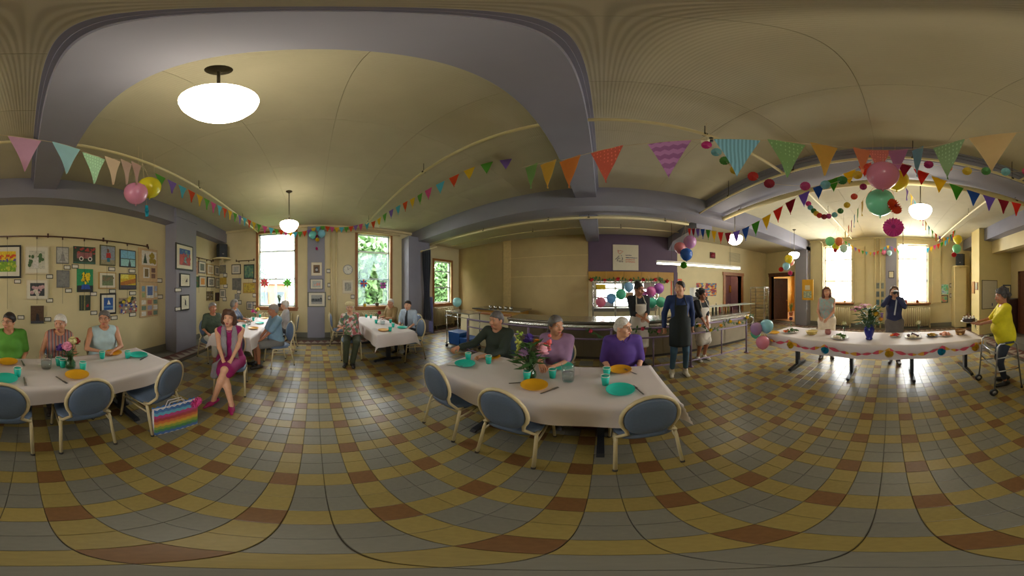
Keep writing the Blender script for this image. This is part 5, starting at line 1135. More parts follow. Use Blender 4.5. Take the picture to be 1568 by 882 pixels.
# ---- kitchen wall fittings
def flat(name, label, cat, plane, val, rect, parts, thick=.02, group=None, sgn=None):
    """A flat fitting measured on a wall: parts = [(name, u0,v0,u1,v1, depth, material)] in unit coordinates."""
    x0, y0, x1, y1 = rect; ym, xm = (y0+y1)/2, (x0+x1)/2; a = at(x0, ym, **{plane: val}); b = at(x1, ym, **{plane: val}); zt = at(xm, y0, **{plane: val})[2]; zb = at(xm, y1, **{plane: val})[2]
    nrm = np.array([-math.copysign(1, val), 0, 0]) if plane == 'X' else np.array([0, -math.copysign(1, val), 0])
    c = (a+b)/2; c[2] = (zt+zb)/2; u = b-a; u[2] = 0; w = np.linalg.norm(u); u /= w; h = zt-zb
    t = thing(name, label, cat, tuple(c+nrm*.002), group=group); t['w'] = w; del t['w']
    for p in parts:
        nm, u0, v0, u1, v1, d, mt = p[:7]; d0 = p[7] if len(p) > 7 else 0
        R = np.stack([u, nrm, np.array([0, 0, 1.])], 1)
        MB().box(c+u*w*((u0+u1)/2-.5)+np.array([0, 0, h*((v0+v1)/2-.5)])+nrm*(d0+d/2+.002), (w*(u1-u0), d, h*(v1-v0)), R).build(nm, mt, t, world=True); LASTP[nm] = LASTO[0]
    return t, c, u, nrm, w, h
ivory = M('ivory_sheet', (206, 196, 168), .7, var=.03); navy = M('print_navy', (52, 60, 96), .7); red_o = M('print_red', (196, 84, 70), .7)
t, c, u, nn, w, h = flat('wall_sign', 'square ivory sign with a red heart emblem and small lettering on the plum wall', 'sign', 'Y', YF-.03, (938.5, 375, 977.5, 414), [('panel', 0, 0, 1, 1, .012, ivory)])
def sp(x, y, d=.016): return c+u*w*(x-.5)+np.array([0, 0, h*(.5-y)])+nn*d
m = MB(); m.tube([sp(.19+.13*q, .21+.16*s) for q, s in ((0, 0), (.35, .35), (.6, .1), (1.6, .4), (1.2, .65), (.55, 1.0), (.15, .7), (.0, .2))], .008, 5, True); m.build('emblem_heart', red_o, t, True, True)
m = MB()
for pl in (((.10, .58), (.17, .52), (.24, .44)), ((.16, .66), (.19, .57), (.23, .53), (.28, .56)), ((.32, .42), (.34, .45)), ((.36, .50), (.38, .56), (.35, .60)), ((.24, .62), (.25, .69)), ((.31, .62), (.31, .69)), ((.37, .63), (.38, .69))): m.tube([sp(*p) for p in pl], .009, 5)
m.build('emblem_figures', navy, t, True, True)
for y, x1, mt in ((.42, .71, navy), (.51, .93, navy), (.59, .84, red_o), (.67, .87, red_o)):
    m = MB(); x = .49; rg = random.Random(int(y*100))
    while x < x1:
        q = rg.uniform(.012, .026); m.box(sp(x+q/2, y+rg.uniform(-.006, .006), .014), (w*q, .003, h*rg.uniform(.025, .04)), np.stack([u, nn, np.array([0, 0, 1.])], 1)); x += q+.008
    o = m.build('lettering', mt, t, world=True); o['kind'] = 'stuff'
flat('poster', 'orange-red framed notice on the kitchen wall behind the young man', 'poster', 'Y', YF, (1027, 427, 1044, 455), [('frame', 0, 0, 1, 1, .008, M('orange_card', (226, 100, 60), .6)), ('sheet', .1, .1, .9, .9, .012, ivory)])
flat('poster', 'colourful collage poster on the kitchen wall above the coffee machine', 'poster', 'Y', YF, (1066, 433.5, 1097, 453.5), [('sheet', 0, 0, 1, 1, .008, pattern('collage', 'voronoi', [(190, 90, 60), (210, 180, 120), (120, 60, 90), (90, 120, 150), (206, 150, 60), (150, 60, 60)], 9))])
flat('air_vent', 'pale wall air vent grille above the kitchen doorway', 'vent', 'Y', YF, (1115, 386.5, 1134, 402), [('frame', 0, 0, 1, 1, .01, cream_hi)]+[('slat', .05, .06+k*.115, .95, .12+k*.115, .022, M('vent_slat', (160, 150, 120), .5)) for k in range(8)])
bl = thing('fire_alarm_bell', 'small dark red alarm bell on the kitchen wall', 'alarm bell', tuple(at(1091, 391, Y=YF-.005)))
MB().box((0, -.015, 0), (.24, .03, .24)).build('back_plate', M('alarm_red_dark', (96, 26, 36), .5), bl); MB().tube([(0, -.03, 0), (0, -.045, 0), (0, -.07, 0), (0, -.085, 0)], [.11, .11, .08, .02], 18).build('gong', M('alarm_red', (130, 30, 44), .35), bl, True)
for (x, y, nm, lb, col) in ((1122, 441, 'picture', 'small yellow picture in the store room beyond the kitchen doorway', (200, 160, 80)),):
    flat(nm, lb, 'picture', 'Y', YF+1.2, (1116, 437, 1127, 448), [('frame', 0, 0, 1, 1, .02, wood), ('image', .12, .12, .88, .88, .024, M('yellow_print', col, .7, var=.3))])
# coffee machine, bottles, boxes on the counter
cf = thing('coffee_machine', 'steel coffee machine on the counter behind the young man', 'coffee machine', (2.35, 4.35, .92))
MB().bb(-.28, .28, -.22, .22, 0, .42).build('machine_body', steel_p, cf); MB().bb(-.3, .3, -.24, .24, .42, .5).build('top_tray', M('dark_plinth', (0, 0, 0)), cf)
for x in (-.15, .15): MB().cyl((x, -.26, .16), (x, -.26, .36), .05).build('brew_head', steel_t, cf, True)
MB().bb(-.05, .2, -.12, .12, .5, .74).build('filter_box', white, cf)
bt = [(3.15, 4.42, .30, (60, 50, 30), 'dark brown oil bottle'), (3.27, 4.40, .22, (150, 40, 34), 'red sauce bottle'), (3.38, 4.45, .26, (206, 190, 150), 'cream carton'), (3.50, 4.40, .20, (200, 140, 50), 'orange jar'), (3.62, 4.42, .24, (190, 176, 90), 'yellow bottle'), (3.72, 4.38, .17, (120, 34, 40), 'dark red jar'), (3.02, 4.40, .24, (70, 80, 40), 'olive green bottle')]
for x, y, hh, col, lb in bt:
    t = thing('condiment_bottle', lb+' among the condiments at the counter end', 'bottle', (x, y, .92), group='condiments on the counter'); bmx = M('bottle_%d_%d_%d' % col, col, .3)
    MB().lathe([(0, 0), (.032, 0), (.034, .02), (.034, hh*.6), (.014, hh*.78), (.013, hh*.92), (0, hh*.92)], n=14).build('bottle_body', bmx, t, True); MB().lathe([(0, hh*.9), (.016, hh*.9), (.016, hh), (0, hh)], n=12).build('cap', M('cap_light', (206, 196, 180), .5), t, True)
# sheet-pan rack
rk = thing('sheet_pan_rack', 'tall empty steel pan rack beside the hall door', 'rack', (5.95, 5.15, 0), .35)
for x in (-.28, .28):
    for y in (-.3, .3): MB().bb(x-.014, x+.014, y-.014, y+.014, .1, 1.68).build('upright', steel_t, rk); MB().cyl((x-.012, y, .05), (x+.012, y, .05), .05, n=12).build('caster', M('wheel_black', (0, 0, 0)), rk, True)
for k in range(11):
    m = MB()
    for x in (-.275, .275): m.bb(x-.014, x+.014, -.3, .3, .22+k*.14, .232+k*.14)
    m.bb(-.28, .28, .29, .3, .22+k*.14, .232+k*.14); m.bb(-.28, .28, -.3, -.29, .22+k*.14, .232+k*.14); m.build('tray_runner', steel_t, rk)
for z in (.92, .80): MB().bb(-.26, .26, -.28, .28, z, z+.012).build('baking_tray', steel_t, rk)
MB().bb(-.29, .29, -.31, .31, 1.66, 1.69).build('top_frame', steel_t, rk)
# hall: waste bin and plant
wb = thing('waste_bin', 'grey waste bin with dark lid in the hall beyond the door', 'bin', (9.9, 5.1, 0)); MB().lathe([(0, 0), (.17, 0), (.22, .62), (.22, .64), (0, .64)], n=20).build('bin_body', M('bin_grey', (150, 140, 120), .6), wb, True); MB().lathe([(.23, .64), (.235, .74), (.16, .84), (0, .86)], n=20).build('lid', M('bin_lid', (190, 176, 150), .6), wb, True); MB().lathe([(.228, .60), (.238, .60), (.238, .70), (.228, .70)], n=20).build('band', M('bin_band', (60, 60, 64), .6), wb, True)
def potplant(p, label, r, hgt, pot, n=18, seed=1, kind='blade'):
    rg = random.Random(seed); t = thing('potted_plant', label, 'plant', tuple(p)); p = np.asarray(p, float)
    MB().lathe([(0, 0), (r*.7, 0), (r, r*1.5), (r*1.08, r*1.5), (r*1.08, r*1.7), (r*.95, r*1.7), (r*.9, r*1.5), (0, r*1.5)], p, 16).build('pot', M('pot_%d_%d_%d' % pot, pot, .6), t, True, True)
    for k in range(n):
        a = rg.uniform(0, 2*PI); l = hgt*rg.uniform(.6, 1.1); o = l*rg.uniform(.2, .6); w_ = np.array([-math.sin(a), math.cos(a), 0])*(.014+.1*r*(kind == 'leaf')); d = np.array([math.cos(a), math.sin(a), 0]); b0 = p+[0, 0, r*1.5]
        pts = [b0, b0+d*o*.35+[0, 0, l*.6], b0+d*o*.8+[0, 0, l*.9], b0+d*o*1.2+[0, 0, l*.8]]; vs = []
        for q, s in zip(pts, (.6, 1, .8, .05)): vs += [q-w_*s, q+w_*s]
        MB().add(vs, [(0, 1, 3, 2), (2, 3, 5, 4), (4, 5, 7, 6)]).build('leaf', leaf_m, t, True, True)
potplant((9.3, 5.62, 0), 'leafy plant in the hall beyond the door', .13, .7, (150, 110, 80), 20, 4)
potplant((XL+.06, -1.16, 1.022), 'spiky green plant on the sill between red and green pinwheels', .07, .32, (60, 60, 66), 24, 5)
potplant((XL+.06, 2.12, 1.022), 'bushy green plant on the sill beside the blue pinwheel', .07, .28, (90, 80, 70), 24, 6); potplant((XL+.06, 1.68, 1.022), 'little yellow pot with a seedling on the sill', .055, .08, (214, 180, 40), 6, 7)
potplant((XR-.05, -.62, 1.043), 'red pot with red leaves on the bright sill behind the photographer', .07, .16, (170, 70, 50), 10, 8); potplant((XR-.05, -1.1, 1.043), 'brown pot with a tall sprig on the bright sill by the abstract prints', .07, .5, (150, 80, 50), 5, 9)
potplant((XR-.05, 1.9, 1.043), 'tiny yellow potted plant on the bright sill behind the teal top', .04, .10, (214, 180, 40), 6, 10)
# ---- radiators
def radiator(ax, w, u0, u1, z1, label, sgn):
    t = thing('radiator', label, 'radiator', ((w+sgn*.16), (u0+u1)/2, 0), group='cast iron radiators'); n = int((u1-u0)/.078); rm = M('radiator_cream', (208, 194, 152), .45, var=.06)
    me = None
    for k in range(n):
        y = u0+(k+.5)*(u1-u0)/n
        m = MB()
        for dx in (.07, .16, .25): m.tube([(w+sgn*dx, y, .10), (w+sgn*dx, y, z1-.03)], .021, 8)
        m.tube([(w+sgn*.06, y, .12), (w+sgn*.26, y, .12)], .024, 8); m.tube([(w+sgn*.06, y, z1-.04), (w+sgn*.26, y, z1-.04)], .026, 8)
        m.build('column_section', rm, t, True, True)
    for y in (u0+.03, u1-.03):
        for dx in (.07, .25): MB().cyl((w+sgn*dx, y, 0), (w+sgn*dx, y, .12), .022, .018).build('foot', rm, t, True, True)
    MB().tube([(w+sgn*.16, u1, .14), (w+sgn*.16, u1+.1, .14), (w+sgn*.16, u1+.1, 0)], .018).build('feed_pipe', rm, t, True, True)
radiator('x', XL, -1.75, -.7, .84, 'cast iron radiator under the window with the red pinwheel', 1); radiator('x', XL, 1.55, 2.5, .84, 'cast iron radiator under the window beside the clock', 1)
radiator('x', XL, 4.5, 5.5, .86, 'cast iron radiator under the left kitchen window', 1); radiator('x', XR, 1.62, 2.55, .86, 'cast iron radiator under the bright window behind the teal top', -1); radiator('x', XR, -1.62, -.45, .86, 'cast iron radiator under the bright window by the photographer', -1)
# ---- dark curtain beside the column
cu = thing('tied_curtain', 'dark navy curtain hanging by the lilac column near the man in the tie', 'curtain', (-5.2, 3.62, 0))
def drape(x0, x1, z0, z1, y, pinch, nm, mt, ph):
    vs = []; nu, nv = 40, 20
    for j in range(nv+1):
        v = j/nv; z = z1+(z0-z1)*v; s = 1-pinch*math.exp(-((v-.62)/.3)**2); cx = (x0+x1)/2+.05*v
        for i in range(nu+1): u_ = i/nu; vs.append((cx+(u_-.5)*(x1-x0)*s, y+.03*math.sin(u_*30+ph)*s, z))
    o = MB().add(vs, [(j*(nu+1)+i, j*(nu+1)+i+1, (j+1)*(nu+1)+i+1, (j+1)*(nu+1)+i) for j in range(nv) for i in range(nu)]).build(nm, mt, cu, True, True); o.modifiers.new('t', 'SOLIDIFY').thickness = .004
drape(-5.42, -4.88, .55, 2.95, 3.6, .35, 'curtain_drape', M('navy_velvet', (34, 38, 52), .9, sheen=.3), 0); drape(-5.12, -4.86, .12, 1.35, 3.66, .1, 'lining_drape', M('lavender_lining', (120, 122, 168), .8), 1)
MB().cyl((-5.5, 3.6, 2.97), (-4.6, 3.6, 2.97), .014).build('rod', cream_hi, cu, True, True); MB().sph((-4.58, 3.6, 2.97), .025).build('finial', cream_hi, cu, True, True)
MB().bb(-5.5, -5.36, 3.58, 3.62, 2.94, 3.0).build('rod_bracket', cream_hi, cu, world=True)
# ---- loudspeakers on corner shelves
def speaker(p, facing, label, shelf_label):
    t = thing('loudspeaker', label, 'loudspeaker', tuple(p), face(*facing)); bk = M('speaker_black', (34, 36, 42), .5)
    poly = [(-.17, -.16, 0), (.17, -.16, 0), (.19, .06, 0), (.12, .17, 0), (-.12, .17, 0), (-.19, .06, 0)]; MB().prism(poly, (0, 0, .50)).build('cabinet', bk, t)
    MB().tube([(0, .165, .27), (0, .185, .27)], [.12, .115], 4).build('badge_grille', M('speaker_grille', (44, 48, 56), .7), t); m = MB().bb(-.13, .13, .168, .178, .03, .47); m.build('grille', M('speaker_grille', (0, 0, 0)), t); MB().bb(-.03, .03, .178, .182, .12, .14).build('badge', M('badge', (160, 150, 150), .4), LASTO[0])
    s = thing('corner_shelf', shelf_label, 'shelf', (p[0], p[1], p[2]-.04), face(*facing)); MB().prism([(-.34, -.05, 0), (.34, -.05, 0), (.26, .18, 0), (.12, .26, 0), (-.12, .26, 0), (-.26, .18, 0)], (0, 0, .036)).build('shelf_board', cream_hi, s); MB().prism([(-.02, -.05, 0), (-.02, .18, 0), (-.02, -.05, -.16)], (.04, 0, 0)).build('bracket', cream_hi, s)
speaker((-5.72, -3.16, 2.72), (1, .9), 'black loudspeaker on the corner shelf above the crowded picture corner', 'cream corner shelf under the loudspeaker above the picture corner')
speaker((7.12, -2.85, 2.57), (-1, .5), 'black loudspeaker on the shelf beside the yellow pier', 'cream shelf under the loudspeaker beside the yellow pier')
# ---- gift bag, handbag
gb = thing('gift_bag', 'rainbow zigzag gift bag with pink rosette standing behind a chair', 'gift bag', (-1.24, -1.17, 0), face(.25, 1)-.06)
zig = [((36, 110, 190), 0), ((90, 190, 226), .12), ((206, 40, 140), .25), ((190, 30, 60), .36), ((232, 120, 40), .48), ((236, 190, 40), .58), ((150, 180, 40), .70), ((60, 150, 90), .80), ((36, 110, 190), .90)]
def zigbag():
    W, H, D = .46, .41, .05; n = 8; MB().bb(-W/2, W/2, -D/2, D/2, .0, H-.03).build('bag_body', M('bag_white', (226, 222, 226), .6), gb)
    for side in (1, -1):
        rows = 18
        for r in range(rows):
            col = zig[int(r/rows*len(zig))][0]; m = MB(); zt = H-.004-r*(H-.02)/rows; hh = (H-.02)/rows*.82
            vs = []
            for k in range(n*2+1): x = -W/2+W*k/(n*2); dz = .022*(k % 2); vs += [(x, side*(D/2+.0015), max(zt-dz, 0)), (x, side*(D/2+.0015), max(zt-dz-hh, 0))]
            m.add(vs, [(2*k, 2*k+1, 2*k+3, 2*k+2) if side < 0 else (2*k, 2*k+2, 2*k+3, 2*k+1) for k in range(n*2)]); m.build('zigzag_stripe', M('zig_%d_%d_%d' % col, col, .5, var=.02), gb)
    for s in (-1, 1): MB().tube([(-.1, s*.022, H-.03), (-.07, s*.022, H+.05), (.07, s*.022, H+.05), (.1, s*.022, H-.03)], .004, 6).build('handle', M('bag_white', (0, 0, 0)), gb, True)
    for k in range(14):
        a = 2*PI*k/14; m = MB(); c = np.array([-.19, .045, H-.02]); d = np.array([math.cos(a), .3, math.sin(a)]); m.tube([c, c+d*.05+[0, .02, 0], c+d*.07, c+d*.03], .007, 5); m.build('rosette_loop', M('rosette_pink', (226, 70, 150), .35), gb, True)
zigbag()
hb = thing('handbag', 'dark brown handbag lying under the table before the railing', 'handbag', (-.10, 1.72, 0)); V, Q = field([cone((-.13, 0, .09), (.13, 0, .09), .10, .10, .02, (1, .7, .9)), cone((-.10, 0, .16), (.10, 0, .16), .06, .06, .03, (1, .7, 1))], .012, lambda F, X, Y, Z: np.maximum(F, .002-Z)); meshobj('bag_body', V, Q, M('brown_leather', (70, 38, 34), .5, bump=.3), hb); MB().tube([(-.1, 0, .2), (-.07, 0, .30), (.07, 0, .30), (.1, 0, .2)], .009).build('strap', M('brown_leather', (0, 0, 0)), hb, True)
# ---- wall things on the right-hand side
flat('noticeboard', 'mustard cork noticeboard with two sheets on the lilac pier', 'noticeboard', 'X', XR-.42, (1228.5, 428, 1245.5, 459.5), [('frame', 0, 0, 1, 1, .02, M('mustard_frame', (196, 146, 34), .6)), ('cork', .06, .04, .94, .96, .024, M('mustard_cork', (206, 154, 40), .8, var=.15, scale=60)), ('notice', .28, .5, .72, .72, .027, ivory), ('notice', .14, .1, .86, .44, .027, pattern('notice_print', 'noise', [(206, 200, 160), (190, 196, 150), (90, 120, 130), (206, 200, 166)], 7))])
flat('whiteboard', 'blank whiteboard in a thin dark frame on the cream pier', 'whiteboard', 'X', 5.58, (1503, 429, 1527, 473), [('frame', 0, 0, 1, 1, .018, M('board_frame', (96, 84, 60), .5)), ('surface', .04, .025, .96, .975, .022, M('board_surface', (188, 178, 150), .35, var=.03)), ('marker', .62, .10, .67, .2, .03, navy)])
flat('picture', 'blue framed picture on the cream pier above the woman in yellow', 'picture', 'X', 5.58, (1535.5, 436, 1547.5, 452), [('frame', 0, 0, 1, 1, .025, M('frame_blue', (50, 66, 90), .4)), ('mat', .12, .12, .88, .88, .028, ivory), ('image', .28, .2, .75, .7, .031, M('teal_print_img', (70, 110, 130), .6, var=.4, scale=30))])
def picY(name, lb, x0, x1, z0, z1, mt): t = thing(name, lb, 'picture', ((x0+x1)/2, -2.928, (z0+z1)/2)); MB().bb(x0, x1, -2.93, -2.905, z0, z1).build('frame', wood, t, world=True); MB().bb(x0+.02, x1-.02, -2.906, -2.900, z0+.02, z1-.02).build('image', mt, t, world=True)
picY('picture', 'tall wooden plaque on the lit face of the yellow pier', 5.92, 6.12, 1.45, 1.88, M('plaque_ochre', (180, 130, 50), .5)); picY('picture', 'small framed print beside the plaque on the yellow pier', 5.66, 5.84, 1.58, 1.85, M('small_print', (150, 150, 120), .6, var=.3, scale=30))
flat('picture', 'bright abstract canvas of orange, green and blue by the bright window', 'picture', 'X', XR, (1435.5, 435.5, 1452, 450.5), [('canvas', 0, 0, 1, 1, .025, pattern('abstract_a', 'noise', [(226, 150, 40), (80, 190, 150), (206, 226, 226), (90, 140, 206)], 3))])
flat('picture', 'dark-framed rainbow abstract under the bright canvas', 'picture', 'X', XR, (1437, 452, 1451.5, 463.5), [('frame', 0, 0, 1, 1, .025, M('frame_dark', (50, 46, 50), .4)), ('image', .1, .1, .9, .9, .028, pattern('abstract_b', 'noise', [(60, 110, 170), (110, 180, 130), (226, 150, 110), (180, 90, 150)], 3))])
flat('picture', 'small framed certificate on the lilac pilaster above the photographer', 'picture', 'X', XR-.10, (1360.5, 415, 1369, 426), [('frame', 0, 0, 1, 1, .02, M('frame_dark', (0, 0, 0))), ('sheet', .12, .1, .88, .9, .023, ivory)])
for k, y in enumerate((433, 446, 458.5)): flat('picture', ['upper', 'middle', 'lowest'][k]+' of three grey photo strips beside the photographer', 'picture', 'X', XR, (1341.5, y, 1353.5, y+9), [('frame', 0, 0, 1, 1, .015, M('strip_grey', (150, 150, 140), .6)), ('image', .05, .1, .95, .9, .018, M('strip_img_%d' % k, ((120, 128, 120), (100, 110, 112), (84, 120, 128))[k], .6, var=.3, scale=8))], group='grey photo strips')
sc = thing('side_cabinet', 'dark cabinet in the alcove behind the woman in yellow', 'cabinet', (5.3, -4.1, 0)); MB().bb(5.12, 5.56, -4.28, -3.9, 0, 1.25).build('cabinet_body', M('cabinet_dark', (60, 36, 36), .5), sc, world=True); MB().bb(5.10, 5.57, -4.28, -3.88, 1.25, 1.28).build('cabinet_top', M('cabinet_grey', (120, 116, 110), .5), sc, world=True)
for z in (.1, .66): MB().bb(5.16, 5.52, -3.9, -3.885, z, z+.5).build('drawer', M('cabinet_dark', (0, 0, 0)), sc, world=True)
# ================================================================== PICTURES
def K(c, var=.26): return M('paint_%d_%d_%d' % tuple(c), tuple(c), .6, var=var, scale=30)
blk, cre, gry, gld, wht = M('frame_black', (34, 32, 32), .4), M('frame_cream', (206, 192, 160), .5), M('frame_grey', (110, 108, 104), .4), M('frame_gold', (176, 140, 76), .4), M('mat_board', (214, 206, 186), .7, var=.02)
NP = [0]
def picture(rect, plane, val, frame, mat, shapes, label, noise=None, fw=.06):
    """Framed picture on a wall plane; shapes are painted areas in unit coordinates (y downwards)."""
    x0, y0, x1, y1 = rect; NP[0] += 1; parts = []; b = 0
    if frame is not None: parts.append(('frame', 0, 0, 1, 1, .024, frame)); b = fw
    else: parts.append(('canvas', 0, 0, 1, 1, .020, noise if isinstance(noise, bpy.types.Material) else K(shapes[0][-1])))
    if mat is not None and frame is not None: parts.append(('mat', b, b, 1-b, 1-b, .027, mat)); b = b+.13
    if frame is not None: parts.append(('image', b, b, 1-b, 1-b, .029, noise or K(shapes[0][-1])))
    t, c, u, nn, w, h = flat('picture', label, 'picture', plane, val, rect, parts, group='pictures on the walls'); d = .0325 if frame is not None else .0235
    def Pt(x, y, k): x = b+x*(1-2*b); y = b+y*(1-2*b); return c+u*w*(x-.5)+np.array([0, 0, h*(.5-y)])+nn*(d+.0004*k)
    for k, s in enumerate(shapes):
        kd, a, col = s[0], s[1], s[-1]; m = MB()
        if kd == 'bg': continue
        if kd == 'r': m.add([Pt(a[0], a[1], k), Pt(a[0], a[3], k), Pt(a[2], a[3], k), Pt(a[2], a[1], k)], [(0, 1, 2, 3)])
        elif kd == 'o': m.add([Pt(a[0]+a[2]*math.cos(q), a[1]-a[3]*math.sin(q), k) for q in np.linspace(0, 2*PI, 15)[:-1]], [tuple(range(14))])
        elif kd == 'p': m.add([Pt(x, y, k) for x, y in a], [tuple(range(len(a)))])
        elif kd == 'b':           # scattered dabs
            rg = random.Random(int(a[0]*100+a[1]*37+k)); n = a[4]
            for q in range(n):
                x, y, r = rg.uniform(a[0], a[2]), rg.uniform(a[1], a[3]), a[5]*rg.uniform(.6, 1.3); m.add([Pt(x+r*math.cos(z), y-r*math.sin(z), k+q*.01) for z in np.linspace(0, 2*PI, 8)[:-1]], [tuple(range(7))])
            m.build('painted_dabs', K(col), LASTP['image' if frame is not None else 'canvas'])['kind'] = 'stuff'; continue
        m.build('painted_area', K(col), LASTP['image' if frame is not None else 'canvas'])
    return t
def nz(nm, *cols, sc=4): return pattern('art_'+nm, 'noise', list(cols), sc)
WB = ('Y', YB)
picture((-10, 376, 32.5, 426), *WB, blk, wht, [('bg', (226, 190, 40)), ('r', (0, .45, 1, 1), (120, 160, 40)), ('b', (0, .2, 1, .42, 22, .06), (206, 80, 30)), ('b', (0, .38, 1, .5, 10, .05), (90, 80, 140)), ('b', (0, .6, 1, .95, 14, .06), (180, 190, 60))], 'landscape with orange trees and a bright green field in a wide black frame')
picture((38, 377, 75, 420), *WB, cre, wht, [('bg', (196, 190, 170)), ('b', (.0, .3, .25, .8, 10, .09), (70, 96, 56)), ('b', (.6, .1, .9, .6, 12, .1), (76, 104, 60)), ('p', ((.3, .4), (.6, .35), (.6, .95), (.2, .95)), (206, 200, 190))], 'watercolour of a white garden path in a cream frame', fw=.05)
picture((86, 378.5, 105, 404), *WB, gry, None, [('bg', (176, 172, 164)), ('p', ((.5, .15), (.75, .9), (.25, .9)), (140, 136, 132))], 'pale pencil drawing of a church spire in a thin grey frame')
picture((112, 378, 145.5, 404), *WB, None, None, [('bg', (52, 66, 50)), ('r', (.15, .35, .85, .7), (150, 90, 90)), ('b', (.05, .1, .95, .4, 16, .06), (160, 60, 50)), ('o', (.35, .72, .1, .13), (220, 210, 200)), ('o', (.75, .72, .1, .13), (220, 210, 200)), ('o', (.35, .72, .06, .08), (40, 40, 46)), ('o', (.75, .72, .06, .08), (40, 40, 46)), ('r', (0, .9, 1, 1), (60, 96, 80))], 'canvas of a flower-laden old truck on dark green')
picture((40, 428, 74, 458.5), *WB, cre, wht, [('bg', (60, 62, 64)), ('b', (.1, .15, .9, .75, 14, .13), (190, 150, 150)), ('b', (.2, .6, .8, .9, 6, .12), (200, 192, 176))], 'bowl of pale roses on dark ground in a cream frame', fw=.05)
picture((86.5, 414, 106, 440.5), *WB, gry, None, [('bg', (112, 114, 118)), ('r', (.35, .1, .7, .9), (128, 128, 126))], 'misty blue-grey painting in a dark grey frame', nz('mist', (104, 108, 114), (130, 128, 124), (98, 100, 108)))
picture((117.5, 412, 142, 447), *WB, None, None, [('bg', (40, 140, 90)), ('r', (0, .72, 1, 1), (40, 42, 44)), ('p', ((.3, .68), (.75, .68), (.82, .88), (.25, .88)), (40, 80, 170)), ('b', (.28, .2, .78, .62, 30, .07), (230, 200, 20)), ('b', (.3, .25, .75, .6, 10, .03), (60, 60, 30))], 'yellow flowers in a blue vase painted on emerald green')
picture((47, 468, 67, 495), *WB, None, None, [('bg', (84, 60, 40)), ('p', ((.45, .4), (.62, .5), (.7, 1), (.35, 1)), (48, 44, 46)), ('r', (0, .85, 1, 1), (70, 70, 74))], 'dark brown unframed painting of a lone figure beside a white head of hair')
picture((121.4, 452, 138, 475), *WB, None, None, [('bg', (58, 66, 52)), ('r', (.4, 0, .5, 1), (150, 144, 90)), ('r', (.15, 0, .22, 1), (110, 110, 70)), ('p', ((.6, .7), (.8, .55), (.85, .75), (.65, .8)), (176, 40, 36))], 'small forest painting with a red figure, lowest in its column')
picture((152.5, 376, 176, 407), *WB, M('frame_olive', (90, 84, 40), .4), None, [('bg', (140, 146, 156)), ('r', (0, .75, 1, 1), (150, 140, 110)), ('p', ((.38, .38), (.68, .35), (.72, .65), (.36, .66)), (186, 50, 40)), ('r', (.42, .64, .64, .86), (40, 110, 130)), ('o', (.5, .25, .09, .11), (120, 80, 60))], 'portrait of a person in a red shirt by grey water')
picture((182.7, 383, 207, 409.5), *WB, blk, None, [('bg', (120, 176, 206)), ('r', (0, .5, 1, .56), (70, 90, 90)), ('r', (0, .56, 1, 1), (150, 196, 196)), ('p', ((.6, .5), (.72, 1), (.5, 1)), (60, 70, 76))], 'turquoise lake view in a black frame under the rail')
picture((150.5, 417, 177, 442), *WB, gld, wht, [('bg', (110, 116, 86)), ('b', (0, .2, 1, .5, 12, .1), (130, 110, 80)), ('r', (0, .6, 1, 1), (112, 126, 90))], 'green pond in a pale gold frame')
picture((182, 419, 208, 443.5), *WB, blk, None, [('bg', (206, 176, 40)), ('p', ((0, .55), (1, .25), (1, .6), (0, .8)), (176, 110, 40)), ('r', (0, .75, 1, 1), (70, 66, 80)), ('r', (0, 0, .5, .3), (220, 210, 90))], 'yellow bridge at sunset in a black frame')
picture((153, 449, 177, 481), *WB, blk, wht, [('bg', (40, 86, 160)), ('p', ((.5, .15), (.72, .55), (.35, .55)), (230, 230, 226)), ('r', (0, .7, 1, .8), (90, 140, 190))], 'white sailboat on deep blue in a black frame', fw=.08)
picture((182.7, 456, 208, 479), *WB, None, None, [('bg', (150, 130, 110)), ('b', (0, 0, 1, .35, 9, .1), (40, 50, 40)), ('b', (0, .1, 1, 1, 14, .07), (176, 70, 60)), ('b', (0, .3, 1, 1, 14, .07), (60, 80, 150)), ('b', (0, .3, 1, 1, 10, .06), (220, 210, 190)), ('b', (.1, .0, .6, .3, 6, .08), (214, 190, 50))], 'busy colourful crowd scene without a frame')
bd_m = M('pinboard_beige', (190, 160, 120), .7)
picture((211.7, 381, 240, 432), *WB, bd_m, None, [('bg', (190, 160, 120)), ('r', (.12, .06, .95, .5), (206, 200, 190)), ('p', ((.2, .45), (.3, .12), (.42, .45)), (50, 70, 50)), ('b', (.55, .15, .85, .4, 8, .08), (150, 130, 40)), ('r', (.2, .58, .55, .9), (206, 200, 190)), ('r', (.28, .62, .48, .86), (120, 100, 60)), ('r', (.65, .58, .88, .72), (110, 80, 70)), ('r', (.65, .76, .88, .9), (120, 90, 76))], 'beige board of autumn watercolours at the end of the picture rail', M('pinboard_beige', (0, 0, 0)), .02)
picture((213.6, 433, 240.6, 485), *WB, bd_m, None, [('bg', (190, 160, 120)), ('r', (.32, .06, .75, .44), (206, 204, 196)), ('r', (.38, .09, .69, .36), (90, 110, 160))]+[('r', (.05+.34*i, .5+.17*j, .3+.34*i, .63+.17*j), ((206, 200, 190), (170, 110, 90), (110, 130, 110), (150, 150, 170))[(i+2*j) % 4]) for i in range(3) for j in range(3)]+[('r', (.06, .08, .24, .24), (120, 150, 170)), ('r', (.8, .08, .96, .24), (150, 160, 180)), ('r', (.06, .28, .24, .42), (150, 160, 110)), ('r', (.8, .28, .96, .42), (190, 186, 176))], 'beige board covered with many small cards beside the column', M('pinboard_beige', (0, 0, 0)), .02)
CF = ('Y', -3.07)
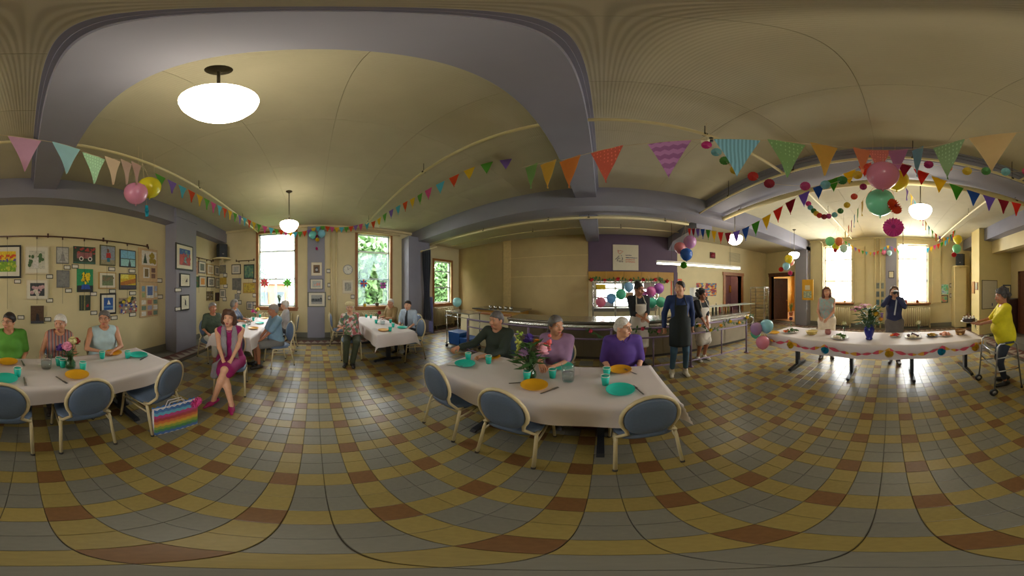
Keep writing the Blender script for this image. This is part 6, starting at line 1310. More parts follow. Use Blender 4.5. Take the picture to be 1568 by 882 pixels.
picture((268, 374.5, 294.6, 414), *CF, blk, wht, [('bg', (150, 80, 90)), ('r', (0, 0, 1, .35), (60, 90, 150)), ('b', (0, .3, 1, 1, 26, .09), (180, 80, 76)), ('b', (.2, .1, .8, .9, 12, .07), (110, 150, 150))], 'large red and blue abstract, topmost on the lilac column')
picture((274.7, 419, 290, 439.5), *CF, blk, wht, [('bg', (206, 196, 170)), ('p', ((.45, .7), (.8, .2), (.85, .75)), (70, 60, 60))], 'dark butterfly picture, middle of three on the lilac column', fw=.08)
picture((276, 451, 289, 475), *CF, blk, wht, [('bg', (206, 200, 180)), ('p', ((.4, .1), (.6, .3), (.65, .9), (.35, .7)), (60, 56, 60))], 'small ink figure, lowest of three on the lilac column', fw=.08)
for rect, fr, mt, cols, lb in (((293, 400, 302.7, 420), None, None, ((160, 110, 90), (190, 150, 120), (120, 60, 50)), 'reddish portrait tucked beside the large abstract'), ((303, 400, 314, 418.5), gry, wht, ((90, 100, 90), (130, 136, 120)), 'small grey-green print in a grey frame past the column'),
 ((316, 404.5, 326.5, 421), gld, wht, ((170, 140, 110), (200, 180, 150)), 'small tan print in a gold frame under the corner shelf'), ((328, 407, 335, 422), gry, wht, ((110, 112, 116), (150, 150, 146)), 'slim grey print closest to the room corner, top row'), ((292.5, 423, 303.6, 440), None, None, ((40, 80, 50), (60, 100, 60), (150, 50, 40)), 'green painting with a red figure past the column'),
 ((304, 422.5, 314.6, 439.5), gry, wht, ((206, 120, 50), (226, 170, 90)), 'orange flower print in a grey frame'), ((316.7, 424, 328, 440), blk, wht, ((80, 78, 80), (170, 166, 160)), 'black-and-white print in a black frame past the column'), ((330, 426, 336, 441.5), gry, wht, ((130, 130, 120), (180, 176, 160)), 'narrow pale print close to the room corner, middle row'),
 ((294, 448, 299, 463), None, None, ((150, 150, 140), (90, 90, 90)), 'tiny grey sketch at the edge of the column'), ((316, 446, 326, 460), None, None, ((170, 140, 40), (60, 50, 40), (200, 190, 160)), 'small yellow and black painting above the dark green tunic'), ((329.4, 448, 335, 461), blk, None, ((90, 40, 36), (60, 50, 50)), 'tiny dark red picture close to the room corner')):
    picture(rect, *WB, fr, mt, [('bg', cols[0])], lb, nz(lb[:14].replace(' ', '_'), *cols), fw=.09)
WL = ('X', XL)
for rect, fr, mt, cols, lb in (((337, 406, 346, 419), gry, None, ((110, 104, 84), (150, 140, 110)), 'olive print in a thin frame right under the loudspeaker'), ((337, 425, 347, 436), None, None, ((160, 130, 40), (190, 160, 60)), 'ochre yellow painting under the loudspeaker'), ((337, 443, 346, 456), gry, wht, ((120, 120, 116), (160, 156, 140)), 'grey print, lowest under the loudspeaker'),
 ((355, 405, 369, 420), blk, wht, ((150, 150, 150), (196, 190, 180)), 'pale sketch in a black frame left of the green painting'), ((373.8, 405, 389.5, 427), blk, None, ((40, 80, 70), (90, 130, 110), (150, 160, 90)), 'tall green waterfall painting beside the window casing'), ((356, 426, 369.6, 444), gry, None, ((90, 92, 90), (130, 128, 120)), 'dim grey portrait in a dark frame'),
 ((372.5, 433, 391.5, 449), gld, None, ((120, 90, 60), (206, 180, 60), (90, 100, 110)), 'golden framed interior scene beside the window casing'), ((359.7, 450, 367, 459), None, None, ((170, 166, 156), (110, 110, 110)), 'tiny grey figure drawing above the magenta dress'), ((378, 462, 388, 474), M('frame_navy', (40, 50, 90), .4), wht, ((110, 120, 140), (170, 166, 160)), 'small picture in a navy frame below the golden one'),
 ((524, 428, 541, 450), cre, wht, ((190, 186, 170), (120, 120, 120)), 'pale pencil drawing in a cream frame under the clock')):
    picture(rect, *WL, fr, mt, [('bg', cols[0])], lb, nz(lb[:14].replace(' ', '_')+'w', *cols), fw=.08)
WP = ('X', XL+.10)
picture((476.8, 402, 492.8, 422), *WP, cre, wht, [('bg', (110, 80, 50)), ('p', ((.2, .3), (.7, .2), (.8, .9), (.3, .9)), (60, 50, 46)), ('o', (.5, .6, .2, .15), (170, 166, 170))], 'brown still life in a cream frame, top of the lilac pilaster')
picture((474.6, 427, 494.7, 443), *WP, blk, wht, [('bg', (170, 176, 170)), ('b', (.1, .3, .9, .7, 10, .1), (206, 140, 120))], 'pink roses in a thin black frame, middle of the lilac pilaster')
picture((471, 447, 499, 470), *WP, M('frame_dkolive', (70, 66, 50), .4), wht, [('bg', (150, 150, 146)), ('r', (0, .4, 1, .75), (80, 84, 86)), ('b', (.1, .35, .9, .6, 8, .07), (40, 42, 44))], 'wide black-and-white shore photo, lowest on the lilac pilaster', fw=.07)
# small name cards under the pictures
cd_f, cd_w = M('card_edge', (60, 58, 54), .6), M('card_white', (216, 210, 196), .7)
CARDS = [(27, 431, WB, 'below the orange-tree landscape'), (76, 423.5, WB, 'below the white garden path'), (102.7, 409.5, WB, 'below the church drawing'), (115, 408, WB, 'below the flower-laden truck'), (105, 445, WB, 'below the misty grey painting'), (76, 460, WB, 'below the bowl of pale roses'), (32, 486, WB, 'alone above the bright green top'), (73, 489, WB, 'beside the lone-figure painting'),
 (171, 412, WB, 'below the red-shirt portrait'), (202, 415, WB, 'below the turquoise lake'), (172, 446, WB, 'below the green pond'), (203, 449, WB, 'below the yellow bridge'), (143, 450, WB, 'below the emerald flower vase'), (143.5, 479, WB, 'below the small forest painting'), (174.5, 486.5, WB, 'below the white sailboat'), (203, 481.5, WB, 'below the crowd scene'), (243, 429.5, WB, 'beside the autumn watercolours board'), (244, 454.5, WB, 'beside the board of small cards'),
 (272.5, 444, CF, 'below the butterfly on the column'), (272.7, 473, CF, 'beside the ink figure on the column'), (345, 421.5, WL, 'below the olive print'), (345.5, 438, WL, 'below the ochre painting'), (344, 458, WL, 'below the lowest print under the loudspeaker'), (366, 447, WL, 'below the dim grey portrait'), (367, 463, WL, 'below the tiny figure drawing'), (390, 430, WL, 'below the waterfall painting'), (390, 452, WL, 'below the golden interior'), (390.5, 465, WL, 'beside the navy framed picture'),
 (503, 415, WL, 'right of the brown still life'), (504.5, 436.5, WL, 'right of the pink roses'), (505, 456, WL, 'right of the shore photo'), (540, 454.5, WL, 'below the pale pencil drawing'), (1457, 437, ('X', XR), 'beside the bright abstract canvas'), (1457, 452.5, ('X', XR), 'beside the rainbow abstract')]
for x, y, wl_, lb in CARDS: flat('name_card', 'small white caption card '+lb, 'card', wl_[0], wl_[1], (x-5.2 if wl_[0] == 'Y' else x-3, y-3.2, x+5.2 if wl_[0] == 'Y' else x+3, y+3.2), [('card_back', 0, 0, 1, 1, .006, cd_f), ('card_face', .1, .17, .9, .83, .008, cd_w)], group='caption cards')
# picture rails with hanging wires
rl_m = M('rail_brown', (84, 54, 40), .4, .3)
def prail(label, p0, p1, drops, nrm):
    t = thing('picture_rail', label, 'rail', tuple(p0)); n = np.asarray(nrm)*.03; MB().cyl(np.asarray(p0)+n, np.asarray(p1)+n, .013, n=8).build('rail_bar', rl_m, t, True, True)
    L_ = np.linalg.norm(np.subtract(p1, p0))
    for k in range(max(2, int(L_/.9)+1)): p = np.asarray(p0)+(np.asarray(p1)-p0)*(k+.02)/(max(2, int(L_/.9)+1)-.96); MB().box(p+n*.5+[0, 0, .02], (.03, .03, .08)).build('rail_bracket', rl_m, t, world=True)
    for p, zb in drops:
        p = np.asarray(p, float)+n; MB().cyl(p, (p[0], p[1], zb), .0025, n=5).build('hanging_wire', M('wire_dark', (70, 64, 54), .5), t, world=True); MB().box(p-[0, 0, .03], (.022, .022, .06)).build('hook', rl_m, t, world=True)
RZ = 2.65
prail('long brown picture rail across the picture wall', (.75, YB, RZ), (-2.69, YB, RZ), [((at(x, 400, Y=YB)[0], YB, RZ), zb) for x, zb in ((11.5, 1.25), (56.5, 1.35), (95.5, 1.35), (128.5, 1.4), (163, 1.3), (194, 1.3), (226, 2.5))], (0, 1, 0))
prail('short picture rail between the column and the loudspeaker', (-4.1, YB, 2.62), (-5.6, YB, 2.62), [((x, YB, 2.62), 1.5) for x in (-4.35, -4.7, -5.15, -5.45)], (0, 1, 0)); prail('short picture rail on the window wall by the loudspeaker', (XL, -2.75, 2.62), (XL, -2.05, 2.62), [((XL, y, 2.62), 1.5) for y in (-2.62, -2.25)], (1, 0, 0))
# clock
ck_p = at(532.5, 413, X=XL); ck = thing('wall_clock', 'round white wall clock with a silver rim between pilaster and window', 'clock', tuple(ck_p)); MB().tube([(.0, 0, 0), (.035, 0, 0)], .155, 28).build('face', M('clock_face', (212, 208, 192), .5), ck); MB().tube([(.03, .155*math.cos(a), .155*math.sin(a)) for a in np.linspace(0, 2*PI, 29)[:-1]], .014, 8, True).build('rim', M('clock_rim', (160, 158, 152), .3, .6), ck, True)
cf_ = [o_ for o_ in ck.children if o_.name.startswith('face')][0]; MB().bb(.036, .04, -.005, .005, -.01, .09).build('hour_hand', blk, cf_); m = MB(); m.box((.039, .05, .03), (.004, .125, .008), np.array([[1, 0, 0], [0, .85, -.52], [0, .52, .85]])); m.build('minute_hand', blk, cf_)
for k in range(12): a = 2*PI*k/12; MB().box((.037, .125*math.sin(a), .125*math.cos(a)), (.003, .012, .012)).build('hour_mark', blk, cf_)
# ================================================================== PARTY DECORATIONS
strm = M('party_string', (200, 180, 140), .7); ball_m = lambda c: thin('balloon_%d_%d_%d' % c, tuple(min(255, int(v*.9+30)) for v in c), .22, .2)
def ceil_at(x, y):
    if y > 4.0: return ZK
    if y > 3.5 or y < -3.13: return 3.34
    return 3.54 if (-.52 < x < -.12 or 2.25 < x < 2.85) else ZC
def hang(p, top):
    top = np.asarray(top, float); return [p, top]+([(top[0], top[1], ceil_at(top[0], top[1]))] if top[2] > 2.1 else [])
def balloon(p, r, col, label, top=None):
    p = np.asarray(p, float); t = thing('balloon', label, 'balloon', tuple(p), group='balloons')
    prof = [(0, -1.12), (.04, -1.12), (.05, -1.05), (.28, -.98), (.55, -.82), (.78, -.58), (.93, -.28), (1, .05), (.97, .38), (.83, .70), (.58, .92), (.3, 1.03), (0, 1.06)]
    MB().lathe([(a*r, z*r) for a, z in prof], n=22).build('skin', ball_m(col), t, True); MB().lathe([(.0, -1.11*r), (.05*r, -1.17*r), (.07*r, -1.22*r), (0, -1.2*r)], n=10).build('knot', ball_m(col), t, True)
    if top is not None: MB().tube(hang(p+[0, 0, r*1.0], top), .002, 5).build('string', strm, t, False, True)
def fan(p, r, nrm, c1, c2, label, top=None, n=20, th=.02):
    p = np.asarray(p, float); t = thing('paper_fan', label, 'paper fan', tuple(p), group='paper fans'); N_ = unit(nrm); U = unit(np.cross(N_, [.01, .02, 1])); W = np.cross(N_, U)
    for sgn in (1,):
        vs = [p+N_*th, p-N_*th]
        for k in range(2*n):
            a = PI*k/n; rr = r if k % 2 == 0 else r*.93; vs.append(p+(U*math.cos(a)+W*math.sin(a))*rr+N_*th*(.9 if k % 2 == 0 else -.9))
        f = [(0, 2+k, 2+(k+1) % (2*n)) for k in range(2*n)]+[(1, 2+(k+1) % (2*n), 2+k) for k in range(2*n)]
        MB().add(vs, f).build('pleated_disc', K(c1, .05), t, False, True)
    for s in (1, -1): MB().tube([p+N_*s*th*1.0, p+N_*s*(th+.008)], r*.2, 14).build('centre', K(c2, .05), t, False, True)
    if top is not None: MB().tube(hang(p+[0, 0, r*.9], top), .002, 5).build('string', strm, t, False, True)
toC = lambda p: -np.array([p[0], p[1], 0])
def bl(px, py, rr, rad, col, label, top=None): p = at(px, py, r=rr); balloon(p, rad, col, label, top if top is not None else None); return p
def fn(px, py, rr, rad, c1, c2, label, top=None, nrm=None): p = at(px, py, r=rr); fan(p, rad, nrm if nrm is not None else toC(p), c1, c2, label, top)
PINK, YEL, TEAL, BLU, PUR, MINT = (206, 120, 150), (220, 206, 20), (90, 196, 164), (120, 186, 206), (170, 120, 178), (120, 206, 150)
tp = at(218, 250, r=2.35)
bl(208, 297, 2.32, .155, (214, 130, 160), 'pink balloon hanging before the picture-wall beam', tp); bl(229, 288, 2.5, .165, YEL, 'yellow balloon hanging before the picture-wall beam', tp); fn(225, 323, 2.4, .085, (20, 160, 180), (10, 110, 130), 'turquoise paper fan below the pink and yellow pair', tp, (1, -.9, 0))
tp = at(1352, 238, X=2.05)
bl(1352, 270, 1.72, .158, (222, 130, 164), 'big pink balloon in the cluster under the wide beam', tp); bl(1348, 311, 2.05, .165, (130, 222, 180), 'big mint balloon below the big pink one', tp); bl(1373, 277, 2.35, .16, (222, 200, 30), 'big yellow balloon behind the big pink one', tp)
fn(1370, 316, 1.95, .10, (206, 70, 20), (150, 20, 20), 'orange-red paper fan beside the big mint balloon', tp, (-1, -.9, .2)); fn(1368, 348, 2.1, .125, (226, 90, 170), (160, 20, 110), 'magenta rosette fan lowest in the big cluster', tp)
tp = at(1050, 345, r=4.2)
bl(1041, 380, 4.25, .135, (214, 120, 130), 'rose balloon in the cluster over the young man', tp); bl(1056.5, 371, 4.3, .155, (190, 130, 186), 'mauve balloon in the cluster over the young man', tp); bl(1051, 390, 4.05, .14, (26, 84, 176), 'royal blue balloon over the young man', tp); fn(1047, 406, 4.1, .08, (90, 170, 40), (50, 120, 20), 'green paper fan under the royal blue balloon', tp)
tp = at(1283, 345, r=5.3)
bl(1271, 370, 5.2, .135, (130, 220, 150), 'light green balloon before the bright window', tp); bl(1285, 370, 5.3, .125, (232, 130, 70), 'orange balloon before the bright window', tp); bl(1280, 378, 5.45, .12, YEL, 'yellow balloon between green and orange ones', tp); bl(1292, 381, 5.3, .12, (196, 220, 206), 'whitish balloon before the bright window', tp); fn(1279, 383.5, 5.1, .06, (226, 70, 80), (180, 30, 50), 'small red fan before the bright window', tp)
tp = at(1210, 384, r=5.5)
bl(1208, 397, 5.5, .13, (236, 214, 20), 'yellow balloon above the hall door', tp); bl(1211.5, 402, 5.7, .10, (236, 160, 140), 'peach balloon behind the yellow one above the hall door', tp); bl(1204, 408, 5.5, .115, (150, 206, 220), 'pale blue balloon above the hall door', tp); fn(1196, 412.5, 5.5, .075, (220, 40, 30), (180, 20, 20), 'red paper fan beside the pale blue balloon above the hall door', tp); fn(1210, 418, 5.4, .07, (232, 90, 150), (180, 20, 90), 'pink paper fan lowest above the hall door', tp)
tp = at(1465, 356, r=5.9)
bl(1466.5, 367, 6.0, .15, (232, 206, 30), 'yellow balloon by the right loudspeaker', tp); bl(1465, 381, 5.8, .14, MINT, 'mint balloon by the right loudspeaker', tp); fn(1461, 390, 5.8, .085, (206, 30, 30), (150, 10, 20), 'red paper fan below the mint balloon by the loudspeaker', tp)
tp = at(1357, 376, r=7.2)
bl(1353, 386, 7.2, .105, (226, 110, 150), 'small pink balloon on the lilac pilaster above the certificate', tp); bl(1362, 387.5, 7.2, .105, (176, 220, 216), 'small pale mint balloon on the lilac pilaster', tp)
tp = at(486, 345, r=5.85)
bl(479, 360, 5.75, .125, (100, 200, 190), 'teal balloon on the left pilaster', tp); bl(492.5, 358, 5.75, .125, (120, 190, 214), 'light blue balloon on the left pilaster', tp); fn(486, 367, 5.7, .065, (226, 200, 30), (200, 150, 20), 'yellow paper fan between the pilaster balloons', tp); fn(485, 380.5, 5.75, .05, (206, 40, 130), (150, 20, 90), 'magenta paper fan under the pilaster balloons', tp, (.8, 1, 0)); fn(484.5, 361.5, 5.7, .05, (150, 30, 60), (110, 10, 40), 'dark red fan between the pilaster balloons', tp)
# balloons tied to the buffet corner, one by the trolley
tc = np.array([2.74, 2.24, .72])
for px, py, rr, rad, col, lb in ((1174, 500, 3.48, .13, (140, 200, 214), 'pale blue balloon tied to the buffet corner'), (1158, 504, 3.42, .118, (166, 124, 172), 'mauve balloon tied to the buffet corner'), (1168, 525, 3.30, .125, (222, 126, 150), 'pink balloon hanging at the buffet corner'), (1157, 511, 3.62, .10, (90, 200, 170), 'mint balloon peeping out behind the mauve one')): bl(px, py, rr, rad, col, lb, tc)
bl(700, 463, 5.0, .125, (150, 214, 210), 'pale aqua balloon above the steel trolley', np.array([-3.5, 3.5, 1.03]))
for px, py, rr, rad, col, lb in ((920, 463, 5.3, .145, (222, 120, 150), 'pink balloon leftmost before the kitchen window'), (936, 457, 5.35, .145, (110, 170, 210), 'sky blue balloon before the kitchen window'), (951, 451, 5.3, .15, (80, 190, 150), 'green balloon before the kitchen window'), (963, 440, 5.45, .145, (140, 186, 220), 'pale blue balloon behind the apron-wearing man'), (997, 447, 5.3, .15, (206, 90, 160), 'magenta balloon right of the apron-wearing man'), (1009, 442, 5.35, .15, (160, 80, 176), 'violet balloon right of the magenta one'), (998, 464, 5.2, .14, (80, 196, 170), 'turquoise balloon under the magenta one'), (1012, 463, 5.25, .145, (100, 206, 170), 'mint balloon under the violet one'), (985, 451, 5.35, .11, (190, 120, 190), 'lilac balloon by the apron-wearing man\'s shoulder')):
    p = at(px, py, r=rr); balloon(p, rad, col, lb, np.array([p[0], p[1]+.3, 2.02]))
# ---- bunting
def bez(P, n=60):
    P = [np.asarray(p, float) for p in P]; out = []
    for i in range(len(P)-1):
        a, b, c, d = P[max(0, i-1)], P[i], P[i+1], P[min(len(P)-1, i+2)]
        for k in range(n): t = k/n; out.append(.5*((2*b)+(-a+c)*t+(2*a-5*b+4*c-d)*t*t+(-a+3*b-3*c+d)*t**3))
    out.append(P[-1]); return np.array(out)
def flag(t, p, d, w, h, mt, nm='pennant'):
    d = unit([d[0], d[1], d[2]*.6]); n_ = unit(np.cross(d, [0, 0, 1])); a, b, c = p-d*w/2, p+d*w/2, p+np.array([0, 0, -h])
    q = np.array([a, b, c]); th = n_*.0012
    nn = 6; vs = []; f = []
    for s in (1, -1):
        base = len(vs)
        for i in range(nn+1):
            v = i/nn
            for u in (0, .5, 1): x = a*(1-u)*(1-v)+b*u*(1-v)+c*v; vs.append(x+th*s+n_*.012*math.sin(v*5+u*2)*v)
        for i in range(nn):
            for u in (0, 1): g = base+i*3+u; f.append((g, g+1, g+4, g+3) if s < 0 else (g, g+3, g+4, g+1))
    return MB().add(vs, f).build(nm, mt, t, True, True)
def bunting(label, pts, flags, w, h, spaced=None, group='bunting strands'):
    """pts: control points of the string; flags: list of materials spread evenly, or (index fraction, material)."""
    C = bez(pts, 24); t = thing('bunting', label, 'bunting', tuple(C[0]), group=group); MB().tube(C, .003, 5).build('string', strm, t, True, True)
    for e in (C[0], C[-1]): MB().tube([e, (e[0], e[1], ceil_at(e[0], e[1]))], .002, 5).build('end_cord', strm, t, False, True)
    s = np.concatenate([[0], np.cumsum(np.linalg.norm(np.diff(C, axis=0), axis=1))]); n = len(flags)
    for k, mt in enumerate(flags):
        u = s[-1]*((k+.5)/n if spaced is None else spaced[k]); i = min(np.searchsorted(s, u), len(C)-2); i = max(i, 1); p = C[i-1]+(C[i]-C[i-1])*((u-s[i-1])/(s[i]-s[i-1]+1e-9)); flag(t, p, C[i]-C[i-1], w, h, mt)
    return C
fm = lambda c: thin('felt_%d_%d_%d' % c, c, .4, .8, .05)
RB = [(204, 50, 30), (150, 20, 50), (130, 100, 180), (40, 90, 160), (80, 150, 40), (214, 180, 20)]
# big pastel strand sweeping round overhead
PW = [(212, 251, 2.2), (193, 247, 1.95), (172, 243, 1.72), (143, 238, 1.58), (100, 222, 1.42), (35, 211, 1.3), (-60, 203, 1.22), (-144, 202, 1.18), (-249, 207, 1.15), (-324, 222, 1.35), (-379, 229, 1.85), (-434, 229, 1.9), (-504, 222, 1.5), (-561, 217, 1.28), (-639, 213, 1.2), (-744, 217, 1.25), (-839, 229, 1.45), (-894, 243, 1.75), (-934, 250, 2.1), (-964, 256, 2.5)]
PWp = [at(x, y, r=r) for x, y, r in PW]
PF = [(207, 251, (206, 170, 160), None), (193, 247, (206, 176, 160), None), (172, 243, (214, 190, 160), None), (143, 238, (150, 190, 150), 'dots'), (100, 222, (160, 200, 206), None), (35, 211, (206, 160, 184), None), (-70, 203, (150, 176, 130), 'dots'), (-160, 202, (206, 150, 90), None), (-249, 207, (206, 180, 130), None), (-312, 220, (140, 170, 120), 'dots'), (-358, 227, (140, 180, 196), None), (-391, 229, (190, 130, 170), None), (-420, 229, (206, 110, 100), 'dots'), (-447, 228, (220, 150, 110), None), (-504, 222, (214, 176, 90), None), (-561, 217, (130, 170, 110), 'dots'), (-639, 213, (116, 176, 200), 'stripes'), (-744, 217, (160, 100, 160), 'zigzag'), (-839, 229, (206, 90, 70), 'dots'), (-894, 243, (214, 140, 70), None), (-925, 249, (214, 176, 80), None), (-948, 253, (140, 176, 110), None)]
C = bez(PWp, 24); t = thing('bunting', 'large pastel pennants with dots, stripes and zigzags strung close overhead', 'bunting', tuple(C[0]), group='bunting strands'); MB().tube(C, .003, 5).build('string', strm, t, True, True)
for e in (C[0], C[-1]): MB().tube([e, (e[0], e[1], ceil_at(e[0], e[1]))], .002, 5).build('end_cord', strm, t, False, True)
for x, y, col, pt in PF:
    xs = [p[0] for p in PW]; i = max(k for k in range(len(xs)-1) if xs[k] >= x or k == 0); i = next((k for k in range(len(xs)-1) if xs[k] >= x >= xs[k+1]), 0); u = (xs[i]-x)/(xs[i]-xs[i+1]+1e-9); u = min(max(u, 0), 1); j = int(i*24+u*24); j = min(max(j, 1), len(C)-2); p = C[j]; d = C[j+1]-C[j-1]
    lt = tuple(min(255, v+34) for v in col); mt = fm(col) if pt is None else pattern('felt_%s_%d_%d_%d' % ((pt,)+col), pt, [col, lt] if pt != 'zigzag' else [col, lt, col, lt, col, lt, col, lt], {'dots': 9, 'stripes': 12, 'zigzag': 5}[pt])
    flag(t, p, d, .31 if x < -150 and not -470 < x < -350 else .25, .43 if x < 60 else .38, mt)
# rainbow strand along the thin pipe
X2 = 2.05
bunting('rainbow bunting dipping from the kitchen beam to the wide beam', [(1.95, 3.9, 3.12), (1.95, 3.2, 2.90), (1.98, 2.4, 2.62), (2.0, 1.8, 2.66), (2.02, 1.2, 2.88), (2.05, .55, 3.16), (2.05, .2, 3.36)], [fm(RB[k % 6]) for k in range(19)], .16, .22)
bunting('rainbow bunting beside the wide beam toward the alcove', [(2.05, -.05, 3.36), (2.05, -.5, 3.12), (2.05, -.95, 2.98), (2.05, -1.5, 2.96), (2.05, -2.3, 3.1), (2.05, -3.1, 3.4)], [fm(RB[k]) for k in (1, 0, 5, 4, 3, 2, 1, 0, 5, 4, 3, 2, 1, 0)], .19, .23)
CC = [(96, 170, 60), (140, 110, 190), (90, 190, 210), (214, 80, 30), (226, 190, 40), (96, 170, 60), (214, 90, 150), (90, 190, 210), (214, 80, 30), (226, 190, 40)]
# small bright strand under the pipe to the left windows
pl = [at(x, y, Y=-1.86) for x, y in ((236, 264), (262, 277), (300, 296), (330, 312))]+[at(x, y, r=r) for x, y, r in ((355, 324, 4.2), (378, 335, 4.8), (398, 344, 5.3), (420, 350, 5.6))]
bunting('small bright pennants running down to the window with the red pinwheel', pl, [fm(CC[k % 10]) for k in range(18)], .19, .24)
pl = [at(x, y, r=5.75) for x, y in ((420, 350), (445, 355), (465, 354), (480, 349), (494, 346), (515, 348), (535, 347), (548, 344))]
bunting('tiny bright pennants strung between the two left windows', pl, [fm(CC[(k*3) % 10]) for k in range(18)], .16, .2)
pl = [at(x, y, r=r) for x, y, r in ((548, 344, 5.75), (572, 339, 5.2), (590, 327, 4.7), (612, 314, 4.2), (635, 302, 3.7), (655, 290, 3.3), (690, 272, 2.95), (730, 254, 2.7), (790, 240, 2.5))]
bunting('bright pennants climbing from the clock window toward the beam', pl, [fm(CC[(k+6) % 10]) for k in range(16)], .2, .25)
pl = [at(x, y, r=r) for x, y, r in ((1385, 285, 2.4), (1399, 304, 2.9), (1411, 328, 3.6), (1422, 346, 4.2), (1436, 360, 4.8), (1450, 364, 5.3), (1462, 352, 5.8))]
bunting('bright pennants falling from the big balloon cluster toward the loudspeaker', pl, [fm(CC[(k*3+1) % 10]) for k in range(15)], .14, .2)
pl = [at(x, y, r=r) for x, y, r in ((1340, 285, 2.3), (1322, 306, 2.8), (1310, 326, 3.5), (1301, 343, 4.3), (1292, 358, 5.0))]
bunting('pastel pennants falling from the big cluster to the bright window', pl, [fm(c) for c in ((206, 130, 110), (214, 190, 110), (160, 190, 140), (150, 180, 200), (206, 140, 170), (226, 150, 110), (206, 180, 70))], .12, .28)
pl = [at(x, y, r=6.9) for x, y in ((1293, 368), (1310, 379), (1325, 385), (1340, 386), (1352, 380), (1362, 376), (1378, 385))]
bunting('tiny pennants across the bright window wall above the lily bouquet', pl, [fm(CC[(k*7) % 10]) for k in range(16)], .1, .16)
pl = [at(x, y, r=6.6) for x, y in ((1418, 381), (1430, 376), (1442, 371), (1455, 364), (1463, 350))]
bunting('tiny pennants from the photographer window up to the loudspeaker', pl, [fm(CC[(k*7+2) % 10]) for k in range(10)], .13, .2)
# ---- paper dot garlands
DC = [(190, 30, 120), (110, 170, 180), (60, 120, 40), (206, 170, 30), (204, 40, 30), (150, 10, 50), (190, 60, 130), (120, 180, 190), (50, 110, 50), (206, 170, 30), (206, 60, 30), (150, 20, 90), (214, 90, 40), (206, 170, 40), (70, 130, 60), (120, 180, 180), (206, 40, 110)]
def dots(label, pts, r):
    P3 = [at(x, y, r=d) for x, y, d in pts]; t = thing('dot_garland', label, 'garland', tuple(P3[0]), group='paper dot garlands'); MB().tube(bez(P3, 6), .002, 5).build('string', strm, t, True, True)
    for e in (P3[0], P3[-1]): MB().tube([e, (e[0], e[1], ceil_at(e[0], e[1]))], .002, 5).build('end_cord', strm, t, False, True)
    for k, p in enumerate(P3):
        m = MB(); m.sph(p, (r, r, r), 12, 8)
        n_ = unit(toC(p)); m = MB(); n_ = unit(n_+np.array([0, 0, -.75])); U = unit(np.cross(n_, [0, 0, 1])); W = np.cross(U, n_); ns = 24
        vs = [p+n_*r*.5, p-n_*r*.5]+[p+(U*math.cos(2*PI*q/ns)+W*math.sin(2*PI*q/ns))*r*(1 if q % 2 else .94) for q in range(ns)]; f = [(0, 2+q, 2+(q+1) % ns) for q in range(ns)]+[(1, 2+(q+1) % ns, 2+q) for q in range(ns)]
        m.add(vs, f).build('paper_dot', K(DC[k % len(DC)], .08), t, False, True)
dots('garland of coloured paper dots sweeping across under the wide beam', [(1082, 222, 1.7), (1097, 233, 1.68), (1110, 246, 1.66), (1126, 260, 1.66), (1153, 270, 1.66), (1178, 281, 1.68), (1233, 285, 1.75), (1264, 283, 1.78), (1290, 276, 1.8), (1313, 268, 1.82), (1330, 256, 1.84), (1422, 252, 1.86), (1451, 257, 1.86), (1481, 262, 1.86), (1510, 262, 1.88), (1540, 263, 1.9), (1572, 262, 1.95)], .052)
dots('short garland of small paper dots looping before the window wall', [(1238, 312, 3.0), (1241, 318, 3.0), (1246, 323, 3.0), (1250, 327, 3.0), (1255, 330, 3.0), (1262, 332, 3.0), (1269, 331, 3.0), (1278, 329, 2.9), (1287, 323, 2.8), (1297, 314, 2.65), (1308, 301, 2.5), (1322, 286, 2.35)], .05)
# ---- buffet front: twisted streamer and paper fans
XS = 2.70; ys = np.linspace(2.18, -1.5, 221); st1, st2 = fm((214, 90, 110)), fm((226, 170, 70)); FY = [1.66, 1.02, .02, -.78, -1.36]; anch = sorted([2.18]+FY+[-1.5], reverse=True)
t = thing('twisted_streamer', 'pink and gold twisted paper streamer swagged along the buffet front', 'streamer', (XS, 2.18, .7)); seg = []
def szz(y):
    for a, b in zip(anch[:-1], anch[1:]):
        if b <= y <= a: u = (a-y)/(a-b); return .715-4*u*(1-u)*.10*min(1, (a-b)/.7)
    return .7
for k0 in range(0, 220, 10):
    vs = []
    for k in range(k0, k0+11): y = ys[k]; tw = k*PI/10; vs += [(XS-.016*math.sin(tw)-.004, y, szz(y)+.026*math.cos(tw)+.004), (XS+.016*math.sin(tw)-.004, y, szz(y)-.026*math.cos(tw)-.004)]
    MB().add(vs, [(2*k, 2*k+1, 2*k+3, 2*k+2) for k in range(10)]).build('streamer_twist', st1 if (k0//10) % 3 else st2, t, True, True)
for k, (y, c1, c2, lb) in enumerate(((FY[0], (206, 170, 30), (170, 130, 20), 'mustard fan on the buffet front closest to the balloons'), (FY[1], (20, 140, 170), (10, 100, 130), 'blue fan on the buffet front under the salad platter'), (FY[2], (206, 166, 30), (170, 130, 20), 'mustard fan on the buffet front below the blue vase'), (FY[3], (20, 140, 170), (10, 100, 130), 'blue fan on the buffet front below the olives'), (FY[4], (206, 160, 30), (190, 140, 20), 'mustard fan on the buffet front nearest the walker'))): fan((2.725, y, .625), .068, (-1, 0, 0), c1, c2, lb)
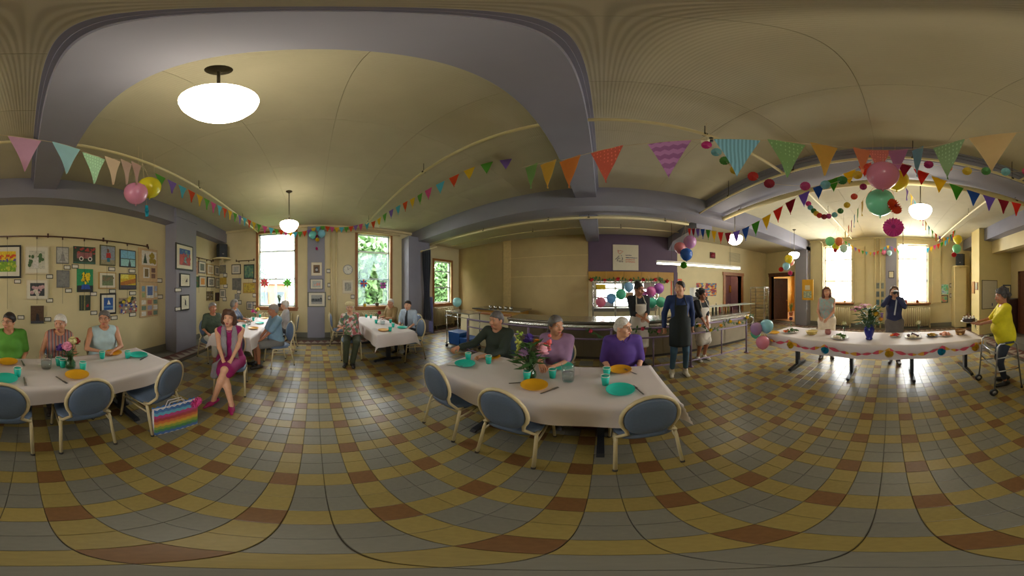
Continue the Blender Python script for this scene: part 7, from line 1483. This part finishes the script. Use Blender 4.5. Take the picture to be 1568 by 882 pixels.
# ---- pinwheels in the left windows
def pinwheel(px, py, rad, c1, c2, label):
    p = at(px, py, X=XL+.02); t = thing('pinwheel', label, 'pinwheel', tuple(p), group='window pinwheels'); MB().cyl(p-[0, 0, 0], (p[0]-.005, p[1], 1.03), .005, n=6).build('stick', M('stick_white', (220, 216, 206), .6), t, True, True)
    for k in range(8):
        a = 2*PI*k/8; d = np.array([0, math.cos(a), math.sin(a)]); s = np.array([0, -math.sin(a), math.cos(a)]); vs = [p, p+d*rad*.55+s*rad*.26+[.02, 0, 0], p+d*rad, p+d*rad*.55-s*rad*.2]; MB().add(vs, [(0, 1, 2, 3)]).build('petal', K(c1 if k % 2 else c2, .05), t, False, True)
    MB().sph(p+[.015, 0, 0], rad*.2, 10, 7).build('hub', K((c2[0]//2+60, c2[1]//2+60, c2[2]//2), .05), t, True, True)
pinwheel(405, 433, .175, (226, 60, 70), (236, 120, 120), 'red and pink pinwheel in the window by the crowded picture corner'); pinwheel(440, 433, .165, (80, 190, 60), (110, 200, 50), 'lime green pinwheel in the same window as the red one')
pinwheel(557, 434, .16, (60, 130, 220), (200, 60, 60), 'blue and red pinwheel in the window beside the clock'); pinwheel(586.5, 437, .16, (206, 60, 190), (90, 80, 110), 'magenta and grey pinwheel in the window beside the man in the tie')
# ---- red pompom garland over the kitchen window
t = thing('pompom_garland', 'garland of red pompoms and green leaves above the kitchen window', 'garland', (-.2, 5.95, 1.92)); rg = random.Random(4); pts = [(-.35+k*.14, 5.94, 1.9+.03*math.sin(k*1.3)) for k in range(19)]; MB().tube(pts, .006, 5).build('vine', leaf_m, t, True, True); lf = MB()
for k, p in enumerate(pts):
    if k % 3 == 0: flower(t, np.array(p)+[0, -.03, 0], .075, (190, 16, 34), 'round', rg)
    for q in range(4): a = rg.uniform(0, 6); d = np.array([math.cos(a), -.3, math.sin(a)]); u_ = unit(np.cross(d, [0, 1, 0])); c = np.array(p); lf.add([c, c+d*.06+u_*.03, c+d*.12, c+d*.06-u_*.03], [(0, 1, 2, 3)])
lf.build('leaves', leaf_m, t, False, True)
